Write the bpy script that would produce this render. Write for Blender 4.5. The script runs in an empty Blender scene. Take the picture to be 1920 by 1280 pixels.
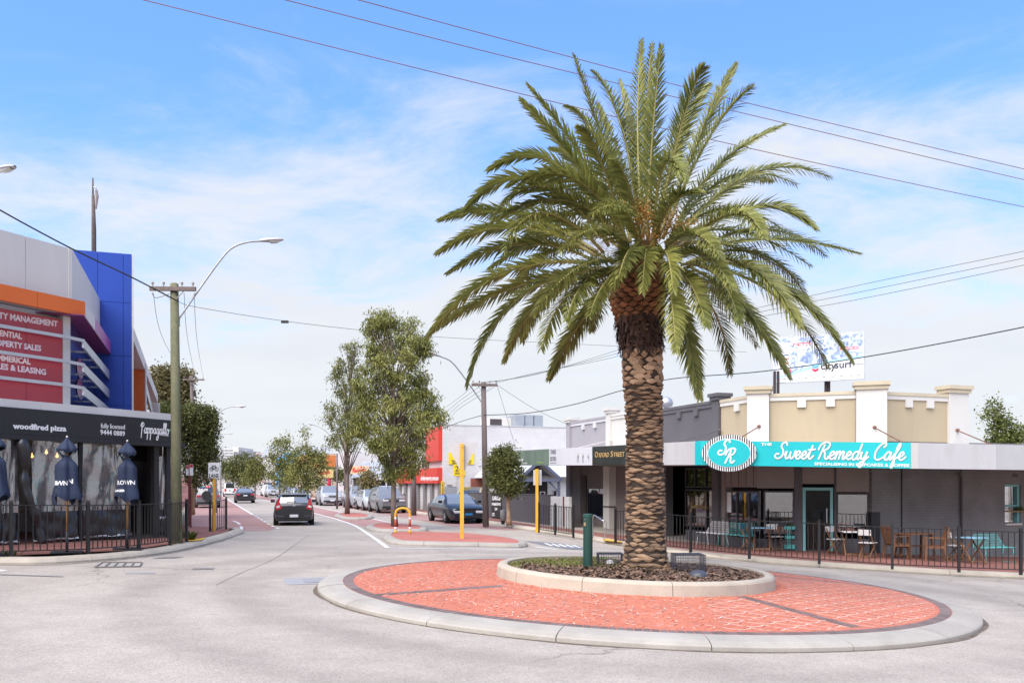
import bpy, bmesh, math, random
from mathutils import Vector, Matrix
from math import sin, cos, pi, radians, sqrt, atan2
random.seed(7)
C = bpy.context.scene.collection
SC = bpy.context.scene

# ------------------------------------------------------------------ camera
F, CX, HY, EYE = 1650.0, 960.0, 905.0, 2.0      # measured from the photograph (1920 wide)
cam_d = bpy.data.cameras.new('camera'); cam = bpy.data.objects.new('camera', cam_d); C.objects.link(cam)
cam_d.sensor_width = 36.0; cam_d.lens = 36.0 * F / 1920.0
cam_d.shift_y = (HY - 640.0) / 1920.0
cam.location = (0, 0, EYE); cam.rotation_euler = (pi / 2, 0, 0)
cam_d.clip_start = 0.1; cam_d.clip_end = 5000
SC.camera = cam

# ------------------------------------------------------------------ sky, sun, exposure
SUN_EL, SUN_AZ = radians(52), radians(215)        # azimuth clockwise from +Y: behind the camera, to its left
w = bpy.data.worlds.new('World'); SC.world = w; w.use_nodes = True
nt = w.node_tree; nt.nodes.clear()
def N(t, **k):
    n = nt.nodes.new(t)
    for a, b in k.items(): setattr(n, a, b)
    return n
def L(a, b): nt.links.new(a, b)
out = N('ShaderNodeOutputWorld'); bg = N('ShaderNodeBackground'); L(bg.outputs[0], out.inputs[0])
sky = N('ShaderNodeTexSky', sky_type='NISHITA'); sky.sun_disc = False
sky.sun_elevation = SUN_EL; sky.sun_rotation = SUN_AZ; sky.air_density = 1.0; sky.dust_density = 0.6; sky.ozone_density = 2.5
tc = N('ShaderNodeTexCoord'); sep = N('ShaderNodeSeparateXYZ'); L(tc.outputs['Generated'], sep.inputs[0])
def math_n(op, a, b=None, c=None, clamp=False):
    n = N('ShaderNodeMath', operation=op, use_clamp=clamp)
    for i, x in enumerate((a, b, c)):
        if x is None: continue
        if isinstance(x, (int, float)): n.inputs[i].default_value = x
        else: L(x, n.inputs[i])
    return n.outputs[0]
zc = math_n('MAXIMUM', sep.outputs[2], 0.0)
den = math_n('ADD', zc, 0.16)
px_ = math_n('DIVIDE', sep.outputs[0], den); py_ = math_n('DIVIDE', sep.outputs[1], den)
cmb = N('ShaderNodeCombineXYZ'); L(px_, cmb.inputs[0]); L(py_, cmb.inputs[1])
mp = N('ShaderNodeMapping'); L(cmb.outputs[0], mp.inputs[0]); mp.inputs['Rotation'].default_value = (0, 0, radians(-38)); mp.inputs['Scale'].default_value = (1.3, 1.9, 1); mp.inputs['Location'].default_value = (1.3, 0.35, 0)
n1 = N('ShaderNodeTexNoise'); L(mp.outputs[0], n1.inputs['Vector']); n1.inputs['Scale'].default_value = 1.15; n1.inputs['Detail'].default_value = 9; n1.inputs['Roughness'].default_value = 0.64; n1.inputs['Distortion'].default_value = 0.5
mp2 = N('ShaderNodeMapping'); L(cmb.outputs[0], mp2.inputs[0]); mp2.inputs['Location'].default_value = (4.1, 2.2, 0)
n2 = N('ShaderNodeTexNoise'); L(mp2.outputs[0], n2.inputs['Vector']); n2.inputs['Scale'].default_value = 0.8; n2.inputs['Detail'].default_value = 3
# cloud cover: solid veil low down, thinning to wisps overhead
elev = math_n('MULTIPLY', math_n('MINIMUM', zc, 0.46), -4.1); base = math_n('ADD', elev, 1.72)
a1 = math_n('MULTIPLY_ADD', n1.outputs[0], 2.9, -1.45)
a2 = math_n('MULTIPLY_ADD', n2.outputs[0], 1.3, -0.65)
cov = math_n('ADD', math_n('ADD', base, a1), a2)
mr = N('ShaderNodeMapRange', interpolation_type='SMOOTHSTEP'); L(cov, mr.inputs[0]); mr.inputs[1].default_value = -0.25; mr.inputs[2].default_value = 1.05; mr.inputs[3].default_value = 0.0; mr.inputs[4].default_value = 0.97
skym = N('ShaderNodeVectorMath', operation='SCALE'); L(sky.outputs[0], skym.inputs[0]); skym.inputs['Scale'].default_value = 0.078
hsv = N('ShaderNodeHueSaturation'); L(skym.outputs[0], hsv.inputs['Color']); hsv.inputs['Hue'].default_value = 0.514; hsv.inputs['Saturation'].default_value = 1.3; hsv.inputs['Value'].default_value = 1.0
n3 = N('ShaderNodeTexNoise'); L(mp2.outputs[0], n3.inputs['Vector']); n3.inputs['Scale'].default_value = 2.2; n3.inputs['Detail'].default_value = 4
ccol = N('ShaderNodeMixRGB'); L(n3.outputs[0], ccol.inputs[0]); ccol.inputs[1].default_value = (0.170, 0.177, 0.190, 1); ccol.inputs[2].default_value = (0.196, 0.200, 0.206, 1)
blu = N('ShaderNodeMixRGB'); blu.inputs[0].default_value = .38; L(hsv.outputs[0], blu.inputs[1]); blu.inputs[2].default_value = (.070, .130, .238, 1)
mx = N('ShaderNodeMixRGB'); L(mr.outputs[0], mx.inputs[0]); L(blu.outputs[0], mx.inputs[1]); L(ccol.outputs[0], mx.inputs[2])
L(mx.outputs[0], bg.inputs[0]); bg.inputs[1].default_value = 1.0
sun_d = bpy.data.lights.new('sun', 'SUN'); sun_d.energy = 1.5; sun_d.angle = radians(70); sun_d.color = (1.0, 0.93, 0.83)
sun = bpy.data.objects.new('sun', sun_d); C.objects.link(sun)
sd = Vector((sin(SUN_AZ) * cos(SUN_EL), cos(SUN_AZ) * cos(SUN_EL), sin(SUN_EL)))
sun.rotation_euler = (-sd).to_track_quat('-Z', 'Y').to_euler(); sun.location = sd * 60
vs = SC.view_settings; vs.view_transform = 'Standard'; vs.look = 'None'; vs.exposure = 2.22; vs.gamma = 1.0; vs.use_curve_mapping = False
SC.cycles.use_denoising = True
SC.cycles.max_bounces = 6; SC.cycles.diffuse_bounces = 4; SC.cycles.glossy_bounces = 3; SC.cycles.transmission_bounces = 4; SC.cycles.transparent_max_bounces = 8
SC.cycles.caustics_reflective = False; SC.cycles.caustics_refractive = False

# ------------------------------------------------------------------ terrain and photo-to-place helpers
SX, SY = -sin(radians(19.5)), cos(radians(19.5))           # main street heading (s); u runs to its right
def S(u, s, z=None):
    X, Y = u * SY + s * SX, -u * SX + s * SY
    return Vector((X, Y, zg(X, Y) if z is None else z))
def smooth(a, b, t):
    t = max(0., min(1., (t - a) / (b - a))); return t * t * (3 - 2 * t)
def zg(X, Y):
    wgt = 1 - smooth(22, 42, Y)
    d = 2.0 + .035 * max(-14, min(18, X)) * wgt - .05 * (1 - wgt)
    s = Y * SY + X * SX
    if s > 140: d -= .030 * (s - 140) * min(1, (s - 140) / 60)
    return EYE - d
def P(x, y, Y): return Vector(((x - CX) / F * Y, Y, EYE + (HY - y) / F * Y))
def G(x, y, h=0.0, zf=None):
    zf = zf or zg
    Y = F * 1.9 / max(4, (y - HY))
    for i in range(60):
        X = (x - CX) / F * Y
        Y = .5 * Y + .5 * F * max(.05, EYE - zf(X, Y) - h) / max(1., (y - HY))
    X = (x - CX) / F * Y
    return Vector((X, Y, zf(X, Y) + h))

# ------------------------------------------------------------------ scene helpers
ORG = {}
def tag(o, label, cat, group=None, kind=None):
    if label: o['label'] = label
    if cat: o['category'] = cat
    if group: o['group'] = group
    if kind: o['kind'] = kind
    return o
def thing(name, label, cat, loc=(0, 0, 0), rz=0.0, group=None):
    o = bpy.data.objects.new(name, None); C.objects.link(o); o.empty_display_size = .2
    o.location = loc; o.rotation_euler = (0, 0, rz); tag(o, label, cat, group); ORG[o.name] = Vector(loc)
    return o
def link(name, me, mats, parent=None, label=None, kind=None, loc=None, rot=None, scale=None):
    o = bpy.data.objects.new(name, me); C.objects.link(o)
    if mats is not None and not me.materials:
        for m in (mats if isinstance(mats, (list, tuple)) else [mats]): me.materials.append(m)
    if parent is not None: o.parent = parent
    if loc is not None: o.location = loc
    if rot is not None: o.rotation_euler = rot
    if scale is not None: o.scale = scale
    if label: o['label'] = label
    if kind: o['kind'] = kind
    return o
def root_of(o):
    while o.parent is not None: o = o.parent
    return o
class MB:
    def __init__(s): s.v = []; s.f = []; s.mi = []; s.cur = 0
    def add(s, vs, fs):
        b = len(s.v); s.v += [Vector(p) for p in vs]; s.f += [tuple(b + i for i in f) for f in fs]; s.mi += [s.cur] * len(fs); return s
    def hexa(s, p):            # 8 points: bottom loop 0-3 (ccw seen from above), top loop 4-7
        return s.add(p, [(3, 2, 1, 0), (4, 5, 6, 7), (0, 1, 5, 4), (1, 2, 6, 5), (2, 3, 7, 6), (3, 0, 4, 7)])
    def box(s, c, d, rz=0.0, tilt=None):
        hx, hy, hz = d[0] / 2, d[1] / 2, d[2] / 2
        pts = [(-hx, -hy, -hz), (hx, -hy, -hz), (hx, hy, -hz), (-hx, hy, -hz), (-hx, -hy, hz), (hx, -hy, hz), (hx, hy, hz), (-hx, hy, hz)]
        R = Matrix.Rotation(rz, 3, 'Z')
        if tilt is not None: R = R @ tilt
        return s.hexa([R @ Vector(p) + Vector(c) for p in pts])
    def bb(s, a, b):
        return s.box([(a[i] + b[i]) / 2 for i in range(3)], [abs(a[i] - b[i]) for i in range(3)])
    def prism(s, loop, ext):
        n = len(loop); e = Vector(ext); pts = [Vector(p) for p in loop] + [Vector(p) + e for p in loop]
        return s.add(pts, [tuple(range(n - 1, -1, -1)), tuple(range(n, 2 * n))] + [(i, (i + 1) % n, n + (i + 1) % n, n + i) for i in range(n)])
    def poly(s, loop): return s.add(loop, [tuple(range(len(loop)))])
    def beam(s, a, b, wd, ht=None, up=(0, 0, 1)):
        a, b = Vector(a), Vector(b); ht = ht or wd; d = (b - a).normalized(); up = Vector(up)
        if abs(d.dot(up)) > .98: up = Vector((1, 0, 0))
        x = d.cross(up).normalized(); y = x.cross(d).normalized(); x *= wd / 2; y *= ht / 2
        return s.hexa([a - x - y, a + x - y, b + x - y, b - x - y, a - x + y, a + x + y, b + x + y, b - x + y])
    def tube(s, path, r, n=8, cap=True):
        path = [Vector(p) for p in path]; m = len(path); b = len(s.v); t0 = None; vs = []; fs = []
        for i, p in enumerate(path):
            t = ((path[min(i + 1, m - 1)] - path[max(i - 1, 0)])).normalized()
            if i == 0:
                up = Vector((0, 0, 1)) if abs(t.z) < .9 else Vector((1, 0, 0)); x = t.cross(up).normalized()
            else:
                x = (x - t * x.dot(t)).normalized()
            y = t.cross(x); rr = r[i] if isinstance(r, (list, tuple)) else r
            vs += [p + (x * cos(2 * pi * k / n) + y * sin(2 * pi * k / n)) * rr for k in range(n)]
        for i in range(m - 1):
            for k in range(n): fs.append((i * n + k, i * n + (k + 1) % n, (i + 1) * n + (k + 1) % n, (i + 1) * n + k))
        if cap: fs += [tuple(range(n - 1, -1, -1)), tuple((m - 1) * n + k for k in range(n))]
        return s.add(vs, fs)
    def lathe(s, prof, c=(0, 0, 0), n=16, cap=True):
        c = Vector(c); vs = []; fs = []; m = len(prof)
        for r, z in prof: vs += [c + Vector((r * cos(2 * pi * k / n), r * sin(2 * pi * k / n), z)) for k in range(n)]
        for i in range(m - 1):
            for k in range(n): fs.append((i * n + k, i * n + (k + 1) % n, (i + 1) * n + (k + 1) % n, (i + 1) * n + k))
        if cap: fs += [tuple(range(n - 1, -1, -1)), tuple((m - 1) * n + k for k in range(n))]
        return s.add(vs, fs)
    def grid(s, rows):
        n = len(rows[0]); m = len(rows); b = [p for r in rows for p in r]
        return s.add(b, [(i * n + j, i * n + j + 1, (i + 1) * n + j + 1, (i + 1) * n + j) for i in range(m - 1) for j in range(n - 1)])
    def mesh(s, name, org=None, smooth_=False):
        me = bpy.data.meshes.new(name)
        vs = s.v if org is None else [p - org for p in s.v]
        me.from_pydata(vs, [], s.f)
        if any(s.mi): me.polygons.foreach_set('material_index', s.mi)
        if smooth_: me.polygons.foreach_set('use_smooth', [True] * len(s.f))
        me.update(); return me
    def build(s, name, mats, parent=None, label=None, kind=None, smooth_=False, fix=False):
        org = None
        if parent is not None: org = ORG.get(root_of(parent).name)
        me = s.mesh(name, org, smooth_)
        if fix:
            bm = bmesh.new(); bm.from_mesh(me); bmesh.ops.recalc_face_normals(bm, faces=bm.faces); bm.to_mesh(me); bm.free()
        return link(name, me, mats, parent, label, kind)
def bevel_mesh(me, w, seg=2):
    bm = bmesh.new(); bm.from_mesh(me)
    bmesh.ops.bevel(bm, geom=[e for e in bm.edges], offset=w, segments=seg, affect='EDGES', profile=.6)
    bm.to_mesh(me); bm.free(); me.update()
def copy_tree(o, parent=None):
    c = o.copy(); C.objects.link(c); c.parent = parent
    for ch in list(o.children): copy_tree(ch, c)
    return c

# a wall frame: origin, direction along the wall (left to right seen from outside), outward normal
class Fr:
    def __init__(s, a, b):
        s.o = Vector((a[0], a[1], 0)); d = Vector((b[0] - a[0], b[1] - a[1], 0)); s.len = d.length; s.d = d.normalized()
        s.n = Vector((s.d.y, -s.d.x, 0))
    def p(s, a, b, z): 
        q = s.o + s.d * a + s.n * b; return Vector((q.x, q.y, z))
    def box(s, mb, a0, a1, b0, b1, z0, z1):
        return mb.hexa([s.p(a0, b1, z0), s.p(a1, b1, z0), s.p(a1, b0, z0), s.p(a0, b0, z0), s.p(a0, b1, z1), s.p(a1, b1, z1), s.p(a1, b0, z1), s.p(a0, b0, z1)])
    def slope(s, mb, a0, a1, b0, b1, z00, z10, z01, z11):      # heights vary along a: bottoms z00,z10 tops z01,z11
        return mb.hexa([s.p(a0, b1, z00), s.p(a1, b1, z10), s.p(a1, b0, z10), s.p(a0, b0, z00), s.p(a0, b1, z01), s.p(a1, b1, z11), s.p(a1, b0, z11), s.p(a0, b0, z01)])
    def hit(s, px, off=0.0):             # where the view column px meets the wall (offset off outward): a and depth
        k = (px - CX) / F; o = s.o + s.n * off
        a = (k * o.y - o.x) / (s.d.x - k * s.d.y); return a, o.y + a * s.d.y
    def az(s, px, py, off=0.0):
        a, Y = s.hit(px, off); return a, EYE + (HY - py) / F * Y
    def M(s, a, b, z):                    # matrix: local x along, y up, z outward
        return Matrix(((s.d.x, 0, s.n.x, 0), (s.d.y, 0, s.n.y, 0), (0, 1, 0, 0), (0, 0, 0, 1))).copy() if False else Matrix.Translation(s.p(a, b, z)) @ Matrix(((s.d.x, 0, s.n.x, 0), (s.d.y, 0, s.n.y, 0), (0, 1, 0, 0), (0, 0, 0, 1)))

# ------------------------------------------------------------------ materials
MATS = {}
def mat(name, col, rough=.7, var=.10, scale=2.0, metal=0.0, bump=0.0, bscale=30.0, spec=.4, coat=0.0, dirt=0.0, dirtcol=(.12, .10, .08), dscale=.7, fine=.0, fscale=60., island=0.0, rnd=0.0, aniso=None, emit=None):
    if name in MATS: return MATS[name]
    m = bpy.data.materials.new(name); m.use_nodes = True; t = m.node_tree; b = t.nodes['Principled BSDF']
    def n(ty, **k):
        x = t.nodes.new(ty)
        for a, v in k.items(): setattr(x, a, v)
        return x
    geo = n('ShaderNodeNewGeometry'); pos = geo.outputs['Position']
    if aniso:
        mpn = n('ShaderNodeMapping'); t.links.new(pos, mpn.inputs[0]); mpn.inputs['Scale'].default_value = aniso; pos = mpn.outputs[0]
    def noise(sc, det=4, ro=.55):
        x = n('ShaderNodeTexNoise'); t.links.new(pos, x.inputs['Vector']); x.inputs['Scale'].default_value = sc; x.inputs['Detail'].default_value = det; x.inputs['Roughness'].default_value = ro; return x.outputs[0]
    def scale_col(src, fac, amt):
        mr = n('ShaderNodeMapRange'); t.links.new(fac, mr.inputs[0]); mr.inputs[1].default_value = .25; mr.inputs[2].default_value = .75; mr.inputs[3].default_value = 1 - amt; mr.inputs[4].default_value = 1 + amt
        v = n('ShaderNodeVectorMath', operation='SCALE'); t.links.new(src, v.inputs[0]); t.links.new(mr.outputs[0], v.inputs['Scale']); return v.outputs[0]
    rgb = n('ShaderNodeRGB'); rgb.outputs[0].default_value = (*col, 1); c = rgb.outputs[0]
    if var: c = scale_col(c, noise(scale), var)
    if fine: c = scale_col(c, noise(fscale, 2, .7), fine)
    if island:
        mr = n('ShaderNodeMapRange'); t.links.new(geo.outputs['Random Per Island'], mr.inputs[0]); mr.inputs[3].default_value = 1 - island; mr.inputs[4].default_value = 1 + island
        v = n('ShaderNodeVectorMath', operation='SCALE'); t.links.new(c, v.inputs[0]); t.links.new(mr.outputs[0], v.inputs['Scale']); c = v.outputs[0]
    if rnd:
        oi = n('ShaderNodeObjectInfo'); mr = n('ShaderNodeMapRange'); t.links.new(oi.outputs['Random'], mr.inputs[0]); mr.inputs[3].default_value = 1 - rnd; mr.inputs[4].default_value = 1 + rnd
        v = n('ShaderNodeVectorMath', operation='SCALE'); t.links.new(c, v.inputs[0]); t.links.new(mr.outputs[0], v.inputs['Scale']); c = v.outputs[0]
    if dirt:
        mr = n('ShaderNodeMapRange'); t.links.new(noise(dscale, 7, .65), mr.inputs[0]); mr.inputs[1].default_value = .48; mr.inputs[2].default_value = .78; mr.inputs[3].default_value = 0; mr.inputs[4].default_value = dirt
        mxn = n('ShaderNodeMixRGB'); t.links.new(mr.outputs[0], mxn.inputs[0]); t.links.new(c, mxn.inputs[1]); mxn.inputs[2].default_value = (*dirtcol, 1); c = mxn.outputs[0]
    t.links.new(c, b.inputs['Base Color'])
    b.inputs['Roughness'].default_value = rough; b.inputs['Metallic'].default_value = metal; b.inputs['Specular IOR Level'].default_value = spec; b.inputs['Coat Weight'].default_value = coat; b.inputs['Coat Roughness'].default_value = .08
    if emit: b.inputs['Emission Color'].default_value = (*emit[0], 1); b.inputs['Emission Strength'].default_value = emit[1]
    if bump:
        bn = n('ShaderNodeBump'); t.links.new(noise(bscale, 4, .6), bn.inputs['Height']); bn.inputs['Strength'].default_value = bump; bn.inputs['Distance'].default_value = .02; t.links.new(bn.outputs[0], b.inputs['Normal'])
    MATS[name] = m; return m
def glass(name, tint=(.02, .025, .03), alpha=.75, rough=.03, spec=.6):
    if name in MATS: return MATS[name]
    m = bpy.data.materials.new(name); m.use_nodes = True; t = m.node_tree; b = t.nodes['Principled BSDF']
    b.inputs['Base Color'].default_value = (*tint, 1); b.inputs['Roughness'].default_value = rough; b.inputs['Specular IOR Level'].default_value = spec; b.inputs['Alpha'].default_value = alpha
    nz = t.nodes.new('ShaderNodeTexNoise'); nz.inputs['Scale'].default_value = .8; g = t.nodes.new('ShaderNodeNewGeometry'); t.links.new(g.outputs['Position'], nz.inputs['Vector'])
    bn = t.nodes.new('ShaderNodeBump'); bn.inputs['Strength'].default_value = .05; bn.inputs['Distance'].default_value = .05; t.links.new(nz.outputs[0], bn.inputs['Height']); t.links.new(bn.outputs[0], b.inputs['Normal'])
    MATS[name] = m; return m
def brickmat(name, c1, c2, mortar, bw=.23, bh=.076, ms=.01, plan=False, rough=.85, bump=.5, frame=None, var=.175):
    """fine brickwork too small to build; plan: laid flat, else in wall coordinates along frame's direction"""
    if name in MATS: return MATS[name]
    m = bpy.data.materials.new(name); m.use_nodes = True; t = m.node_tree; b = t.nodes['Principled BSDF']
    g = t.nodes.new('ShaderNodeNewGeometry'); br = t.nodes.new('ShaderNodeTexBrick')
    if plan:
        mpn = t.nodes.new('ShaderNodeMapping'); t.links.new(g.outputs['Position'], mpn.inputs[0]); mpn.inputs['Rotation'].default_value = (0, 0, radians(26)); t.links.new(mpn.outputs[0], br.inputs['Vector'])
    else:
        d = frame.d if frame else Vector((1, 0, 0)); vm = t.nodes.new('ShaderNodeVectorMath'); vm.operation = 'DOT_PRODUCT'; t.links.new(g.outputs['Position'], vm.inputs[0]); vm.inputs[1].default_value = d
        sp = t.nodes.new('ShaderNodeSeparateXYZ'); t.links.new(g.outputs['Position'], sp.inputs[0]); cb = t.nodes.new('ShaderNodeCombineXYZ'); t.links.new(vm.outputs['Value'], cb.inputs[0]); t.links.new(sp.outputs[2], cb.inputs[1]); t.links.new(cb.outputs[0], br.inputs['Vector'])
    br.inputs['Scale'].default_value = 1.0; br.inputs['Brick Width'].default_value = bw; br.inputs['Row Height'].default_value = bh; br.inputs['Mortar Size'].default_value = ms; br.inputs['Mortar Smooth'].default_value = .3
    br.inputs['Color1'].default_value = (*c1, 1); br.inputs['Color2'].default_value = (*c2, 1); br.inputs['Mortar'].default_value = (*mortar, 1)
    nz = t.nodes.new('ShaderNodeTexNoise'); nz.inputs['Scale'].default_value = 1.1; nz.inputs['Detail'].default_value = 6; t.links.new(g.outputs['Position'], nz.inputs['Vector'])
    mr = t.nodes.new('ShaderNodeMapRange'); t.links.new(nz.outputs[0], mr.inputs[0]); mr.inputs[1].default_value = .3; mr.inputs[2].default_value = .7; mr.inputs[3].default_value = 1 - var; mr.inputs[4].default_value = 1 + var * .85
    v = t.nodes.new('ShaderNodeVectorMath'); v.operation = 'SCALE'; t.links.new(br.outputs[0], v.inputs[0]); t.links.new(mr.outputs[0], v.inputs['Scale']); t.links.new(v.outputs[0], b.inputs['Base Color'])
    bn = t.nodes.new('ShaderNodeBump'); bn.inputs['Strength'].default_value = bump; bn.inputs['Distance'].default_value = .01; bn.invert = True; t.links.new(br.outputs['Fac'], bn.inputs['Height']); t.links.new(bn.outputs[0], b.inputs['Normal'])
    b.inputs['Roughness'].default_value = rough; b.inputs['Specular IOR Level'].default_value = .25
    MATS[name] = m; return m

# ------------------------------------------------------------------ lettering
def text_mb(s, size, M, mb=None, align='LEFT', bold=0.0, sx=1.0, ext=.004, space=1.0):
    cu = bpy.data.curves.new('t', 'FONT'); cu.body = s; cu.size = size; cu.align_x = align; cu.extrude = ext; cu.offset = bold; cu.resolution_u = 2; cu.space_character = space
    o = bpy.data.objects.new('t', cu); C.objects.link(o)
    dg = bpy.context.evaluated_depsgraph_get(); me = bpy.data.meshes.new_from_object(o.evaluated_get(dg))
    mb = mb or MB(); K = M @ Matrix.Diagonal((sx, 1, 1, 1))
    mb.add([K @ v.co for v in me.vertices], [tuple(p.vertices) for p in me.polygons])
    bpy.data.objects.remove(o); bpy.data.meshes.remove(me); bpy.data.curves.remove(cu)
    return mb
GLY = {
 'e': (.72, [[(-.1, .3), (.3, .45), (.55, .75), (.38, 1), (.12, .75), (.1, .3), (.35, 0), (.62, .1), (.85, .4)]]),
 'w': (1.2, [[(-.1, .5), (.05, .95), (.05, .3), (.25, 0), (.5, .3), (.56, .9), (.58, .3), (.8, 0), (1.05, .35), (1.08, 1.0), (1.3, .8)]]),
 't': (.66, [[(-.05, .3), (.3, 1.0), (.4, 1.75), (.24, .4), (.4, 0), (.6, .1), (.8, .4)], [(.0, 1.15), (.4, 1.15), (.8, 1.25)]]),
 'm': (1.28, [[(-.05, .6), (.12, 1), (.15, .6), (.12, 0)], [(.13, .4), (.35, .95), (.55, .9), (.53, 0)], [(.54, .4), (.8, .97), (.98, .85), (.95, .2), (1.1, 0), (1.35, .35)]]),
 'd': (1.0, [[(.68, .85), (.4, 1), (.1, .6), (.15, .1), (.4, 0), (.65, .4), (.85, 2.0), (.68, .5), (.78, 0), (1.1, .35)]]),
 'y': (.9, [[(-.05, .7), (.08, .95), (.05, .3), (.3, .05), (.55, .4), (.68, 1), (.6, 0), (.4, -.8), (.12, -.9), (.1, -.5), (.6, -.05), (.95, .35)]]),
 'a': (.92, [[(.65, .85), (.4, 1), (.1, .6), (.15, .1), (.4, 0), (.65, .5), (.7, 1), (.64, .3), (.78, 0), (1.0, .3)]]),
 'f': (.7, [[(-.1, .2), (.35, .9), (.62, 1.7), (.5, 2.05), (.36, 1.6), (.28, 0), (.14, -.8), (.3, -.9), (.4, -.3), (.32, .05), (.8, .35)]]),
 'p': (.85, [[(.0, .7), (.15, 1.0), (.13, 0), (.1, -1.2)], [(.13, .5), (.42, 1), (.7, .6), (.55, .05), (.2, .15)], [(.6, .1), (.9, .4)]]),
 'g': (.9, [[(.65, .85), (.4, 1), (.1, .6), (.15, .1), (.4, .05), (.65, .5), (.7, 1), (.66, 0), (.55, -1.0), (.25, -1.2), (.15, -.8), (.6, -.2), (1.0, .3)]]),
 'l': (.5, [[(-.05, .2), (.38, 1.2), (.42, 2.0), (.22, 2.0), (.17, .8), (.27, 0), (.55, .3)]]),
 'o': (.8, [[(.45, 1), (.12, .7), (.15, .1), (.45, 0), (.68, .4), (.62, .85), (.42, 1.0), (.5, .8), (.9, .85)]]),
 'S': (1.25, [[(1.15, 1.75), (.95, 2.1), (.55, 1.95), (.5, 1.5), (.85, 1.0), (.85, .3), (.4, 0), (.0, .25), (.1, .6), (.4, .6)]]),
 'R': (1.45, [[(.3, .0), (.48, 1.0), (.62, 1.8)], [(.0, 1.2), (.15, 1.8), (.7, 2.15), (1.2, 1.95), (1.1, 1.35), (.6, 1.05), (.85, .85), (1.0, .2), (1.25, 0), (1.5, .3)]]),
 'C': (1.3, [[(1.0, 1.55), (1.2, 1.85), (1.0, 2.12), (.55, 1.8), (.2, 1.0), (.3, .2), (.75, 0), (1.3, .4)]]),
 'P': (.8, [[(.15, -.9), (.17, .6), (.15, 1.9)], [(-.15, 1.2), (.1, 1.85), (.5, 1.9), (.65, 1.45), (.2, 1.05)]]),
 ' ': (.55, []),
}
def spline(pts, k=5):
    P_ = [Vector((*p, 0)[:3]) for p in pts]; o = []
    for i in range(len(P_) - 1):
        a, b, c, d = P_[max(i - 1, 0)], P_[i], P_[i + 1], P_[min(i + 2, len(P_) - 1)]
        for j in range(k):
            t = j / k; o.append(.5 * ((2 * b) + (c - a) * t + (2 * a - 5 * b + 4 * c - d) * t * t + (3 * b - a - 3 * c + d) * t ** 3))
    o.append(P_[-1]); return o
def ribbon(mb, pts, wd, M, th=.006):
    n = len(pts); top = []; 
    for i in range(n):
        t = (pts[min(i + 1, n - 1)] - pts[max(i - 1, 0)]); t = t.normalized() if t.length > 1e-6 else Vector((1, 0, 0)); q = Vector((-t.y, t.x, 0)) * wd / 2
        top.append((pts[i] + q, pts[i] - q))
    vs = [M @ Vector((p.x, p.y, th * (1 + .5 * j / n))) for j, pr in enumerate(top) for p in pr] + [M @ Vector((p.x, p.y, 0)) for pr in top for p in pr]; b = 2 * n; fs = []
    for i in range(n - 1):
        fs += [(2 * i + 1, 2 * i + 3, 2 * i + 2, 2 * i), (2 * i, 2 * i + 2, b + 2 * i + 2, b + 2 * i), (2 * i + 3, 2 * i + 1, b + 2 * i + 1, b + 2 * i + 3)]
    mb.add(vs, fs)
    for e in (pts[0], pts[-1]):
        mb.add([M @ Vector((e.x + wd / 2 * cos(2 * pi * k / 8), e.y + wd / 2 * sin(2 * pi * k / 8), th * .97)) for k in range(8)], [tuple(range(8))])
def script_mb(s, xh, M, wd, slant=.28, mb=None, sx=1.0):
    mb = mb or MB(); x = 0
    for ch in s:
        adv, st = GLY[ch]
        for q in st: ribbon(mb, [Vector(((p.x + x + p.y * slant) * xh * sx, p.y * xh, 0)) for p in spline(q)], wd, M)
        x += adv
    return mb
def script_len(s, xh, sx=1.0): return sum(GLY[c][0] for c in s) * xh * sx
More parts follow.
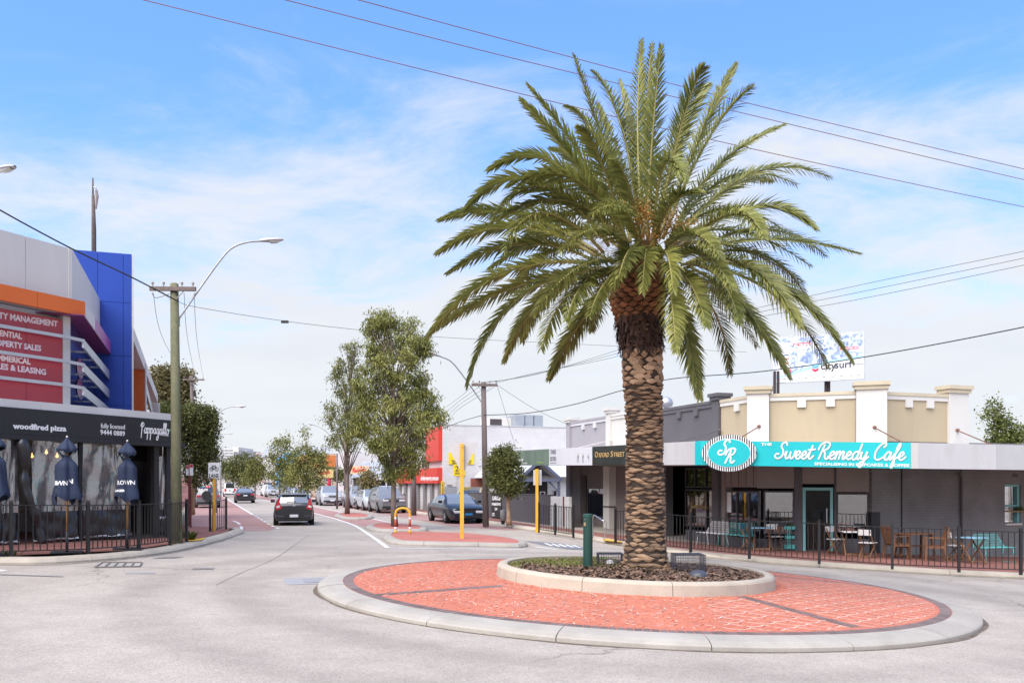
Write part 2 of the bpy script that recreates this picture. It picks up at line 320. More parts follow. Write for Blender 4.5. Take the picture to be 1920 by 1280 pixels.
# ================================================================== SETTING: ground, roads, kerbs, paving
def struct(o): o['kind'] = 'structure'; return o
RC = Vector((2.32, 16.82, 0)); RR = 5.9
def asphalt():
    m = bpy.data.materials.new('asphalt'); m.use_nodes = True; t = m.node_tree; b = t.nodes['Principled BSDF']
    def n(ty, **k):
        x = t.nodes.new(ty)
        for a, v in k.items(): setattr(x, a, v)
        return x
    lk = t.links.new; g = n('ShaderNodeNewGeometry'); pos = g.outputs['Position']
    def noise(sc, det=4, ro=.55, vec=None):
        x = n('ShaderNodeTexNoise'); lk(vec or pos, x.inputs['Vector']); x.inputs['Scale'].default_value = sc; x.inputs['Detail'].default_value = det; x.inputs['Roughness'].default_value = ro; return x
    def mrange(src, a, b_, c, d, sm=False):
        x = n('ShaderNodeMapRange'); lk(src, x.inputs[0])
        if sm: x.interpolation_type = 'SMOOTHSTEP'
        for i, q in enumerate((a, b_, c, d)): x.inputs[i + 1].default_value = q
        return x.outputs[0]
    def mul(a, b_):
        x = n('ShaderNodeMath', operation='MULTIPLY'); lk(a, x.inputs[0])
        if isinstance(b_, float): x.inputs[1].default_value = b_
        else: lk(b_, x.inputs[1])
        return x.outputs[0]
    # stone speckle
    vo = n('ShaderNodeTexVoronoi'); lk(pos, vo.inputs['Vector']); vo.inputs['Scale'].default_value = 75
    vw = n('ShaderNodeRGBToBW'); lk(vo.outputs['Color'], vw.inputs[0])
    f = mul(mrange(vw.outputs[0], .1, .9, .78, 1.2), mrange(noise(26, 3, .7).outputs[0], .3, .7, .91, 1.08))
    f = mul(f, mrange(noise(.30, 6, .65).outputs[0], .3, .7, .84, 1.1)); f = mul(f, mrange(noise(1.9, 5, .65).outputs[0], .3, .7, .91, 1.06))
    # worn wheel track circling the island
    vs_ = n('ShaderNodeVectorMath', operation='DISTANCE'); lk(pos, vs_.inputs[0]); vs_.inputs[1].default_value = (RC.x, RC.y, -.08)
    wob = mrange(noise(.5, 3).outputs[0], 0, 1, -.9, .9); ad = n('ShaderNodeMath', operation='ADD'); lk(vs_.outputs['Value'], ad.inputs[0]); lk(wob, ad.inputs[1])
    for r0, amt in ((7.2, .86), (8.9, .85), (10.9, .92)):
        sb = n('ShaderNodeMath', operation='SUBTRACT'); lk(ad.outputs[0], sb.inputs[0]); sb.inputs[1].default_value = r0; ab = n('ShaderNodeMath', operation='ABSOLUTE'); lk(sb.outputs[0], ab.inputs[0])
        f = mul(f, mrange(ab.outputs[0], .1, .7, amt, 1.0, True))
    # hairline cracks, only here and there
    dis = noise(.9, 4).outputs['Color']; va = n('ShaderNodeVectorMath', operation='MULTIPLY_ADD'); lk(dis, va.inputs[0]); va.inputs[1].default_value = (1.4, 1.4, 0); lk(pos, va.inputs[2])
    ve = n('ShaderNodeTexVoronoi', feature='DISTANCE_TO_EDGE'); lk(va.outputs[0], ve.inputs['Vector']); ve.inputs['Scale'].default_value = .32
    ck = mrange(ve.outputs['Distance'], .0, .010, 1, 0); ms = mrange(noise(.14, 2).outputs[0], .5, .62, 0, .42); ck = mul(ck, ms)
    iv = n('ShaderNodeMath', operation='SUBTRACT'); iv.inputs[0].default_value = 1; lk(ck, iv.inputs[1]); f = mul(f, iv.outputs[0])
    # oil spots
    f = mul(f, mrange(noise(2.6, 2, .4).outputs[0], .70, .78, 1.0, .84))
    sc = n('ShaderNodeVectorMath', operation='SCALE'); sc.inputs[0].default_value = (.372, .326, .278); lk(f, sc.inputs['Scale']); lk(sc.outputs[0], b.inputs['Base Color'])
    b.inputs['Roughness'].default_value = .9; b.inputs['Specular IOR Level'].default_value = .2
    bn = n('ShaderNodeBump'); bn.inputs['Strength'].default_value = .35; bn.inputs['Distance'].default_value = .008; lk(vw.outputs[0], bn.inputs['Height']); lk(bn.outputs[0], b.inputs['Normal'])
    return m
M_ASPH = asphalt()
M_CONC = mat('concrete kerb', (.43, .372, .295), .85, .10, 1.6, bump=.25, bscale=45, dirt=.35, dirtcol=(.20, .17, .13), dscale=1.7, fine=.12, fscale=70)
M_CONC2 = mat('pale concrete', (.345, .315, .272), .85, .12, 1.3, bump=.25, bscale=50, dirt=.6, dirtcol=(.22, .19, .155), dscale=1.5, fine=.14, fscale=80)
M_REDASPH = mat('red asphalt', (.33, .19, .165), .9, .12, .8, bump=.25, bscale=80, dirt=.25, dirtcol=(.22, .18, .17), dscale=.5, fine=.22, fscale=55)
M_PAINT = mat('road paint', (.68, .67, .64), .7, .10, 2, dirt=.45, dirtcol=(.36, .34, .33), dscale=3.5, fine=.12, fscale=50)
M_YEL = mat('tactile yellow', (.70, .40, .03), .7, .08, 3, dirt=.3)
M_PAVE = brickmat('red clay pavers', (.28, .105, .08), (.215, .085, .068), (.17, .11, .09), .22, .11, .012, plan=True)
M_DARKASPH = mat('dark hump asphalt', (.17, .175, .19), .9, .12, 1.0, fine=.2, fscale=60)
M_IRON = mat('cast iron cover', (.20, .18, .165), .6, .15, 4, metal=.4, bump=.4, bscale=40)
M_HILL = mat('scrub ground', (.10, .11, .05), .95, .4, .05)

def sheet(name, poly_us, m, h=.004, step=6.0):
    """flat polygon given as matched left/right edge lists [(X,Y)...] -> strip lying h above the road"""
    a, b = poly_us; mb = MB(); rows = []
    for p, q in zip(a, b): rows.append([Vector((*(Vector(p[:2]).lerp(Vector(q[:2]), k / 4)), 0)) for k in range(5)])
    for r in rows:
        for v in r: v.z = zg(v.x, v.y) + h
    mb.grid(rows); return mb.build(name, m, fix=True)
def resample(pts, n):
    pts = [Vector((p[0], p[1], 0)) for p in pts]; L_ = [0]
    for a, b in zip(pts, pts[1:]): L_.append(L_[-1] + (b - a).length)
    o = []
    for k in range(n):
        t = L_[-1] * k / (n - 1); i = max(j for j in range(len(L_)) if L_[j] <= t + 1e-9); i = min(i, len(pts) - 2)
        o.append(pts[i].lerp(pts[i + 1], (t - L_[i]) / max(1e-9, L_[i + 1] - L_[i])))
    return o
def plen(pts): return sum((Vector((b[0] - a[0], b[1] - a[1])).length for a, b in zip(pts, pts[1:])))
def curve2(pts, k=6): return [(p.x, p.y) for p in spline([(p[0], p[1]) for p in pts], k)]
def offset(pts, d):
    pts = [Vector((p[0], p[1], 0)) for p in pts]; o = []
    for i, p in enumerate(pts):
        t = (pts[min(i + 1, len(pts) - 1)] - pts[max(i - 1, 0)]).normalized(); o.append(p + Vector((t.y, -t.x, 0)) * d)
    return o

# ground: one sheet to the horizon
def axis(lo, hi, fine_lo, fine_hi, st, big):
    o = []; x = lo
    while x < hi:
        o.append(x); x += st if fine_lo <= x < fine_hi else big
    return o + [hi]
gm = MB(); xs = axis(-900, 900, -40, 40, 2.0, 20.0); ys = axis(-60, 1500, -10, 64, 2.0, 20.0)
gm.grid([[Vector((x, y, zg(x, y))) for x in xs] for y in ys]); struct(gm.build('ground', M_ASPH, fix=True, smooth_=True))

def kerb(name, pts, wd, h, m, lip=.04, seg=2.4, zf=None, side=1, parent=None):
    """concrete kerb pieces along pts (road edge); body lies on the side side (+1 right of travel)"""
    zf = zf or zg; n = max(2, int(plen(pts) / .4)); P_ = resample(pts, n); root = parent
    if root is None:
        root = bpy.data.objects.new(name, None); C.objects.link(root); struct(root); ORG[root.name] = Vector((0, 0, 0))
    prof = [(0, -.02), (0, lip), (.05, h * .75), (.11, h), (wd, h + .006), (wd, -.02)]
    cnt = max(1, round(plen(pts) / seg)); per = (n - 1) / cnt
    for k in range(cnt):
        i0, i1 = round(k * per), round((k + 1) * per); pp = P_[i0:i1 + 1]; mb = MB(); rows = []
        for i, p in enumerate(pp):
            j = i0 + i; t = (P_[min(j + 1, n - 1)] - P_[max(j - 1, 0)]).normalized(); nn = Vector((t.y, -t.x, 0)) * side
            q = p.copy()
            if i == 0: q += t * .006
            if i == len(pp) - 1: q -= t * .006
            z = zf(p.x, p.y); dz = random.uniform(-.002, .002)
            rows.append([Vector((q.x + nn.x * a, q.y + nn.y * a, z + b + dz)) for a, b in prof])
        mb.grid(rows); mb.add(rows[0], [tuple(range(len(prof)))]); mb.add(rows[-1], [tuple(range(len(prof)))])
        mb.build('kerb_stone', m, root, fix=True)
    return root

# ---- left corner: kerb, clay-paved footpath
LK = curve2([(-60, -6), (-34, 7.0), (-20, 13.2), (-12.5, 16.7), (-10.29, 17.68), (-9.34, 18.3), (-8.6, 20.0), (-8.34, 22.5), (-8.73, 26.7), (-9.5, 31.0), (-9.95, 32.6), (-10.35, 33.3), (-10.9, 33.5)])
LKB = LK + curve2([(-10.9, 33.5), (-11.8, 33.7), (-12.7, 34.6), tuple(S(-.8, 40)[:2]), tuple(S(-.8, 60)[:2])])[1:] + [tuple(S(-.8, s)[:2]) for s in range(70, 260, 10)]
kerb('kerb_left_corner', LKB, .34, .13, M_CONC, side=-1, seg=3.0)
inner = offset(LKB, -.335); nL = 90; ia = resample(inner, nL)
back = resample([(-64, 4), (-40, 14), (-24, 20), (-16, 23.5), (-14.5, 27), (-15.5, 33)] + [tuple(S(-4.5, s)[:2]) for s in (40, 60, 120, 250)], nL)
mb = MB(); mb.grid([[Vector((*(a.lerp(b, k / 6)).xy, 0)) for k in range(7)] for a, b in zip(ia, back)])
for v in mb.v: v.z = zg(v.x, v.y) + .137
struct(mb.build('footpath_left', M_PAVE, fix=True))

# ---- right corner: kerb, clay-paved footpath falling to the shop floors
RKpts = [tuple(S(12.9, s)[:2]) for s in range(250, 60, -10)] + [tuple(S(12.9, s)[:2]) for s in (60, 50, 44, 40)] + curve2([tuple(S(12.9, 40)[:2]), tuple(S(12.75, 36.5)[:2]), (1.83, 33.5), (3.41, 29.6), (4.83, 26.75), (6.63, 24.9), (8.6, 23.75), (13.1, 22.6), (20, 23.6), (34, 28), (60, 37)])[1:]
RK = [p for i, p in enumerate(RKpts) if i == 0 or (Vector(p) - Vector(RKpts[i - 1])).length > .01]
kerb('kerb_right_corner', RK, .30, .13, M_CONC, side=-1, seg=3.0)
WALL = [tuple(S(16.9, 250)[:2]), tuple(S(16.9, 60)[:2]), tuple(S(16.9, 41)[:2]), (7.88, 28.37), (11.13, 27.2), (14.31, 28.33), (20.6, 30.55), (62, 45)]
WZ = [None, None, -.12, -.14, -.16, -.36, -.5, None]
def near_on(poly, X, Y):
    best = None
    for i, (a, b) in enumerate(zip(poly, poly[1:])):
        ax, ay = a; bx, by = b; dx, dy = bx - ax, by - ay; t = max(0, min(1, ((X - ax) * dx + (Y - ay) * dy) / (dx * dx + dy * dy)))
        qx, qy = ax + dx * t, ay + dy * t; d = sqrt((X - qx) ** 2 + (Y - qy) ** 2)
        if best is None or d < best[0]: best = (d, i, t, qx, qy)
    return best
def zwall(i, t, x, y):
    a, b = WZ[i], WZ[i + 1]; z0 = zg(x, y) + .14
    a = z0 if a is None else a; b = z0 if b is None else b
    return a + (b - a) * t
RKI = [(p.x, p.y) for p in offset(RK, -.295)]
def zfr(X, Y):
    k = near_on(RKI, X, Y); q = near_on(WALL, X, Y); zk = zg(k[3], k[4]) + .137; zw = zwall(q[1], q[2], q[3], q[4])
    s = k[0] + q[0]; return (zk * q[0] + zw * k[0]) / s if s > 1e-6 else zk
ra = [Vector((p[0], p[1], 0)) for p in RKI]
mb = MB(); rows = []
rb = [Vector((q[3], q[4], 0)) for q in (near_on(WALL, p.x, p.y) for p in ra)]
for a, b in zip(ra, rb):
    e = b + (b - a).normalized() * 1.6; rows.append([a.lerp(b, k / 5) for k in range(6)] + [e])
for r in rows:
    for j, v in enumerate(r):
        if j < 6: v.z = zfr(v.x, v.y)
    r[6].z = r[5].z
mb.grid(rows); struct(mb.build('footpath_right', M_PAVE, fix=True))

# ---- red asphalt: left bay and cycle lane, right parking strip, median
def strip_us(name, s_list, ul, ur, m, h): return struct(sheet(name, ([S(ul(s), s) for s in s_list], [S(ur(s), s) for s in s_list]), m, h))
sl = [36, 38, 40, 44, 50, 56, 64, 74, 88, 105, 125, 150, 180, 215, 250]
strip_us('cycle_lane', [35.2] + sl, lambda s: -.78 if s > 38 else 1.2, lambda s: 3.0 if s > 36 else 2.6, M_REDASPH, .004)
strip_us('parking_strip', [34.5] + sl, lambda s: 10.75 + max(0, (38 - s)) * .35, lambda s: 12.88 if s > 39 else 12.6, M_REDASPH, .004)
strip_us('painted_median', [31.0, 33.0, 35.0] + sl, lambda s: 6.85 if s > 40 else 6.85 - .0 * s, lambda s: 8.75, M_REDASPH, .004)

# ---- painted lines
def line(name, pts, wd, m=None, h=.009):
    pts = [Vector((p[0], p[1], 0)) for p in pts]; mb = MB(); rows = []
    for i, p in enumerate(pts):
        t = (pts[min(i + 1, len(pts) - 1)] - pts[max(i - 1, 0)]).normalized(); q = Vector((t.y, -t.x, 0)) * wd / 2
        a, b = p + q, p - q; a.z = zg(a.x, a.y) + h; b.z = zg(b.x, b.y) + h; rows.append([a, b])
    mb.grid(rows); return struct(mb.build(name, m or M_PAINT, fix=True))
line('edge_line', curve2([G(727, 1027), G(695, 1004), G(665, 985), G(640, 976), G(620, 970), S(6.9, 60), S(6.9, 75)]) + [S(6.9, s) for s in range(85, 200, 8)], .13)
line('edge_line', [G(729, 1027), G(800, 1028), G(900, 1029), G(985, 1030)], .13)
line('edge_line', [G(1000, 1024.5), G(1045, 1030)], .14)
line('edge_line', [G(1120, 1036.5), G(1160, 1037)], .12)
line('edge_line', [S(8.8, s) for s in (36.5, 40, 46, 54, 66, 80, 100, 130, 170)], .11)
line('lane_line', [S(3.03, s) for s in (56, 64, 72, 82, 95, 110, 130, 150, 180)], .13)
for k in range(7): line('lane_dash', [S(3.05, 37.5 + k * 2.6), S(3.05, 38.6 + k * 2.6)], .13)
for s in (36.6, 39.4): line('lane_dash', [S(.9, s), S(2.5, s + .15)], .13)
line('bay_line', curve2([G(437, 976), G(448, 981), G(453, 990), G(450, 994)]), .12)
for s in (46, 52.5, 59, 65.5, 72): line('bay_line', [S(10.8, s), S(11.5, s)], .1)
line('give_way_line', [G(-40, 1072), G(8, 1069)], .3)
hum = struct(sheet('road_hump', ([G(985, 1014), G(1030, 1017), G(1085, 1023)], [G(1010, 1020), G(1062, 1029), G(1110, 1031)]), M_DARKASPH, .012))
for k in range(5):
    x = 1022 + k * 13; line('hump_stripe', [G(x, 1018.6 + k * .9), G(x + 14, 1024.0 + k * .8)], .10, h=.018)
ta_, tb_ = [G(x, y, 0, zfr) for x, y in ((1133, 1008.5), (1150, 1010.5), (1168, 1012.5))], [G(x, y, 0, zfr) for x, y in ((1130, 1012.5), (1148, 1014.5), (1166, 1016.5))]
mb = MB(); mb.grid([[Vector((*a.lerp(b, k / 4).xy, zfr(*a.lerp(b, k / 4).xy) + .006)) for k in range(5)] for a, b in zip(ta_, tb_)]); struct(mb.build('tactile_strip', M_YEL, fix=True))
struct(sheet('tactile_strip', ([G(350, 1012, .13), G(372, 1011, .13), G(386, 1008, .13)], [G(352, 1015, .13), G(366, 1014.4, .13), G(378, 1013, .13)]), M_YEL, .150))

# covers, grates and patches set into the road
def cover(name, px, m, rim=True, h=.006):
    pts = [G(*p) for p in px]; mb = MB(); mb.poly([p + Vector((0, 0, h)) for p in pts]); root = mb.build(name, m, fix=True); struct(root); return pts
cover('service_cover', [(360, 1067.5), (362, 1065), (403, 1064.5), (400, 1067.2)], M_IRON)
cover('service_cover', [(234, 1075.5), (238, 1073), (292, 1072.5), (288, 1075.2)], mat('patch concrete', (.26, .25, .25), .9, .1, 3))
cover('service_cover', [(538, 1096), (530, 1084), (640, 1081), (650, 1093)], mat('patch grey', (.29, .285, .29), .9, .1, 3))
cover('service_cover', [(572, 1093), (566, 1085.5), (634, 1082.5), (643, 1090)], mat('cover blue grey', (.25, .245, .25), .8, .12, 6), h=.012)
pts = cover('drain_apron', [(178, 1064), (192, 1055), (266, 1055), (262, 1062.5)], M_CONC2)
dg_ = bpy.data.objects.new('drain_grate', None); C.objects.link(dg_); struct(dg_); ORG[dg_.name] = Vector((0, 0, 0))
for k in range(6):
    t = k / 5; a = pts[0].lerp(pts[3], t); b = pts[1].lerp(pts[2], t); mb = MB(); mb.beam(a + Vector((0, 0, .012)), b + Vector((0, 0, .012)), .028, .02); mb.build('grate_bar', M_IRON, dg_)
for a, b in ((0, 3), (1, 2)):
    mb = MB(); mb.beam(pts[a] + Vector((0, 0, .014)), pts[b] + Vector((0, 0, .014)), .06, .024); mb.build('grate_bar', M_IRON, dg_)
for nm_, pts_, w_ in (('road_crack', [(577, 1004), (560, 1016), (535, 1034), (505, 1052), (470, 1066), (440, 1079), (405, 1096)], .013), ('road_crack', [(505, 1062), (560, 1068), (610, 1074)], .008), ('gutter_dirt_shade', [(0, 1058.6), (112, 1057.6), (250, 1046), (350, 1031), (420, 1013)], .09)):
    line(nm_, curve2([G(*p) for p in pts_]), w_, mat('road dirt line', (.21, .18, .15), .95, .4, 5, dirt=.7, dirtcol=(.36, .325, .285), dscale=3.0), .006)
line('gutter_dirt_shade', [p for p in RK if 20 < p[1] < 40 and p[0] < 22], .09, MATS['road dirt line'], .006)
cover('road_seam', [(-5, 1077.5), (-5, 1076), (120, 1080.4), (118, 1081.6)], mat('tar seam', (.13, .125, .125), .8, .2, 3))
cover('road_seam', [(285, 1047), (300, 1044.5), (345, 1043.5), (330, 1046)], MATS['tar seam'])

# ---- splitter islands with kerbs
def island(name, outline, m_top, kw=.28, h=.13):
    root = bpy.data.objects.new(name, None); C.objects.link(root); struct(root); ORG[root.name] = Vector((0, 0, 0))
    pts = curve2(outline + [outline[0]], 5); kerb(name, pts, kw, h, M_CONC2, side=-1, seg=1.9, parent=root)
    inn = offset(pts, -kw + .01); c = sum(inn, Vector()) / len(inn); mb = MB()
    for a, b in zip(inn, inn[1:]): mb.add([Vector((p.x, p.y, zg(p.x, p.y) + h - .004)) for p in (c, a, b)], [(0, 1, 2)])
    mb.build('paving', m_top, root, fix=True); return root
M_ISLRED = mat('island red concrete', (.40, .135, .10), .85, .10, 2, dirt=.25, dirtcol=(.30, .2, .17), dscale=2, fine=.1, fscale=60)
def ccw(l):
    a = sum(l[i][0] * l[(i + 1) % len(l)][1] - l[(i + 1) % len(l)][0] * l[i][1] for i in range(len(l))); return l if a > 0 else l[::-1]
def gl(*px): return ccw([tuple(G(*p).xy) for p in px])
island('splitter_island', gl((716, 1010), (735, 1020), (790, 1023), (900, 1025), (984, 1026), (975, 1016), (900, 1006), (830, 1002.5), (770, 1001.5), (728, 1003)), M_ISLRED)
island('tree_island', gl((684, 990), (700, 996.5), (745, 998.5), (798, 997), (795, 990), (750, 985.5), (702, 985.5)), M_ISLRED)
island('tree_island', gl((626, 968), (645, 973.5), (690, 973.5), (700, 969), (675, 964.5), (640, 964)), M_ISLRED)

# ================================================================== the roundabout island
root = thing('roundabout_island', 'round red fan-patterned traffic island with pale concrete rim around the palm', 'traffic island', (RC.x, RC.y, zg(RC.x, RC.y)))
M_BRICK = mat('salmon paver', (.47, .158, .095), .8, .10, 1.2, island=.07, rnd=.07, bump=.2, bscale=60, dirt=.4, dirtcol=(.40, .19, .145), dscale=.6)
M_DARKB = mat('brown grey paver', (.155, .115, .105), .8, .12, 2, island=.2, rnd=.2, bump=.2, bscale=60)
M_MORT = mat('salmon jointing', (.42, .14, .095), .9, .12, 5)
def hz(r):            # height of the domed island over the road at radius r
    if r > 5.45: return .13
    return .13 + (5.45 - max(r, 2.6)) / 2.85 * .13
def ring_pt(r, a, h): x, y = RC.x + r * cos(a), RC.y + r * sin(a); return Vector((x, y, zg(x, y) + h))
nseg = 19; n_in = 10; off = .11
for k in range(nseg):
    a0, a1 = off + 2 * pi * k / nseg + .0012, off + 2 * pi * (k + 1) / nseg - .0012; mb = MB(); rows = []; dz = random.uniform(-.004, .004)
    for j in range(n_in + 1):
        a = a0 + (a1 - a0) * j / n_in
        rows.append([ring_pt(r, a, h + dz) for r, h in ((5.9, -.02), (5.895, .05), (5.875, .07), (5.76, .108), (5.6, .130), (5.455, .137), (5.455, 0))])
    mb.grid(rows); mb.add(rows[0], [tuple(range(7))]); mb.add(rows[-1], [tuple(range(7))]); mb.build('rim_segment', M_CONC2, root, fix=True)
mb = MB(); rows = [[ring_pt(r, 2 * pi * j / 96, hz(r) + .0015) for j in range(97)] for r in (5.46, 4.8, 4.2, 3.6, 3.0, 2.5)]; mb.grid(rows); mb.build('joint_bed', M_MORT, root, fix=True, smooth_=True)
# bricks: dark border ring, dark bands, red fans
def brick_mesh(lx, ly, h=.012):
    m = MB(); m.hexa([(-lx, -ly, -.02), (lx, -ly, -.02), (lx, ly, -.02), (-lx, ly, -.02), (-lx + .004, -ly + .004, h), (lx - .004, -ly + .004, h), (lx - .004, ly - .004, h), (-lx + .004, ly - .004, h)]); m.f = m.f[1:]; m.mi = m.mi[1:]; return m
bands = [(G(938, 1098, .24), G(655, 1116, .14)), (G(1362, 1114, .24), G(1575, 1170, .14)), (G(1445, 1076, .24), G(1600, 1095, .14))]
def in_band(x, y, d=.14):
    for a, b in bands:
        ab = (b - a).xy; t = (Vector((x, y)) - a.xy).dot(ab) / ab.length_squared
        if -.02 < t < 1.3 and ((a.xy + ab * t) - Vector((x, y))).length < d: return True
    return False
OUT = {}; items = []                                    # (x, y, angle, half len, half wid, dark)
nb = 300
for k in range(nb): a = 2 * pi * k / nb; items.append((RC.x + 5.355 * cos(a), RC.y + 5.355 * sin(a), a, .0905, .0525, 1))
for a, b in bands:
    d = (b - a).xy; ln = d.length; d = d / ln; k = 0.06
    while k < ln + .8:
        for o in (-.055, .055):
            x, y = a.x + d.x * k - d.y * o, a.y + d.y * k + d.x * o; r = sqrt((x - RC.x) ** 2 + (y - RC.y) ** 2)
            if 2.64 < r < 5.235: items.append((x, y, atan2(d.y, d.x), .095, .046, 1))
        k += .205
Wf = .94; Rf = Wf / 2
for j in range(-14, 15):
    for i in range(-8, 9):
        cx, cy = RC.x + (i + (.5 if j % 2 else 0)) * Wf, RC.y + j * Rf; ups = [(cx - Rf, cy + Rf), (cx + Rf, cy + Rf), (cx, cy + 2 * Rf)]
        if (cx - RC.x) ** 2 + (cy - RC.y) ** 2 > 40: continue
        rho = .06
        while rho < Rf - .03:
            nn = max(4, int(2 * pi * rho / .150))
            for q in range(nn):
                a = 2 * pi * (q + .5 * (int(rho / .105) % 2)) / nn; x, y = cx + rho * cos(a), cy + rho * sin(a); r = sqrt((x - RC.x) ** 2 + (y - RC.y) ** 2)
                if not 2.68 < r < 5.215 or in_band(x, y, .155) or any((x - ux) ** 2 + (y - uy) ** 2 < (Rf - .028) ** 2 for ux, uy in ups): continue
                OUT[(round(x, 4), round(y, 4))] = rho + .105 >= Rf - .03; items.append((x, y, a + pi / 2, min(.5 * 2 * pi * rho / nn - .0065, .074), .046, -j))
            rho += .105
shared = {}
def brick_shared(lx, ly, dark):
    key = (round(lx, 2), round(ly, 3), dark)
    if key not in shared: me = brick_mesh(lx, ly).mesh('brick'); me.materials.append(M_DARKB if dark else M_BRICK); shared[key] = me
    return shared[key]
items.sort(key=lambda t: t[0] ** 2 * .3 + t[1] ** 2)
order = {0: 0, 1: 0}; rest = {0: MB(), 1: MB()}
for x, y, a, lx, ly, dk in items:
    zj = 0.0 if dk == 1 and lx > .09 else (-.0004 * dk); dk = 1 if lx > .09 else 0
    r = sqrt((x - RC.x) ** 2 + (y - RC.y) ** 2); z = zg(x, y) + hz(r) - .006 + random.uniform(-.001, .001) - zj * 0.5
    t = Vector((.035, 0, 1)); ra = atan2(y - RC.y, x - RC.x); t = Vector((.0 + .048 * cos(ra) * (2.68 < r < 5.4) + .035, .048 * sin(ra) * (2.68 < r < 5.4), 1)).normalized()
    R = t.to_track_quat('Z', 'Y').to_matrix(); Rz = Matrix.Rotation(a + random.uniform(-.02, .02), 3, 'Z'); Q = Vector((0, 0, 1)).rotation_difference(t).to_matrix() @ Rz
    if order[dk] < (300 if not dk else 150):
        order[dk] += 1; o = link('brick', brick_shared(lx, ly, dk), None, root); o.location = Vector((x, y, z)) - ORG[root.name]; o.rotation_euler = Q.to_euler()
    else:
        b_ = brick_mesh(lx, ly); rest[dk].add([Q @ v + Vector((x, y, z)) for v in b_.v], b_.f)
JL = MB(); rj = random.Random(21)
for x, y, a, lx, ly, dk in items:
    if lx > .09: continue
    r = sqrt((x - RC.x) ** 2 + (y - RC.y) ** 2); rt = Vector((cos(a - pi / 2), sin(a - pi / 2), 0)); tg = Vector((cos(a), sin(a), 0)); z = zg(x, y) + hz(r) + .0095; c = Vector((x, y, z)); right = x > RC.x + 1.0 + (y - RC.y) * .1
    if right:
        continue
    else:
        if rj.random() > .36: continue
        e = c + tg * (lx - .004); p0, p1 = e - rt * .052, e + rt * .052; q = tg * .012
    pts_ = [p0, p1, p1 + q, p0 + q]
    for p in pts_: rr2 = sqrt((p.x - RC.x) ** 2 + (p.y - RC.y) ** 2); p.z = zg(p.x, p.y) + hz(rr2) + .0095
    JL.add(pts_, [(0, 1, 2, 3)])
wa = .46; ra_ = wa / 2
for j in range(-26, 27):
    for i in range(0, 15):
        cx, cy = RC.x + (i + (.5 if j % 2 else 0)) * wa, RC.y + j * ra_
        for q_ in range(12):
            seg = []
            for t in (q_, q_ + 1):
                an = radians(198 + 144 * t / 12); seg.append((Vector((cx + ra_ * cos(an), cy + ra_ * sin(an), 0)), Vector((cos(an), sin(an), 0)) * .017))
            m_ = seg[0][0]; r = sqrt((m_.x - RC.x) ** 2 + (m_.y - RC.y) ** 2)
            if not (2.8 < r < 5.18 and m_.x > RC.x + 1.0 + (m_.y - RC.y) * .1) or in_band(m_.x, m_.y, .14) or rj.random() < .06: continue
            pts_ = [seg[0][0], seg[1][0], seg[1][0] + seg[1][1], seg[0][0] + seg[0][1]]
            for p in pts_: p.z = zg(p.x, p.y) + hz(sqrt((p.x - RC.x) ** 2 + (p.y - RC.y) ** 2)) + .0095
            JL.add(pts_, [(0, 1, 2, 3)])
JL.build('joint_lines', mat('cream joint line', (.72, .56, .47), .9, .25, 5), root, kind='stuff')
rest[0].build('brick_paving', M_BRICK, root, kind='stuff'); rest[1].build('border_paving', M_DARKB, root, kind='stuff')
# shadow line at the foot of the rim, painted as a dark dirty ring
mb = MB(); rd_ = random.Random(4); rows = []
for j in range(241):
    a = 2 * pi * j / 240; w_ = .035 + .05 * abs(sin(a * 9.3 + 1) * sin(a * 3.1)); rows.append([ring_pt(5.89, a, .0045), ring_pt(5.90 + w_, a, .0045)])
mb.grid(rows); mb.build('gutter_dirt_shade', mat('rim shade and dirt', (.13, .10, .075), .95, .4, 6, fine=.3, fscale=40), root, fix=True)
# planter ring, mulch, grass
npk = 11
for k in range(npk):
    a0, a1 = .25 + 2 * pi * k / npk + .002, .25 + 2 * pi * (k + 1) / npk - .002; mb = MB(); rows = []
    for j in range(11):
        a = a0 + (a1 - a0) * j / 10; rows.append([ring_pt(r, a, h + .27) for r, h in ((2.62, -.04), (2.60, .16), (2.575, .195), (2.53, .212), (2.45, .215), (2.41, .2), (2.395, .0))])
    mb.grid(rows); mb.add(rows[0], [tuple(range(7))]); mb.add(rows[-1], [tuple(range(7))]); mb.build('planter_kerb', M_CONC, root, fix=True)
def zm(x, y):
    r = sqrt((x - RC.x) ** 2 + (y - RC.y) ** 2); return zg(x, y) + .27 + .15 + .05 * max(0, 1 - r / 2.4) + .012 * sin(x * 7.1 + 1) * sin(y * 6.3)
M_MULCH = mat('bark mulch', (.085, .058, .042), .95, .35, 6, bump=1.0, bscale=40, fine=.35, fscale=45)
M_CHIP = mat('bark chip', (.17, .105, .07), .9, .15, 6, island=.55)
mb = MB(); rows = []
for j in range(15):
    r = 2.42 * j / 14 + .01; rows.append([Vector((RC.x + r * cos(2 * pi * k / 60), RC.y + r * sin(2 * pi * k / 60), 0)) for k in range(61)])
for r_ in rows:
    for v in r_: v.z = zm(v.x, v.y)
mb.grid(rows); mb.build('mulch_bed', M_MULCH, root, fix=True)
mb = MB(); rg = random.Random(3)
for k in range(9000):
    r, a = 2.4 * sqrt(rg.random()), rg.random() * 2 * pi; x, y = RC.x + r * cos(a), RC.y + r * sin(a)
    if y > RC.y + 1.7: continue
    l, w2, az = rg.uniform(.02, .06), rg.uniform(.008, .02), rg.random() * 2 * pi; dx, dy = Vector((cos(az), sin(az), rg.uniform(-.5, .5))) * l, Vector((-sin(az), cos(az), rg.uniform(-.4, .4))) * w2; c = Vector((x, y, zm(x, y) + .012))
    mb.add([c - dx - dy, c + dx - dy, c + dx + dy, c - dx + dy], [(0, 1, 2, 3)])
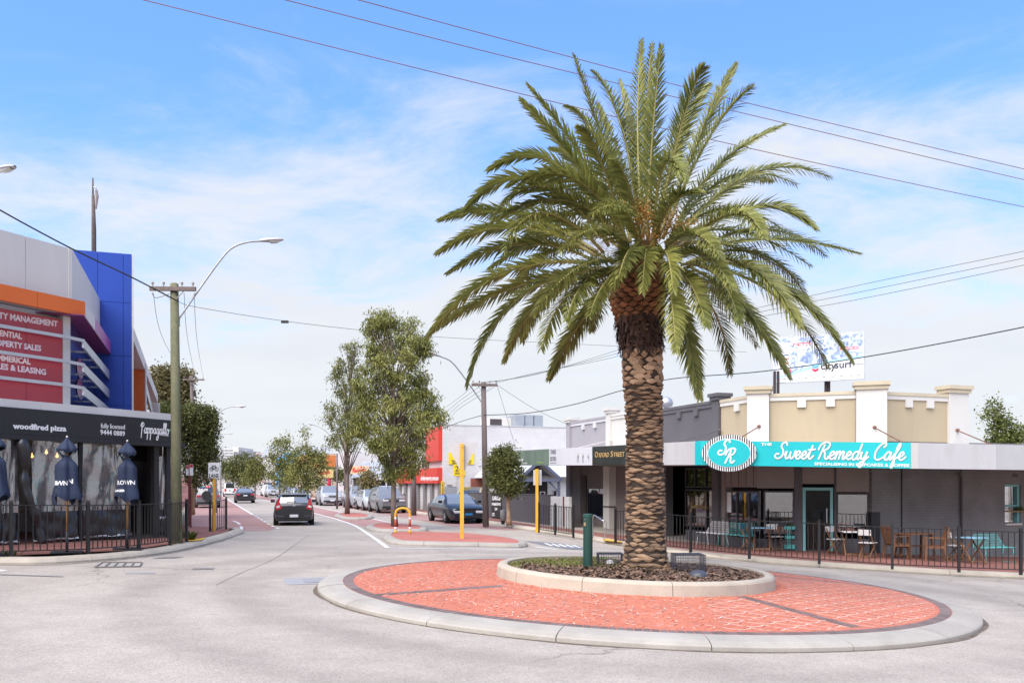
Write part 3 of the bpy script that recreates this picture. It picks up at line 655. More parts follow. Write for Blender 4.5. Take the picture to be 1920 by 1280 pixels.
mb.build('bark_chips', M_CHIP, root, kind='stuff')
gr = MB()
for k in range(5200):
    x, y = rg.gauss(1.15, .55), rg.gauss(17.5, .42)
    if rg.random() < .3: a = rg.uniform(1.6, 3.4); rr = rg.uniform(2.15, 2.4); x, y = RC.x + rr * cos(a), RC.y + rr * sin(a)
    if (x - RC.x) ** 2 + (y - RC.y) ** 2 > 5.7: continue
    h_ = rg.uniform(.02, .07); az = rg.random() * 6.28; c = Vector((x, y, zm(x, y) - .005)); d = Vector((cos(az), sin(az), 0)) * .006; e = Vector((rg.gauss(0, .02), rg.gauss(0, .02), h_))
    gr.add([c - d, c + d, c + e], [(0, 1, 2)])
go = gr.build('grass', mat('short grass', (.16, .20, .035), .8, .2, 3, island=.35)); tag(go, 'patchy short green grass on the mulch behind the green post', 'grass', kind='stuff')
# ================================================================== VEGETATION
def leafmat(name, col, col2, trans=.25, isl=.35, rough=.55, spec=.3):
    if name in MATS: return MATS[name]
    m = bpy.data.materials.new(name); m.use_nodes = True; t = m.node_tree; b = t.nodes['Principled BSDF']; o = t.nodes['Material Output']
    g = t.nodes.new('ShaderNodeNewGeometry'); oi = t.nodes.new('ShaderNodeObjectInfo'); nz = t.nodes.new('ShaderNodeTexNoise'); nz.inputs['Scale'].default_value = 1.1; nz.inputs['Detail'].default_value = 3; t.links.new(g.outputs['Position'], nz.inputs['Vector'])
    mx = t.nodes.new('ShaderNodeMixRGB'); mx.inputs[1].default_value = (*col, 1); mx.inputs[2].default_value = (*col2, 1)
    ad = t.nodes.new('ShaderNodeMath'); ad.operation = 'MULTIPLY_ADD'; t.links.new(g.outputs['Random Per Island'], ad.inputs[0]); ad.inputs[1].default_value = .6; sb = t.nodes.new('ShaderNodeMath'); sb.operation = 'MULTIPLY_ADD'; t.links.new(nz.outputs[0], sb.inputs[0]); sb.inputs[1].default_value = 1.4; sb.inputs[2].default_value = -.55; t.links.new(sb.outputs[0], ad.inputs[2]); ad.use_clamp = True
    t.links.new(ad.outputs[0], mx.inputs[0])
    mr = t.nodes.new('ShaderNodeMapRange'); t.links.new(oi.outputs['Random'], mr.inputs[0]); mr.inputs[3].default_value = .82; mr.inputs[4].default_value = 1.18
    v = t.nodes.new('ShaderNodeVectorMath'); v.operation = 'SCALE'; t.links.new(mx.outputs[0], v.inputs[0]); t.links.new(mr.outputs[0], v.inputs['Scale'])
    mr2 = t.nodes.new('ShaderNodeMapRange'); t.links.new(g.outputs['Random Per Island'], mr2.inputs[0]); mr2.inputs[3].default_value = 1 - isl; mr2.inputs[4].default_value = 1 + isl
    v2 = t.nodes.new('ShaderNodeVectorMath'); v2.operation = 'SCALE'; t.links.new(v.outputs[0], v2.inputs[0]); t.links.new(mr2.outputs[0], v2.inputs['Scale'])
    t.links.new(v2.outputs[0], b.inputs['Base Color']); b.inputs['Roughness'].default_value = rough; b.inputs['Specular IOR Level'].default_value = spec
    tr = t.nodes.new('ShaderNodeBsdfTranslucent'); t.links.new(v2.outputs[0], tr.inputs[0]); ms = t.nodes.new('ShaderNodeMixShader'); ms.inputs[0].default_value = trans
    t.links.new(b.outputs[0], ms.inputs[1]); t.links.new(tr.outputs[0], ms.inputs[2]); t.links.new(ms.outputs[0], o.inputs[0])
    MATS[name] = m; return m

# ---- the palm
YP = 17.0
palm = thing('date_palm', 'tall thick-trunked date palm with arching fronds in the middle of the roundabout', 'palm tree', (2.6, YP, zm(2.6, YP)))
def pz(y): return EYE + (HY - y) / F * YP
def pX(x): return (x - CX) / F * YP
prof = [(1078, 1211, .57), (1066, 1211, .53), (1050, 1210, .455), (1020, 1210, .42), (960, 1210, .40), (880, 1209, .385), (800, 1208, .38), (740, 1206, .39), (700, 1205, .41), (660, 1204, .41), (630, 1203, .395), (605, 1201, .42), (590, 1198, .47), (570, 1194, .50), (545, 1196, .52), (525, 1198, .50), (495, 1203, .44), (455, 1210, .26)]
def trunk_at(z):
    ys = HY - (z - EYE) / YP * F
    for (ya, xa, ra), (yb, xb, rb_) in zip(prof, prof[1:]):
        if yb <= ys <= ya: t = (ya - ys) / (ya - yb); return pX(xa + (xb - xa) * t), ra + (rb_ - ra) * t
    return (pX(prof[-1][1]), prof[-1][2]) if ys < prof[-1][0] else (pX(prof[0][1]), prof[0][2])
mb = MB(); rows = []
for y, x, r in prof: rows.append([Vector((pX(x) + (r - .05) * cos(2 * pi * k / 28), YP + (r - .05) * sin(2 * pi * k / 28), pz(y))) for k in range(29)])
mb.grid(rows)
trunk = mb.build('trunk', mat('palm trunk core', (.055, .038, .028), .95, .4, 5, bump=.8, bscale=25, fine=.3, fscale=30), palm, fix=True, smooth_=True)
def scar_mesh(w_, h_, d_):
    m = MB(); o = [(-w_, 0, .0), (-w_ * .55, -h_ * .62, .35 * d_), (0, -h_, .45 * d_), (w_ * .55, -h_ * .62, .35 * d_), (w_, 0, .0), (w_ * .5, h_ * .55, .8 * d_), (0, h_ * .8, d_), (-w_ * .5, h_ * .55, .8 * d_)]
    c = [(p[0] * .55, p[1] * .45 + .004, d_ * 1.08) for p in o]; vs = [Vector((p[0], -p[2], p[1])) for p in o] + [Vector((p[0], -p[2], p[1])) for p in c]
    vs += [Vector((p[0] * .9, .05, p[1] * .8)) for p in o]
    m.add(vs, [(i, (i + 1) % 8, 8 + (i + 1) % 8, 8 + i) for i in range(8)] + [tuple(range(8, 16))] + [((i + 1) % 8, i, 16 + i, 16 + (i + 1) % 8) for i in range(8)]); return m
M_SCAR = mat('palm leaf scar', (.32, .21, .128), .9, .4, 3.0, rnd=.38, island=.38, bump=.9, bscale=50, dirt=.55, dirtcol=(.10, .07, .052), dscale=5, fine=.35, fscale=40, aniso=(1, 1, 2.2))
M_SCAR2 = mat('palm leaf scar pale', (.46, .31, .20), .9, .3, 3.0, rnd=.3, island=.3, bump=.8, bscale=50, dirt=.45, dirtcol=(.12, .075, .05), dscale=4, fine=.3, fscale=40)
M_STUB = mat('palm cut stub', (.24, .105, .045), .85, .35, 4, rnd=.35, island=.3, bump=.6, bscale=40, dirt=.5, dirtcol=(.06, .03, .02), dscale=5)
scars = []; rg = random.Random(11); z = pz(1074); row = 0
while z < pz(606):
    ypx = HY - (z - EYE) / YP * F; x0, r = trunk_at(z)
    pale = ypx < 720 and ypx > 655; fib = ypx <= 655
    pitch = .061 if not pale else .088
    if fib: pitch = .058
    if ypx > 1000: pitch = .095
    n = (10 if not pale else 12) if not fib else 9
    for k in range(n):
        a = 2 * pi * (k + .5 * (row % 2)) / n + row * .02 + rg.gauss(0, .07)
        if rg.random() < .08 and not pale: continue
        scars.append((x0, r, a, z + rg.gauss(0, .016), (r * pi / n) * rg.uniform(.62, 1.3), pitch * rg.uniform(.40, .66) * (1.35 if pale else 1), rg.uniform(.010, .034) if not fib else rg.uniform(.004, .014), 1 if pale and rg.random() < .8 else 0))
    z += pitch; row += 1
z = pz(603); row = 0
while z < pz(492):
    x0, r = trunk_at(z)
    for k in range(15):
        a = 2 * pi * (k + .5 * (row % 2)) / 15; scars.append((x0, r - .01, a, z, r * pi / 15 * 1.05, .058, rg.uniform(.05, .09), 2))
    z += .088; row += 1
vis = sorted([s for s in scars if sin(s[2]) < .05], key=lambda s: -s[4] * s[5]); single = set(id(s) for s in vis[:300])
smesh = {}; resm = {0: MB(), 1: MB(), 2: MB()}
for s in scars:
    x0, r, a, z, w_, h_, d_, kd = s; R = Matrix.Rotation(a + pi / 2, 3, 'Z'); loc = Vector((x0 + (r - .04) * cos(a), YP + (r - .04) * sin(a), z)); tl = Matrix.Rotation(rg.gauss(0, .08), 3, 'Y')
    if id(s) in single:
        key = (kd, round(w_, 2), round(h_, 2), round(d_ / .02))
        if key not in smesh: me = scar_mesh(w_, h_, d_).mesh('leaf_scar'); me.materials.append((M_SCAR, M_SCAR2, M_STUB)[kd]); smesh[key] = me
        o = link('leaf_scar', smesh[key], None, palm); o.location = loc - ORG[palm.name]; o.rotation_euler = (R @ tl).to_euler()
    else:
        q = scar_mesh(w_, h_, d_); resm[kd].add([R @ tl @ v + loc for v in q.v], q.f)
for kd, m_, nm in ((0, M_SCAR, 'leaf_scar_rows'), (1, M_SCAR2, 'leaf_scar_rows'), (2, M_STUB, 'frond_stub_rows')): 
    if resm[kd].v: resm[kd].build(nm, m_, palm, kind='stuff')
# old fibre ruff under the crown
mb = MB()
for k in range(420):
    a = rg.random() * 2 * pi; z = pz(rg.uniform(590, 648)); x0, r = trunk_at(z); L_ = rg.uniform(.08, .24) * (1.8 if cos(a) < -.6 and rg.random() < .4 else 1); c = Vector((x0 + r * cos(a), YP + r * sin(a), z)); o_ = Vector((cos(a), sin(a), 0)); tng = Vector((-sin(a), cos(a), 0))
    e = c + o_ * rg.uniform(.02, .09) + Vector((0, 0, -L_)) + tng * rg.gauss(0, .05); w_ = tng * rg.uniform(.012, .045)
    mb.add([c - w_, c + w_, e + w_ * .6, e - w_ * .6], [(0, 1, 2, 3)])
mb.build('fibre_ruff', mat('palm fibre', (.075, .042, .032), .95, .3, 6, island=.45), palm, kind='stuff')

M_FROND = leafmat('palm leaf', (.140, .164, .042), (.285, .275, .074), .32, .3, .42, .45)
M_RACH = mat('palm rachis', (.33, .29, .10), .55, .15, 4, rnd=.2)
def frond(B, Mid, T, L, sgn, twist=0.0, leaf=.50, dens=1.0, tm=.55, young=False):
    """B, Mid, T: base, mid and tip as seen in the photo; depth towards (-) or away (+) from the viewer makes up the length L (m)"""
    sc = F / YP; l2 = (Vector(B) - Vector(Mid)).length / sc + (Vector(Mid) - Vector(T)).length / sc
    dep = sqrt(max(.15, L * L - l2 * l2)) * sgn * .8
    t = tm; ctl = [(Mid[i] - (1 - t) ** 2 * B[i] - t * t * T[i]) / (2 * t * (1 - t)) for i in (0, 1)]
    p0 = Vector((pX(B[0]), YP + (.18 * sgn), pz(B[1])))
    Yc, Yt = YP + dep * .58, YP + dep
    p1 = P(ctl[0], ctl[1], Yc); p2 = P(T[0], T[1], Yt)
    ax = Vector((pX(1210), YP, 0)); hd = Vector((p2.x - p0.x, p2.y - p0.y, 0))
    if hd.length < .3: hd = Vector((hd.x, (1 if sgn > 0 else -1) * .6, 0))
    hd.normalize(); side0 = Vector((hd.y, -hd.x, 0))
    n = 26; path = []
    for i in range(n + 1):
        q = i / n; path.append(p0 * (1 - q) ** 2 + p1 * 2 * q * (1 - q) + p2 * q * q)
    rr = [max(.004, .030 * (1 - i / n) ** .8 + .004) for i in range(n + 1)]
    mb = MB(); mb.tube(path, rr, 5); fo = mb.build('frond', M_RACH, palm, smooth_=True)
    lm = MB(); m = int(125 * dens * (L / 4.6)); r_ = random.Random(int(T[0] * 31 + T[1] * 7))
    ph = r_.random() * 9
    for k in range(m):
        q = .09 + .905 * (k / (m - 1)) ** .95; i = min(int(q * n), n - 1); fr = q * n - i; c = path[i].lerp(path[i + 1], fr); tg = (path[i + 1] - path[i]).normalized()
        sd_ = (side0 - tg * side0.dot(tg)).normalized(); nm = sd_.cross(tg).normalized()
        if nm.z < -.15 and not young: nm = -nm
        if q < .22: ln = leaf * (.28 + 2.6 * (q - .09))
        else: ln = leaf * (.62 + .38 * sin(min(1, (q - .1) / .5) * pi / 2)) * (1 - max(0, (q - .55) / .45) ** 1.6 * .72)
        fw = 50 - 26 * q; 
        for sg in (-1, 1):
            tw = twist + .12 * sin(q * 5 + ph)
            ang = radians(fw + r_.gauss(0, 3)); lift = radians((46, 14, -14)[(k + (sg > 0)) % 3] + r_.gauss(0, 7))
            if young: lift *= .5
            out = (sd_ * sg * cos(lift + tw * sg) + nm * sin(lift + tw * sg)); d = (tg * cos(ang) + out * sin(ang)).normalized(); l = ln * r_.uniform(.92, 1.06)
            wv = tg.cross(out).cross(d); wv = d.cross(tg.cross(d)).normalized() if wv.length < 1e-3 else (tg - d * tg.dot(d)).normalized(); wv = (wv * .8 + nm * .6 * sg).normalized() * .0185
            dr = Vector((0, 0, -1)) * l * (.10 + .10 * q); a = c + d * l * .5 + dr * .25; e = c + d * l + dr
            lm.add([c - wv * .6, c + wv * .6, a + wv, a - wv, e], [(0, 1, 2, 3), (3, 2, 4)])
    lm.build('leaflets', M_FROND, fo, kind='stuff')
U, Lw = (1213, 452), (1206, 498)
FR = [  # base, mid, tip, length, depth sign, twist
 ((1212, 470), (1222, 270), (1240, 86), 4.4, -.55, 0), ((1208, 440), (1196, 240), (1202, 76), 4.3, .6, 0), ((1218, 440), (1212, 240), (1222, 84), 4.2, .8, 0),
 ((1195, 450), (1128, 255), (1076, 105), 4.6, .4, .2), ((1200, 440), (1165, 235), (1112, 134), 4.2, .9, 0), ((1202, 440), (1180, 260), (1161, 152), 4.0, 1, 0),
 ((1180, 455), (1085, 285), (990, 160), 4.6, .35, .1), ((1172, 452), (1075, 300), (978, 188), 4.7, -.35, .3), ((1185, 450), (1120, 260), (1062, 200), 4.3, .9, 0),
 ((1175, 470), (1125, 300), (1088, 238), 3.9, -.9, .2), ((1165, 458), (1105, 330), (1034, 279), 3.9, .7, 0),
 ((1150, 450), (1030, 300), (917, 318), 4.4, .5, 0), ((1140, 455), (985, 335), (872, 392), 4.5, .35, 0), ((1140, 465), (1010, 350), (925, 412), 4.2, -.8, .1),
 ((1120, 470), (950, 398), (826, 412), 4.6, .5, 0), ((1120, 480), (950, 425), (821, 474), 4.6, .3, 0), ((1120, 490), (970, 458), (841, 511), 4.5, .6, 0), ((1130, 478), (1010, 400), (945, 470), 4.2, -.9, 0),
 ((1125, 495), (925, 520), (800, 634), 5.0, .3, 0), ((1125, 500), (945, 545), (813, 620), 4.9, .7, 0), ((1150, 505), (960, 570), (876, 722), 5.0, -.25, 0), ((1160, 510), (1020, 560), (946, 676), 4.7, .7, 0),
 ((1175, 510), (1060, 560), (1015, 655), 4.3, -.95, .15), ((1165, 512), (1085, 610), (1031, 708), 4.6, .45, 0), ((1188, 505), (1135, 530), (1105, 592), 3.4, -1.0, .1),
 ((1240, 490), (1258, 560), (1267, 658), 4.2, -1.0, 0), ((1235, 510), (1283, 620), (1311, 745), 4.3, -.55, 0), ((1258, 505), (1340, 585), (1368, 700), 4.6, .5, 0), ((1275, 500), (1350, 525), (1386, 604), 4.0, -1.0, 0),
 ((1290, 500), (1405, 590), (1478, 704), 4.9, -.3, 0), ((1300, 495), (1460, 560), (1550, 688), 5.0, .35, 0), ((1310, 490), (1480, 545), (1598, 678), 5.1, -.3, 0),
 ((1228, 440), (1284, 215), (1320, 126), 4.2, -.6, .2), ((1226, 435), (1290, 220), (1330, 158), 4.1, .9, 0), ((1236, 445), (1322, 235), (1379, 121), 4.5, .3, -.1), ((1242, 450), (1335, 250), (1411, 163), 4.5, -.3, .2),
 ((1255, 455), (1350, 308), (1471, 233), 4.5, .5, 0), ((1260, 462), (1420, 322), (1556, 333), 4.6, .3, 0), ((1270, 470), (1425, 388), (1527, 426), 4.4, -.6, 0), ((1275, 480), (1450, 448), (1611, 475), 4.8, .35, 0),
 ((1270, 470), (1380, 402), (1432, 442), 4.0, -1.0, 0), ((1290, 490), (1430, 478), (1512, 558), 4.6, .6, 0), ((1285, 478), (1440, 430), (1548, 480), 4.6, .8, 0), ((1295, 495), (1420, 510), (1500, 610), 4.6, -.8, 0),
 ((1222, 470), (1246, 310), (1284, 335), 3.6, -1.0, .1), ((1196, 480), (1165, 390), (1110, 400), 3.8, -1.0, 0), ((1190, 490), (1120, 430), (1050, 470), 4.1, -1.0, 0), ((1240, 480), (1300, 440), (1350, 480), 4.0, -1.0, 0),
 ((1180, 500), (1080, 505), (1000, 590), 4.4, -.9, 0), ((1150, 490), (1040, 470), (960, 545), 4.5, .9, 0), ((1230, 505), (1330, 540), (1420, 650), 4.8, .9, 0), ((1205, 500), (1180, 470), (1160, 520), 3.6, -1.0, 0), ((1255, 498), (1320, 480), (1375, 540), 4.2, -1, 0),
 ((1190, 440), (1150, 290), (1120, 195), 4.0, 1, 0), ((1235, 440), (1265, 270), (1290, 175), 4.0, 1, 0), ((1170, 450), (1060, 350), (985, 330), 4.3, 1, 0), ((1250, 450), (1380, 345), (1450, 340), 4.3, 1, 0), ((1160, 500), (1040, 540), (980, 640), 4.6, 1, 0), ((1262, 500), (1380, 560), (1440, 640), 4.6, 1, 0), ((1215, 500), (1222, 560), (1226, 610), 4.0, 1, 0), ((1175, 505), (1130, 560), (1110, 620), 4.2, 1, 0),
 ((1250, 505), (1295, 535), (1325, 610), 4.0, -.9, 0), ((1160, 505), (1095, 530), (1062, 600), 4.2, -.85, 0),
 ((1192, 505), (1172, 478), (1150, 540), 3.2, -1, 0), ((1212, 505), (1210, 475), (1204, 545), 3.0, -1, 0), ((1232, 505), (1250, 478), (1262, 545), 3.1, -1, 0),
 ((1225, 465), (1262, 380), (1312, 360), 3.4, -.9, 0), ((1200, 462), (1175, 340), (1150, 300), 3.4, -1, 0),
]
rf = random.Random(77)
for k in range(9):                    # younger and rear fronds that close up the crown
    a = radians((-22 + 62 * (k // 2 + rf.random()) / 5) if k % 2 else (140 + 62 * (k // 2 + rf.random()) / 5)); el = rf.uniform(220, 300); tx, ty = 1212 + el * 1.05 * cos(a), 440 - el * sin(a) * (1.0 if sin(a) > 0 else .7); my = 440 - el * .62 * sin(a) - 38 * abs(cos(a)); FR.append(((1212 + 40 * cos(a), 470), (1212 + el * .58 * cos(a), my), (tx, ty + 26 * abs(cos(a))), rf.uniform(3.7, 4.4), rf.choice((.9, .8, -.85, 1.0)), 0))
for B, Mi, T, L_, sg, tw in FR: frond(B, Mi, T, L_, sg, tw, leaf=.49)
# fruiting stalks and dry fibre in the heart of the crown
mb = MB(); fm = MB()
for k in range(26):
    cx, cy = (rg.gauss(1262, 16), rg.gauss(425, 16)) if k % 2 else (rg.gauss(1196, 14), rg.gauss(400, 22)); a = Vector((pX(1215 + rg.gauss(0, 8)), YP - .25, pz(478))); e = P(cx, cy, YP - rg.uniform(.5, 1.1))
    m_ = a.lerp(e, .55) + Vector((0, 0, .12)); fm.tube([a, m_, e], .007, 4)
    for q in range(30):
        c = m_.lerp(e, rg.uniform(.3, 1.1)) + Vector((rg.gauss(0, .06), rg.gauss(0, .06), rg.gauss(0, .07))); s_ = rg.uniform(.010, .017); mb.add([c + Vector((s_, 0, 0)), c + Vector((-s_, 0, 0)), c + Vector((0, s_, 0)), c + Vector((0, -s_, 0)), c + Vector((0, 0, s_ * 1.4)), c + Vector((0, 0, -s_ * 1.4))], [(0, 2, 4), (2, 1, 4), (1, 3, 4), (3, 0, 4), (2, 0, 5), (1, 2, 5), (3, 1, 5), (0, 3, 5)])
fs_ = fm.build('fruit_stalks', mat('fruit stalk', (.40, .22, .06), .6, .2, 4, island=.3), palm, kind='stuff'); mb.build('dates', mat('orange dates', (.42, .20, .045), .5, .2, 4, island=.5), fs_, kind='stuff')
mb = MB()
for k in range(900):
    cx, cy = rg.choice([(1130, 455), (1165, 480), (1110, 440), (1300, 455), (1250, 485), (1190, 470)]); a = P(cx + rg.gauss(0, 20), cy + rg.gauss(0, 13), YP - rg.uniform(-.3, .7)); e = a + Vector((rg.gauss(0, .14), rg.gauss(0, .1), rg.gauss(-.05, .09))); w_ = Vector((0, 0, .004))
    mb.add([a - w_, a + w_, e], [(0, 1, 2)])
mb.build('dry_fibres', mat('dry palm fibre', (.27, .16, .10), .9, .2, 5, island=.3), palm, kind='stuff')

# ---- broadleaf street trees
def crown_mb(lobes, Y, n, leaf, droop=.6, seed=1, shell=.62, aspect=.30, flat=1.0, clump=26):
    """lobes: (px, py, rx, ry[, dY]) ellipsoids; leaves gathered in clumps hung on twig ends"""
    r = random.Random(seed); mb = MB(); sc = Y / F; tot = sum(l[2] * l[3] * min(l[2], 99) for l in lobes)
    for lb in lobes:
        c = P(lb[0], lb[1], Y + (lb[4] if len(lb) > 4 else 0)); rx, rz_ = lb[2] * sc, lb[3] * sc; ry = rx * flat; m = max(1, int(n * lb[2] * lb[3] * min(lb[2], 99) / tot / clump))
        for k in range(m):
            while True:
                d = Vector((r.uniform(-1, 1), r.uniform(-1, 1), r.uniform(-1, 1)))
                if .02 < d.length < 1: break
            d = d.normalized() * (d.length ** shell); q = c + Vector((d.x * rx, d.y * ry, d.z * rz_)); cs = r.uniform(.5, 1.2) * leaf * (2.3 if len(lobes) < 30 else 1.55)
            for j in range(clump):
                p = q + Vector((r.gauss(0, cs * .55), r.gauss(0, cs * .55), r.gauss(0, cs * .5))); ld = Vector((r.gauss(0, .6), r.gauss(0, .6), r.gauss(-droop, .45))).normalized(); sd_ = ld.cross(Vector((r.gauss(0, 1), r.gauss(0, 1), r.gauss(0, 1)))).normalized(); l = leaf * r.uniform(.6, 1.25); w_ = sd_ * l * aspect * .5
                mb.add([p, p + ld * l * .45 + w_, p + ld * l, p + ld * l * .45 - w_], [(0, 1, 2, 3)])
    return mb
def in_poly(p, poly):
    c = False
    for (x0, y0), (x1, y1) in zip(poly, poly[1:] + poly[:1]):
        if (y0 > p[1]) != (y1 > p[1]) and p[0] < (x1 - x0) * (p[1] - y0) / (y1 - y0) + x0: c = not c
    return c
def clumps(poly, n, r0, r1, Y, seed):
    r = random.Random(seed); xs_ = [p[0] for p in poly]; ys_ = [p[1] for p in poly]; o = []; tries = 0
    while len(o) < n and tries < 9000:
        tries += 1; p = (r.uniform(min(xs_), max(xs_)), r.uniform(min(ys_), max(ys_))); q = r.uniform(r0, r1)
        if not in_poly(p, poly) or any((p[0] - c[0]) ** 2 + ((p[1] - c[1]) * 1.2) ** 2 < (.62 * (q + c[2])) ** 2 and abs(c[4]) < 99 for c in o if r.random() < .8): continue
        span = [x for x in range(int(min(xs_)), int(max(xs_)), 4) if in_poly((x, p[1]), poly)]; hw_ = (max(span) - min(span)) / 2 if span else 10; e = 1 - abs(p[0] - (max(span) + min(span)) / 2) / max(1, hw_) if span else 0
        o.append((p[0], p[1], q, q * r.uniform(.7, 1.0), r.uniform(-1, 1) * max(0, e) ** .5 * hw_ * Y / F))
    return o
def tree(name, label, base, Y, lobes, n, leaf, mleaf, mbark, r0=.09, top=None, droop=.6, seed=1, group=None, aspect=.3, flat=1.0, clump=26, shell=.62, lean=None, branches=True):
    z0 = base.z; root = thing(name, label, 'tree', base, group=group); rg_ = random.Random(seed)
    tp = top or (lobes[0][0], lobes[0][1]); pt = P(tp[0], tp[1], Y); path = []
    for i in range(9):
        t = i / 8; q = base.lerp(pt, t); q += Vector((sin(t * 4 + seed) * .06 * (pt.z - z0) * .12, cos(t * 3 + seed) * .03, 0)) * (t > 0); path.append(q)
    mb = MB(); mb.tube(path, [r0 * 1.25] + [max(.015, r0 * (1 - .88 * i / 8)) for i in range(1, 9)], 8); tk = mb.build('trunk', mbark, root, smooth_=True)
    if branches:
        bm_ = MB()
        for lb in lobes:
            for rep in range(2 if len(lobes) < 30 else 1):
                c = P(lb[0] + rg_.uniform(-.5, .5) * lb[2], lb[1] + rg_.uniform(-.5, .3) * lb[3], Y + rg_.uniform(-.5, .5) * lb[2] * Y / F); hh = (c.z - z0) / max(.1, pt.z - z0); s_ = path[min(8, max(2, int((hh - .18) * 8)))]
                m_ = s_.lerp(c, .5) + Vector((0, 0, .05 * (c - s_).length)); bm_.tube([s_, m_, c], [r0 * .35, r0 * .22, .008], 5)
        bm_.build('branches', mbark, tk, kind='stuff', smooth_=True)
    crown_mb(lobes, Y, n, leaf, droop, seed, shell, aspect, flat, clump).build('crown', mleaf, root, kind='stuff')
    return root
L_EUC = leafmat('tree leaf olive', (.115, .138, .036), (.28, .265, .075), .25, .4)
L_DARK = leafmat('tree leaf deep', (.075, .09, .026), (.165, .165, .046), .2, .4)
L_BRT = leafmat('tree leaf bright', (.070, .095, .022), (.15, .16, .04), .25, .35)
L_BRN = leafmat('tree leaf brownish', (.10, .09, .038), (.20, .165, .065), .2, .4)
B_GREY = mat('bark grey brown', (.19, .15, .125), .9, .25, 6, bump=.6, bscale=25)
B_PALE = mat('bark pale peeling', (.48, .34, .22), .9, .3, 7, bump=.7, bscale=25, dirt=.5, dirtcol=(.24, .16, .11), dscale=6)
tree('street_tree', 'large bushy olive-green tree on the tree island beside the yellow hoop rail', G(740, 992) + Vector((0, 0, .12)), 36.5,
     clumps([(703, 578), (738, 586), (735, 612), (772, 594), (786, 618), (770, 640), (796, 644), (804, 664), (780, 682), (792, 702), (780, 716), (798, 730), (806, 755), (830, 772), (826, 792), (808, 802), (796, 816), (806, 836), (790, 852), (786, 876), (762, 886), (752, 892), (724, 886), (714, 866), (728, 850), (698, 842), (688, 816), (668, 810), (666, 780), (684, 760), (664, 742), (672, 714), (690, 704), (684, 680), (694, 650), (688, 620)], 100, 9, 17, 36.5, 5), 32000, .19, L_EUC, B_GREY, .125, (735, 640), .9, 5, aspect=.24, clump=40, shell=.8)
tree('street_tree', 'slender thin-crowned tree on the median between the hatchback and the bushy tree', G(651, 967) + Vector((0, 0, .12)), 51.0,
     clumps([(655, 632), (666, 640), (672, 680), (690, 700), (686, 740), (694, 780), (690, 830), (668, 846), (655, 830), (640, 850), (622, 835), (612, 800), (608, 770), (628, 745), (626, 700), (642, 670)], 42, 9, 15, 51, 9), 8200, .20, L_EUC, B_GREY, .13, (657, 690), .8, 9, aspect=.24, clump=30, shell=.8)
tree('street_tree', 'small round-topped tree with peeling pale trunk beside the grey bin', G(955, 983.5, .14), 37.6,
     [(945, 862, 25, 28), (930, 875, 18, 22), (962, 890, 18, 26), (938, 900, 22, 24), (955, 912, 22, 16), (928, 850, 8, 9), (968, 915, 12, 10)], 15000, .115, L_DARK, B_PALE, .11, (950, 880), .35, 3, aspect=.42)
tree('clipped_tree', 'dense clipped street tree behind the mossy power pole', G(360, 962, .14), 50.0,
     [(366, 790, 38, 34), (385, 800, 24, 40), (362, 835, 34, 40), (385, 850, 22, 40), (372, 885, 26, 26), (350, 800, 20, 36), (392, 775, 14, 14)], 30000, .14, L_DARK, B_PALE, .16, (368, 830), .3, 4, aspect=.5, shell=.35)
tree('background_tree', 'big brownish tree rising behind the orange wall panel', Vector((-29.5, 76, zg(-29.5, 76))), 76.0,
     [(318, 720, 36, 28), (300, 705, 18, 16), (338, 710, 22, 22), (318, 750, 36, 28), (345, 745, 16, 26), (296, 740, 16, 20)], 16000, .28, L_BRN, B_GREY, .3, (318, 730), .2, 6, aspect=.5)
tree('background_shrub', 'bright green bush showing past the end of the purple fins', Vector((-21.8, 55, zg(-21.8, 55))), 55.0, [(304, 762, 9, 9), (312, 770, 12, 10)], 1500, .12, L_BRT, B_GREY, .06, (306, 770), .1, 8, aspect=.5)
tree('background_tree', 'leafy tree behind the awning at the far right edge', Vector((21.6, 38, -.3)), 38.0,
     [(1862, 772, 16, 18), (1880, 795, 18, 16), (1868, 815, 14, 16), (1900, 822, 22, 16), (1916, 812, 14, 16), (1885, 828, 26, 12)], 4200, .14, L_BRT, B_GREY, .1, (1885, 800), .2, 12, aspect=.5)
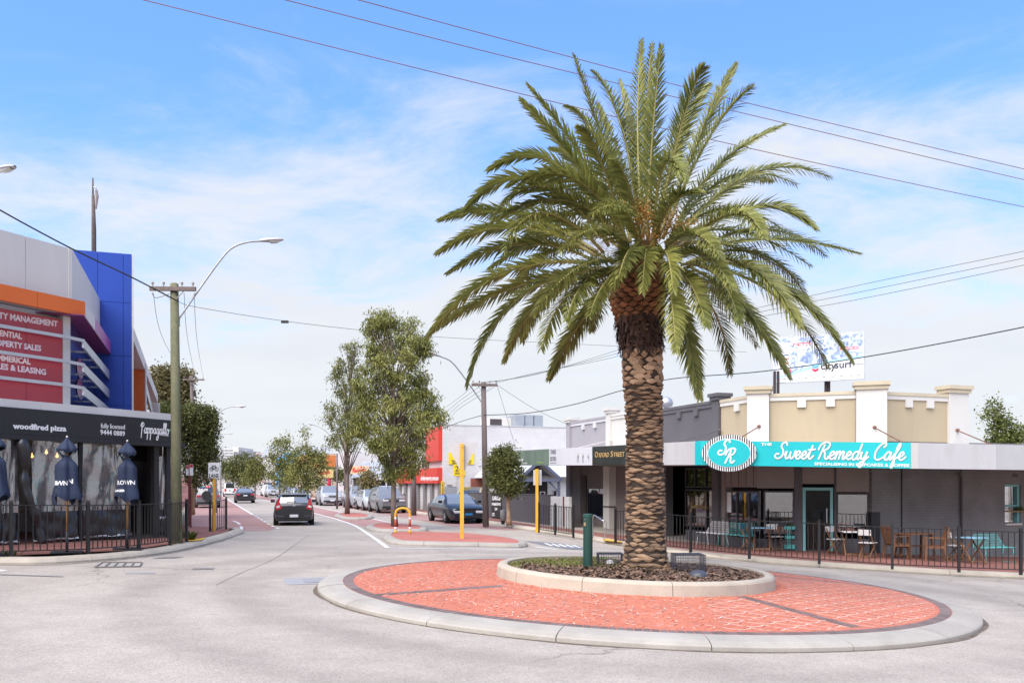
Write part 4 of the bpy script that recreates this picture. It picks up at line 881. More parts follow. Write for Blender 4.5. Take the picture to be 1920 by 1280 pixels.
for k, (px, py, Y, lob, n, lf, ml, lab) in enumerate([
    (523, 926, 86, [(526, 850, 20, 28), (536, 826, 10, 14), (520, 880, 18, 22), (545, 880, 18, 24), (530, 905, 16, 14)], 5200, .24, L_EUC, 'median tree before the blue and yellow shop, left of its twin'),
    (577, 930, 80, [(575, 820, 8, 24), (570, 855, 24, 24), (590, 870, 22, 24), (560, 890, 24, 22), (585, 900, 20, 18), (600, 850, 12, 18), (572, 915, 14, 10)], 7000, .23, L_EUC, 'median tree with a bare wispy top behind the black hatchback'),
    (459, 922, 112, [(456, 870, 22, 22), (470, 880, 20, 22), (440, 885, 16, 18), (455, 895, 26, 14)], 5200, .30, L_DARK, 'dark round median tree above the black sedan'),
    (478, 926, 105, [(480, 872, 14, 20), (488, 888, 10, 16), (470, 895, 14, 14)], 3000, .28, L_EUC, 'narrower median tree touching the dark round one'),
    (423, 905, 190, [(424, 868, 14, 12), (414, 880, 12, 12), (432, 885, 12, 12)], 2000, .5, L_DARK, 'hazy far street tree behind the cycle lane sign'),
    (690, 934, 66, [(690, 895, 14, 14), (684, 912, 12, 12), (698, 908, 10, 14)], 2600, .2, L_BRN, 'yellowish shrub among the parked cars by the sales yard'),
    (625, 915, 98, [(610, 885, 14, 10), (630, 888, 16, 10), (648, 893, 14, 8)], 2600, .26, L_BRT, 'low hedge-like tree behind the pylon sign'),
    ]):
    tree('street_tree', lab, Vector(((px - CX) / F * Y, Y, zg((px - CX) / F * Y, Y))), Y, lob, n, lf, ml, B_GREY, .12, (lob[0][0], lob[0][1] + 10), .5, 20 + k, aspect=.42)
wd_ = crown_mb([(x, 884 + (x % 7) * .8, 16, 9) for x in range(395, 700, 11)], 320, 15000, .9, .2, 31, .5, .6); tag(wd_.build('far_woodland', L_DARK), 'far-off band of treetops along the horizon', 'woodland', kind='stuff')
wd_ = crown_mb([(x, 872 + (x * 7 % 13), 30, 14) for x in range(-200, 2200, 40)], 420, 9000, 1.6, .2, 33, .5, .6); tag(wd_.build('far_woodland', L_DARK), 'low distant greenery beyond the rooftops', 'woodland', kind='stuff')
# ================================================================== LEFT: restaurant corner building
W_WHITE = mat('white wall panel', (.62, .595, .565), .5, .05, .6, dirt=.32, dirtcol=(.46, .44, .42), dscale=1.6, aniso=(1, 1, .18))
W_ORANGE = mat('orange panel', (.66, .135, .022), .45, .05, .8, dirt=.12, dirtcol=(.45, .1, .03))
W_BLUE = mat('blue panel', (.008, .050, .33), .4, .06, .6, spec=.5, dirt=.25, dirtcol=(.02, .04, .20), dscale=1.5, aniso=(1, 1, .2))
W_RED = mat('crimson panel', (.40, .035, .055), .35, .06, .7, spec=.5)
W_PURP = mat('purple panel', (.20, .035, .13), .4, .1, .8)
W_BLACK = mat('black sign board', (.018, .018, .021), .5, .15, 1.2)
W_GREYM = mat('silver metal', (.45, .46, .48), .4, .08, 2, metal=.6)
W_TXT = mat('white lettering', (.80, .79, .78), .5, .03, 4)
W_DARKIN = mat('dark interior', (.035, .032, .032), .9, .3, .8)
W_GUT = mat('gutter white', (.58, .565, .545), .5, .06, 1.0, dirt=.2, dirtcol=(.42, .41, .40))
G_DARK = glass('dark glazing', (.02, .03, .06), .82)
d0 = Vector((.4305, .9026)); o0 = Vector((-11.8, 20.2)) - d0 * 8
LF = Fr(o0, o0 + d0 * 13.47)                                     # street-corner awning line
bl = thing('restaurant_building', 'white, orange and blue panelled corner building with black pizza restaurant sign', 'building', (-13.5, 24, .4))
AE = LF.len
def fpart(name, fr, a0, a1, b0, b1, z0, z1, m, parent=bl, **k):
    mb = MB(); fr.box(mb, a0, a1, b0, b1, z0, z1); return mb.build(name, m, parent, **k)
sign = fpart('sign_board', LF, 0, AE, -.12, 0, 3.14, 3.76, W_BLACK, label='long black sign board with white restaurant lettering')
fpart('valance', LF, 0, AE + .12, -.16, .03, 3.02, 3.135, W_BLACK)
a = 0; k = 0
for k in range(12):
    a1 = min(AE - .12, (k + 1) * 1.14); fpart('gutter_panel', LF, k * 1.14 + .008, a1, -.35, -.03 - .01 * (k % 2), 3.765, 3.95, W_GUT)
fpart('canopy_roof', LF, 0, AE - .05, -3.2, -.36, 3.72, 3.93, W_GUT)
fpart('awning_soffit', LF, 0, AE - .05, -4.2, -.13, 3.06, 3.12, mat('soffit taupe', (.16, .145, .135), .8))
# lettering on the board
def ltext(s, px0, px1, pyb, cap, fr=LF, off=.0, m=W_TXT, parent=sign, bold=.006, name='lettering'):
    a0, z0 = fr.az(px0, pyb[0], off); a1, _ = fr.az(px1, pyb[1], off); cap_m = cap * fr.hit((px0 + px1) / 2, off)[1] / F; size = cap_m / .70
    mb = text_mb(s, size, Matrix.Identity(4), bold=bold); w_ = max(v.x for v in mb.v) - min(v.x for v in mb.v); x0 = min(v.x for v in mb.v)
    K = fr.M(a0, off + .003, z0); z1 = fr.az(px1, pyb[1], off)[1]; sh = (z1 - z0) / (a1 - a0)
    mb.v = [K @ Vector(((v.x - x0) * (a1 - a0) / w_, v.y + (v.x - x0) * (a1 - a0) / w_ * sh, v.z)) for v in mb.v]
    return mb.build(name, m, parent)
ltext('woodfired pizza', 24, 124, (803, 808), 10)
ltext('fully licensed', 189, 234, (802, 804.5), 9, bold=.0)
ltext('9444 0889', 188, 234, (814, 817), 9, bold=.002)
a0, z0 = LF.az(264, 811); a1, _ = LF.az(316, 811); xh = .145
script_mb('Pappagallo', xh, LF.M(a0, .004, z0), .022, .10, sx=(a1 - a0) / script_len('Pappagallo', xh)).build('lettering', W_TXT, sign)
a0, z0 = LF.az(318, 806); mb = MB(); K = LF.M(a0, .012, z0); mb.poly([K @ Vector((.0 + .035 * cos(t), .03 * sin(t) + .02 * cos(t), 0)) for t in [2 * pi * q / 10 for q in range(10)]]); mb.build('leaf_mark', mat('leaf green print', (.05, .35, .12), .5), sign)
ltext('CAFE RISTORANTE', 299, 316, (816, 817.5), 2.6, bold=.0)
# first floor: recessed crimson sign panels, white edge column, orange fascia, white parapet
P1, P2 = -1.0, -1.35
pan = []
aJ = LF.hit(49, P2)[0]; aR = LF.hit(117, P2)[0]; aC = LF.hit(131, P2)[0]
edges = [1.0, 3.2, 5.4, aJ - 2.2, aJ, aR]; edges = sorted(e for e in edges if e <= aR)
for e0, e1 in zip(edges, edges[1:]):
    pan.append(fpart('crimson_panel', LF, e0 + .006, e1 - .006, P2 - .1, P2, 3.8, 6.30, W_RED))
W_TXT2 = mat('pale pink lettering', (.78, .66, .66), .5, .03, 4)
for s, p0, p1, pb, cap in (('PROPERTY MANAGEMENT', -54, 108, (588.5, 612.5), 11), ('RESIDENTIAL', -34, 41, (624, 635.5), 10.5), ('PROPERTY SALES', -22, 77, (645, 658), 10.5), ('COMMERICAL', -25, 57, (672.5, 683), 10.5), ('SALES & LEASING', -23, 86, (688.5, 702.5), 10.5)):
    ltext(s, p0, p1, pb, cap, LF, P2, W_TXT2, pan[-1], .007)
fpart('edge_column', LF, aR + .01, aC, P2 - .4, P2 + .02, 3.8, 6.42, W_GUT)
K1 = LF.hit(160, P1)[0]
ob = [1.0, 3.6, LF.hit(70, P1)[0], K1]
for e0, e1 in zip(ob, ob[1:]): fpart('orange_fascia', LF, e0 + .005, e1 - .005, P1 - .12, P1, 6.43, 6.82, W_ORANGE)
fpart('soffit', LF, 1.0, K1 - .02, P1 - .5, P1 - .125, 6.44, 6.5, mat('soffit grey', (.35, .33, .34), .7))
wb = [1.0, 2.9, LF.hit(49, P2)[0], LF.hit(129, P2)[0]]
for e0, e1 in zip(wb, wb[1:]): fpart('parapet_panel', LF, e0 + .006, e1 - .006, P2 - .15, P2 - .02, 6.83, 8.24, W_WHITE)
fpart('parapet_edge', LF, wb[-1] - .004, wb[-1] + .10, P2 - .15, P2 + .0, 6.83, 8.245, W_WHITE)
# returns running along the street to the blue tower
K = LF.p(K1, P1, 0); K2 = LF.p(wb[-1] + .1, P2, 0); sdir = Vector((SX, SY, 0)); ST = 32.97
def along(p, s): return p + sdir * (s - (p.y * SY + p.x * SX))
def ret(name, p, s0, s1, wd, z0, z1, m, z0b=None, z1b=None, **k):
    a, b = along(p, s0), along(p, s1); nrm = Vector((-sdir.y, sdir.x, 0)) * wd; z0b = z0 if z0b is None else z0b; z1b = z1 if z1b is None else z1b; mb = MB()
    mb.hexa([Vector((*q.xy, z)) for q, z in ((a, z0), (b, z0b), (b + nrm, z0b), (a + nrm, z0))] + [Vector((*q.xy, z)) for q, z in ((a, z1), (b, z1b), (b + nrm, z1b), (a + nrm, z1))]); return mb.build(name, m, bl, fix=True, **k)
sK = K.y * SY + K.x * SX; sK2 = K2.y * SY + K2.x * SX
ret('parapet_return', K2, sK2 + .01, ST - .02, .15, 6.83, 8.24, W_WHITE)
ret('fascia_return', K, sK + .01, sK + 2.3, .12, 6.43, 6.82, W_WHITE); ret('fascia_return', K, sK + 2.32, ST - .02, .12, 6.43, 6.82, mat('magenta panel', (.35, .06, .26), .4, .08, .8), label='magenta length of the fascia')
ret('purple_soffit', K, sK - .3, ST - .02, 2.4, 6.40, 6.428, W_PURP)
# bent sun fins: rails before the crimson panels, blades along the street
for zf_ in (5.83, 5.19, 4.57):
    mb = MB(); LF.box(mb, 1.0, LF.hit(134, P1)[0], P1 - .22, P1 - .14, zf_ - .04, zf_ + .04); q = LF.p(LF.hit(134, P1)[0], P1 - .18, zf_); mb.beam(q, Vector((*LF.p(K1, P1 - .05, 0).xy, zf_ - .05)), .08, .08); fin = mb.build('sun_fin', W_GREYM, bl)
    p = LF.p(K1, P1 - .05, 0); a = Vector((*p.xy, zf_ - .06)); b = along(Vector((p.x, p.y, 0)), ST - .05); b.z = zf_ - .06; mb = MB(); nrm = Vector((-sdir.y, sdir.x, 0)) * .05; w0 = Vector((0, 0, .17)); mb.hexa([a - w0, b - w0 * 1.4, b - w0 * 1.4 + nrm, a - w0 + nrm, a + w0 * .3, b + w0 * .3, b + w0 * .3 + nrm, a + w0 * .3 + nrm]); mb.build('fin_blade', W_GREYM, fin, fix=True)
    for t in (.25, .5, .75):
        c = a.lerp(b, t); mb = MB(); mb.beam(c - Vector((0, 0, .05)), c + Vector((-sdir.y, sdir.x, 0)) * .9 - Vector((0, 0, .05)), .05, .05); mb.build('fin_bracket', W_WHITE, fin)
gl_a = along(Vector((*LF.p(aC, P2 - .1, 0).xy, 0)), 26.6); gl_b = along(gl_a, ST)
mb = MB(); mb.hexa([Vector((*q.xy, z)) for z in (3.9, 6.40) for q in (gl_a, gl_b, gl_b + Vector((-sdir.y, sdir.x, 0)) * .1, gl_a + Vector((-sdir.y, sdir.x, 0)) * .1)]); gz = mb.build('glazing', mat('deep blue glazing', (.015, .022, .12), .12, .3, .6, spec=.6), bl, fix=True)
for zc_ in (4.75, 5.35):
    c = along(gl_a, 28.6); mb = MB(); nn = Vector((sdir.y, -sdir.x, 0)) * .02; mb.poly([Vector((c.x, c.y, zc_)) + nn + sdir * .75 * cos(q * pi / 10) + Vector((0, 0, .30 * sin(q * pi / 10))) for q in range(20)]); mb.build('oval_sign', mat('pink oval sign', (.45, .12, .25), .4), gz)
# blue tower clad in panels
TF = Fr(S(-4.9, ST), S(-2.23, ST)); TF.n = Vector((TF.d.y, -TF.d.x, 0))
mb = MB(); TF.box(mb, .02, TF.len - .7, -3.0, -.165, 3.9, 9.84); mb.build('tower_core', W_BLUE, bl)
mb = MB(); TF.box(mb, .01, TF.len - .01, -.16, -.062, 3.9, 9.86); mb.build('tower_backing', mat('dark blue backing', (.006, .02, .10), .7), bl)
ta = [0] + [TF.hit(p)[0] for p in (183, 231)] + [TF.len]; tz = [3.9] + sorted(EYE + (HY - p) / F * 30.2 for p in (567, 667, 760)) + [9.88]
tz = [3.9, tz[1], tz[2], tz[3], 9.88]
for e0, e1 in zip(ta, ta[1:]):
    for z0, z1 in zip(tz, tz[1:]): fpart('blue_panel', TF, e0 + .006, e1 - .006, -.055, 0, z0 + .006, z1 - .006, W_BLUE)
fpart('tower_edge', TF, TF.len + .004, TF.len + .05, -.12, -.02, 3.9, 9.88, W_WHITE)
# rear wing along the street
mb = MB(); q0, q1 = S(-2.2, 33.4), S(-2.2, 52); wv = (S(-3, 33.4) - q0); wv.z = 0
mb.hexa([Vector((*q0.xy, 6.95)), Vector((*q1.xy, 6.4)), Vector((*(q1 + wv).xy, 6.4)), Vector((*(q0 + wv).xy, 6.95)), Vector((*q0.xy, 7.42)), Vector((*q1.xy, 6.86)), Vector((*(q1 + wv).xy, 6.86)), Vector((*(q0 + wv).xy, 7.42))]); mb.build('wing_fascia', W_WHITE, bl, fix=True)
OF = Fr(S(-2.63, 40), S(-2.2, 40))
for z0, z1 in ((3.9, 4.55), (4.56, 6.45), (6.46, 6.94)): fpart('orange_panel', OF, 0, OF.len, -.25, 0, z0, z1, W_ORANGE)
fpart('wing_edge', OF, OF.len + .004, OF.len + .06, -.3, .02, 3.9, 7.0, W_WHITE)
OE = Fr(S(-2.5, 52.1), S(-2.1, 52.1)); fpart('wing_end', OE, 0, OE.len, -.2, 0, 3.9, 6.4, W_WHITE)
mb = MB(); mb.beam(S(-2.25, 41, 6.2), S(-2.2, 51.5, 4.6), .08, .4); mb.build('fin_blade', W_GREYM, bl)
mb = MB(); mb.hexa([S(-9, 33.5, .0), S(-2.5, 33.5, .0), S(-2.5, 52, .0), S(-9, 52, .0), S(-9, 33.5, 3.85), S(-2.5, 33.5, 3.85), S(-2.5, 52, 3.85), S(-9, 52, 3.85)]); mb.build('wing_ground_wall', mat('charcoal street wall', (.06, .055, .055), .8), bl, fix=True)
mb = MB(); mb.hexa([S(-9, 33.3, 3.9), S(-2.9, 33.3, 3.9), S(-2.9, 52, 3.9), S(-9, 52, 3.9), S(-9, 33.3, 6.9), S(-2.9, 33.3, 6.9), S(-2.9, 52, 6.35), S(-9, 52, 6.35)]); mb.build('wing_wall', W_PURP, bl, fix=True)
# main body behind the panels (gives the building its bulk)
mb = MB(); q = [LF.p(.6, -1.6, 0), LF.p(LF.hit(131, P2)[0], -1.6, 0), S(-4.6, 32.8), S(-14, 32.8)]; mb.prism([Vector((*p.xy, 3.9)) for p in q], (0, 0, 4.2)); mb.build('core_wall', W_WHITE, bl, fix=True)
# ground floor behind the blinds
zf0 = .50
mb = MB(); LF.box(mb, 0, AE + 1.5, -4.6, -4.4, .3, 3.1); mb.build('back_wall', mat('taupe dining wall', (.30, .26, .23), .8, .2, .8), bl)
mb = MB(); LF.box(mb, 0, AE - .05, -4.4, -.25, .3, .535); mb.build('dining_floor', mat('dark boards', (.06, .045, .04), .7), bl)
SWF = Fr(LF.p(AE - .30, -.42, 0).xy, S(-2.5, 33.4).xy); part_ = fpart('street_wall', SWF, 0, SWF.len, -.3, 0, .2, 3.95, mat('charcoal street wall', (.06, .055, .055), .8)); fpart('street_wall', LF, AE - .9, AE - .6, -4.5, -1.6, .3, 3.1, W_DARKIN)
M_POST = mat('black post', (.02, .02, .022), .5, .1, 3)
for p0, p1 in ((147, 154), (288, 297)):
    a0, a1 = LF.hit(p0, -.25)[0], LF.hit(p1, -.25)[0]; fpart('post', LF, a0, a1, -.34, -.22, .3, 3.06, M_POST)
fpart('post', LF, AE - .35, AE - .2, -.34, -.2, .3, 3.06, M_POST)
def pvc():
    m = bpy.data.materials.new('clear pvc'); m.use_nodes = True; t = m.node_tree; t.nodes.remove(t.nodes['Principled BSDF']); o = t.nodes['Material Output']; lk = t.links.new
    g = t.nodes.new('ShaderNodeNewGeometry'); mpn = t.nodes.new('ShaderNodeMapping'); mpn.inputs['Scale'].default_value = (1.5, 1.5, .7); mpn.inputs['Rotation'].default_value = (.1, .35, .1); lk(g.outputs['Position'], mpn.inputs[0]); nz = t.nodes.new('ShaderNodeTexNoise'); nz.inputs['Scale'].default_value = 1.5; nz.inputs['Detail'].default_value = 3; nz.inputs['Distortion'].default_value = 1.6; lk(mpn.outputs[0], nz.inputs['Vector'])
    bn = t.nodes.new('ShaderNodeBump'); bn.inputs['Strength'].default_value = .22; bn.inputs['Distance'].default_value = .07; lk(nz.outputs[0], bn.inputs['Height'])
    gl_n = t.nodes.new('ShaderNodeBsdfGlossy'); gl_n.inputs['Roughness'].default_value = .10; gl_n.inputs['Color'].default_value = (.9, .9, .92, 1); lk(bn.outputs[0], gl_n.inputs['Normal']); tr = t.nodes.new('ShaderNodeBsdfTransparent'); tr.inputs[0].default_value = (.82, .82, .84, 1); df = t.nodes.new('ShaderNodeBsdfDiffuse'); df.inputs[0].default_value = (.5, .5, .51, 1)
    m1 = t.nodes.new('ShaderNodeMixShader'); m1.inputs[0].default_value = .30; lk(tr.outputs[0], m1.inputs[1]); lk(gl_n.outputs[0], m1.inputs[2]); m2 = t.nodes.new('ShaderNodeMixShader'); m2.inputs[0].default_value = .20; lk(m1.outputs[0], m2.inputs[1]); lk(df.outputs[0], m2.inputs[2]); lk(m2.outputs[0], o.inputs[0]); return m
M_PVC = pvc(); M_VINYL = mat('black vinyl', (.022, .022, .025), .32, .3, 2, spec=.6, bump=.8, bscale=7)
M_HEM = mat('grey hem', (.45, .45, .46), .5, .2, 4)
def sheet_wavy(name, a0, a1, z0, z1, m, parent, amp=.03, seed=0, b=-.18, nx=18, nz=16, slant=0.0):
    r = random.Random(seed); ph = [r.uniform(0, 6) for _ in range(6)]; mb = MB(); rows = []
    for j in range(nz + 1):
        rows.append([])
        for i in range(nx + 1):
            u, v = i / nx, j / nz; q = amp * (sin(u * 7 + v * 3 + ph[0]) + .6 * sin(u * 17 - v * 5 + ph[1]) + .4 * sin(v * 11 + u * 4 + ph[2])); rows[-1].append(LF.p(a0 + (a1 - a0) * u + slant * (1 - v), b + q, z0 + (z1 - z0) * v))
    mb.grid(rows); return mb.build(name, m, parent, smooth_=True, fix=True)
k = 0
for p0, p1 in ((-150, -78), (-76, -2), (0, 34), (60, 146), (155, 245)):
    a0, a1 = LF.hit(p0, -.18)[0], LF.hit(p1, -.18)[0]; k += 1
    bd = sheet_wavy('clear_blind', a0, a1, 1.30, 3.05, M_PVC, bl, .022, k); sheet_wavy('blind_skirt', a0, a1, .58, 1.30, M_VINYL, bd, .03, k); sheet_wavy('blind_hem', a0, a1, .60, .645, M_HEM, bd, .02, k, b=-.14, nz=2)
a0, a1 = LF.hit(299, -.25)[0], LF.hit(323, -.25)[0]; bd = sheet_wavy('clear_blind', a0, a1, 1.25, 2.75, M_PVC, bl, .012, 9, b=-.28); sheet_wavy('blind_skirt', a0, a1, .6, 1.25, M_VINYL, bd, .02, 9, b=-.28); sheet_wavy('blind_hem', a0, a1, 1.0, 1.06, M_HEM, bd, .01, 9, b=-.24, nz=2)
# gathered black vinyl hanging twisted between two blinds
for px0, wd, lean in ((36, .36, .55), (-76, .3, .3)):
    a0 = LF.hit(px0, -.1)[0]; mb = MB(); path = []; rr = []
    for i in range(28):
        t = i / 27; path.append(LF.p(a0 + lean * t ** 1.4 + .05 * sin(t * 9), -.06 + .04 * sin(t * 13), 3.03 - 2.5 * t)); rr.append(wd * .5 * (.55 + .25 * abs(sin(t * 11)) + .12 * sin(t * 37)) * (.8 if t > .15 else 1.1))
    mb.tube(path, rr, 9); mb.build('gathered_blind', M_VINYL, bl, smooth_=True)
fpart('inner_frame', LF, LF.hit(250, -1.2)[0], LF.hit(288, -1.2)[0], -1.3, -1.2, 2.62, 3.06, M_POST)
for kx, py in ((55, 853), (60, 855), (87, 848), (107, 855), (-30, 852)):
    a0, z0 = LF.az(kx, py, -2.2); mb = MB(); mb.lathe([(.0, -.045), (.03, -.03), (.042, 0), (.03, .03), (.012, .06), (.012, .09)], LF.p(a0, -2.2, z0), 10); lamp = mb.build('pendant_lamp', mat('lamp bulb', (.9, .5, .15), .5, 0, emit=((1, .50, .14), .9)), bl, smooth_=True)
    mb = MB(); mb.tube([LF.p(a0, -2.2, z0 + .09), LF.p(a0, -2.2, 3.07)], .006, 4); mb.build('cord', M_POST, lamp)
for t in range(4):                               # tables inside, seen dimly through the blinds
    a0 = 7.2 + t * 1.5; tb = thing('dining_table', ['dining table inside behind the clear blinds, ' + s for s in ('at the picture edge', 'left of the first closed parasol', 'between the two closed parasols', 'near the doorway')][t], 'table', LF.p(a0, -1.6, .535)); mb = MB(); LF.box(mb, a0 - .4, a0 + .4, -2.0, -1.2, 1.24, 1.28); mb.build('tabletop', mat('table wood', (.18, .10, .06), .5), tb); mb = MB(); LF.box(mb, a0 - .04, a0 + .04, -1.64, -1.56, .55, 1.24); LF.box(mb, a0 - .25, a0 + .25, -1.85, -1.35, .535, .555); mb.build('pedestal', M_POST, tb)
# a mast on the roof behind
mb = MB(); b0 = P(177, 470, 34); b0.z = 6.0; mast = thing('roof_mast', 'weathered timber mast with bracket standing behind the blue tower', 'mast', b0)
mb.tube([b0, P(176, 430, 34), P(174.5, 365, 34)], [.10, .09, .055], 8); mb.tube([P(174.3, 372, 34), P(174, 334, 34)], .03, 6); mb.build('pole', mat('weathered timber', (.11, .085, .075), .9, .3, 5, bump=.5, bscale=20), mast, smooth_=True)
mb = MB(); mb.tube([P(174, 351, 34), P(180, 352, 34), P(181, 358, 34)], .025, 6); mb.build('bracket', W_GREYM, mast); mb = MB(); mb.tube([P(180.5, 357, 34), P(182, 368, 34), P(180, 392, 34)], [.05, .06, .03], 6); mb.build('insulator', mat('insulator', (.25, .22, .2), .4), mast)
# ================================================================== RIGHT: the row of shops
C1, C2, C4 = Vector((7.88, 28.37)), Vector((11.13, 27.2)), Vector((20.6, 30.55))
RS = Fr(S(16.9, 41.0), C1); RP = Fr(C1, C2); RX = Fr(C2, C4)
A_, B_, D_ = Vector((5.65, 26.4)), Vector((11.1, 24.45)), Vector((.05, 44.0))
E_ = B_ + Vector((.943, .334)) * 11
AF1, AF2, AF3 = Fr(D_, A_), Fr(A_, B_), Fr(B_, E_)
def az1(a): t = a / AF1.len; return 2.88 + (2.54 - 2.88) * t, 3.60 + (3.26 - 3.60) * t
def az2(a): t = a / AF2.len; return 2.54 + (2.40 - 2.54) * t, 3.26 + (3.12 - 3.26) * t
def az3(a): t = a / AF3.len; return 2.40 - .05 * t, 3.12 - .03 * t
R_CREAM = mat('cream render', (.43, .35, .232), .85, .08, .9, dirt=.45, dirtcol=(.33, .28, .21), dscale=1.4, bump=.15, bscale=60, aniso=(1, 1, .22))
R_WHITE = mat('white render', (.60, .575, .53), .8, .05, .9, dirt=.38, dirtcol=(.46, .42, .36), dscale=1.6, bump=.12, bscale=60, aniso=(1, 1, .2))
R_CAP = mat('stone coping', (.50, .43, .31), .85, .08, 1.5, dirt=.3, dirtcol=(.3, .26, .2), dscale=2)
R_CHAR = mat('charcoal render', (.105, .098, .105), .8, .08, 1.0, dirt=.2, dirtcol=(.10, .095, .095))
R_GREY = mat('lilac grey render', (.33, .31, .325), .85, .06, 1.0, dirt=.15, dirtcol=(.25, .23, .23))
R_FASC = mat('grey awning sheet', (.57, .555, .545), .45, .05, 1.2, metal=.15, dirt=.4, dirtcol=(.36, .34, .32), dscale=1.8, aniso=(1, 1, .3))
R_TEAL = mat('turquoise sign', (.012, .47, .49), .45, .03, 2)
R_TEALP = mat('aqua paint', (.22, .48, .48), .5, .06, 3)
R_BRK = brickmat('painted dark brick', (.215, .208, .204), (.20, .193, .19), (.175, .168, .166), .24, .086, .009, frame=RX, bump=.4)
R_BRW = brickmat('painted pale brick', (.64, .62, .60), (.61, .59, .57), (.57, .55, .53), .24, .086, .012, frame=RX, bump=.6, var=.05)
R_BROWN = mat('brown shop lining', (.255, .215, .195), .75, .08, 1.5)
def shopglass():
    m = bpy.data.materials.new('shop glass'); m.use_nodes = True; t = m.node_tree; t.nodes.remove(t.nodes['Principled BSDF']); o = t.nodes['Material Output']; lk = t.links.new
    gl_n = t.nodes.new('ShaderNodeBsdfGlossy'); gl_n.inputs['Roughness'].default_value = .02; tr = t.nodes.new('ShaderNodeBsdfTransparent'); tr.inputs[0].default_value = (.7, .7, .7, 1); m1 = t.nodes.new('ShaderNodeMixShader'); m1.inputs[0].default_value = .24
    g = t.nodes.new('ShaderNodeNewGeometry'); nz = t.nodes.new('ShaderNodeTexNoise'); nz.inputs['Scale'].default_value = .7; lk(g.outputs['Position'], nz.inputs['Vector']); bn = t.nodes.new('ShaderNodeBump'); bn.inputs['Strength'].default_value = .06; bn.inputs['Distance'].default_value = .05; lk(nz.outputs[0], bn.inputs['Height']); lk(bn.outputs[0], gl_n.inputs['Normal'])
    lk(tr.outputs[0], m1.inputs[1]); lk(gl_n.outputs[0], m1.inputs[2]); lk(m1.outputs[0], o.inputs[0]); return m
G_SHOP = shopglass()
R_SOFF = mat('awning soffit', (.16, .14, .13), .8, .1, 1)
def part(fr, name, a0, a1, b0, b1, z0, z1, m, parent, **k):
    mb = MB(); fr.box(mb, a0, a1, b0, b1, z0, z1); return mb.build(name, m, parent, **k)
def apx(fr, px, off=0.): return fr.hit(px, off)[0]
grey = thing('grey_shop', 'lilac grey shop with small parapet left of the palm trunk', 'building', RS.p(2.5, 0, -.12))
white = thing('white_shop', 'white shop half hidden behind the palm trunk', 'building', RS.p(7, 0, -.13))
dark = thing('charcoal_shop', 'charcoal shop with dark doorway between palm trunk and cafe', 'building', RS.p(11, 0, -.14))
cafe = thing('cafe_building', 'cream and white corner cafe with turquoise awning sign', 'building', RP.p(1.7, 0, -.15))
aG0, aG1, aW1, aD1 = apx(RS, 1066), apx(RS, 1139), apx(RS, 1222), apx(RS, 1352)
def parapet(fr, a0, a1, zt, m, mcope, parent, corb=(), zb=3.0, mtrim=None, cope=.10, th=.3):
    part(fr, 'parapet_wall', a0, a1, -th, 0, zb, zt - cope, m, parent)
    part(fr, 'coping', a0, a1, -th - .02, .07, zt - cope, zt, mcope, parent)
    mt = mtrim or mcope
    part(fr, 'string_course', a0, a1, .002, .045, zt - cope - .13, zt - cope - .002, mt, parent)
    for a in corb: part(fr, 'corbel', a - .13, a + .13, .003, .085, zt - cope - .36, zt - cope - .132, mt, parent)
def pier(fr, a0, a1, zt, m, mcap, parent, zb=-.3, proj=.09, cap=.12):
    part(fr, 'pilaster', a0, a1, -.32, proj, zb, zt - cap * 2, m, parent)
    part(fr, 'pilaster_cap', a0 - .05, a1 + .05, -.38, proj + .06, zt - cap * 2 + .002, zt - cap, mcap, parent); part(fr, 'pilaster_cap', a0 - .10, a1 + .10, -.43, proj + .11, zt - cap + .002, zt, mcap, parent)
# --- grey shop
parapet(RS, aG0 + .35, aG1 - .02, 4.95, R_GREY, R_GREY, grey, (apx(RS, 1095), apx(RS, 1117)), mtrim=mat('pale trim', (.55, .54, .55), .8))
pier(RS, aG0 - .1, aG0 + .33, 5.15, R_GREY, R_WHITE, grey)
pier(RS, aG1, aG1 + .42, 5.28, R_WHITE, R_WHITE, white)
parapet(RS, aG1 + .43, aW1 - .02, 4.98, R_WHITE, R_WHITE, white, ())
# --- charcoal shop
parapet(RS, aW1, aD1 - .46, 4.87, R_CHAR, R_CHAR, dark, (apx(RS, 1275), apx(RS, 1307)))
pier(RS, aD1 - .45, aD1 - .03, 5.1, R_CHAR, R_CHAR, dark)
# --- cafe: three parapet runs, three piers
parapet(RS, aD1, RS.len - .02, 4.85, R_CREAM, R_CAP, cafe, (apx(RS, 1384),), mtrim=R_WHITE)
pw = .40
parapet(RP, pw + .01, RP.len - .47, 4.85, R_CREAM, R_CAP, cafe, [apx(RP, p) for p in (1503, 1557)], mtrim=R_WHITE)
aX3 = apx(RX, 1776); aX4 = apx(RX, 1812)
parapet(RX, .50, aX3 - .01, 4.83, R_CREAM, R_CAP, cafe, [apx(RX, p) for p in (1702, 1742)], mtrim=R_WHITE)
pier(RP, -.28, pw, 5.10, R_WHITE, R_CAP, cafe, zb=3.0, proj=.14); pier(RP, RP.len - .46, RP.len + .42, 5.12, R_WHITE, R_CAP, cafe, zb=3.0, proj=.14); pier(RX, aX3, aX4, 5.12, R_WHITE, R_CAP, cafe, zb=2.6, proj=.1)
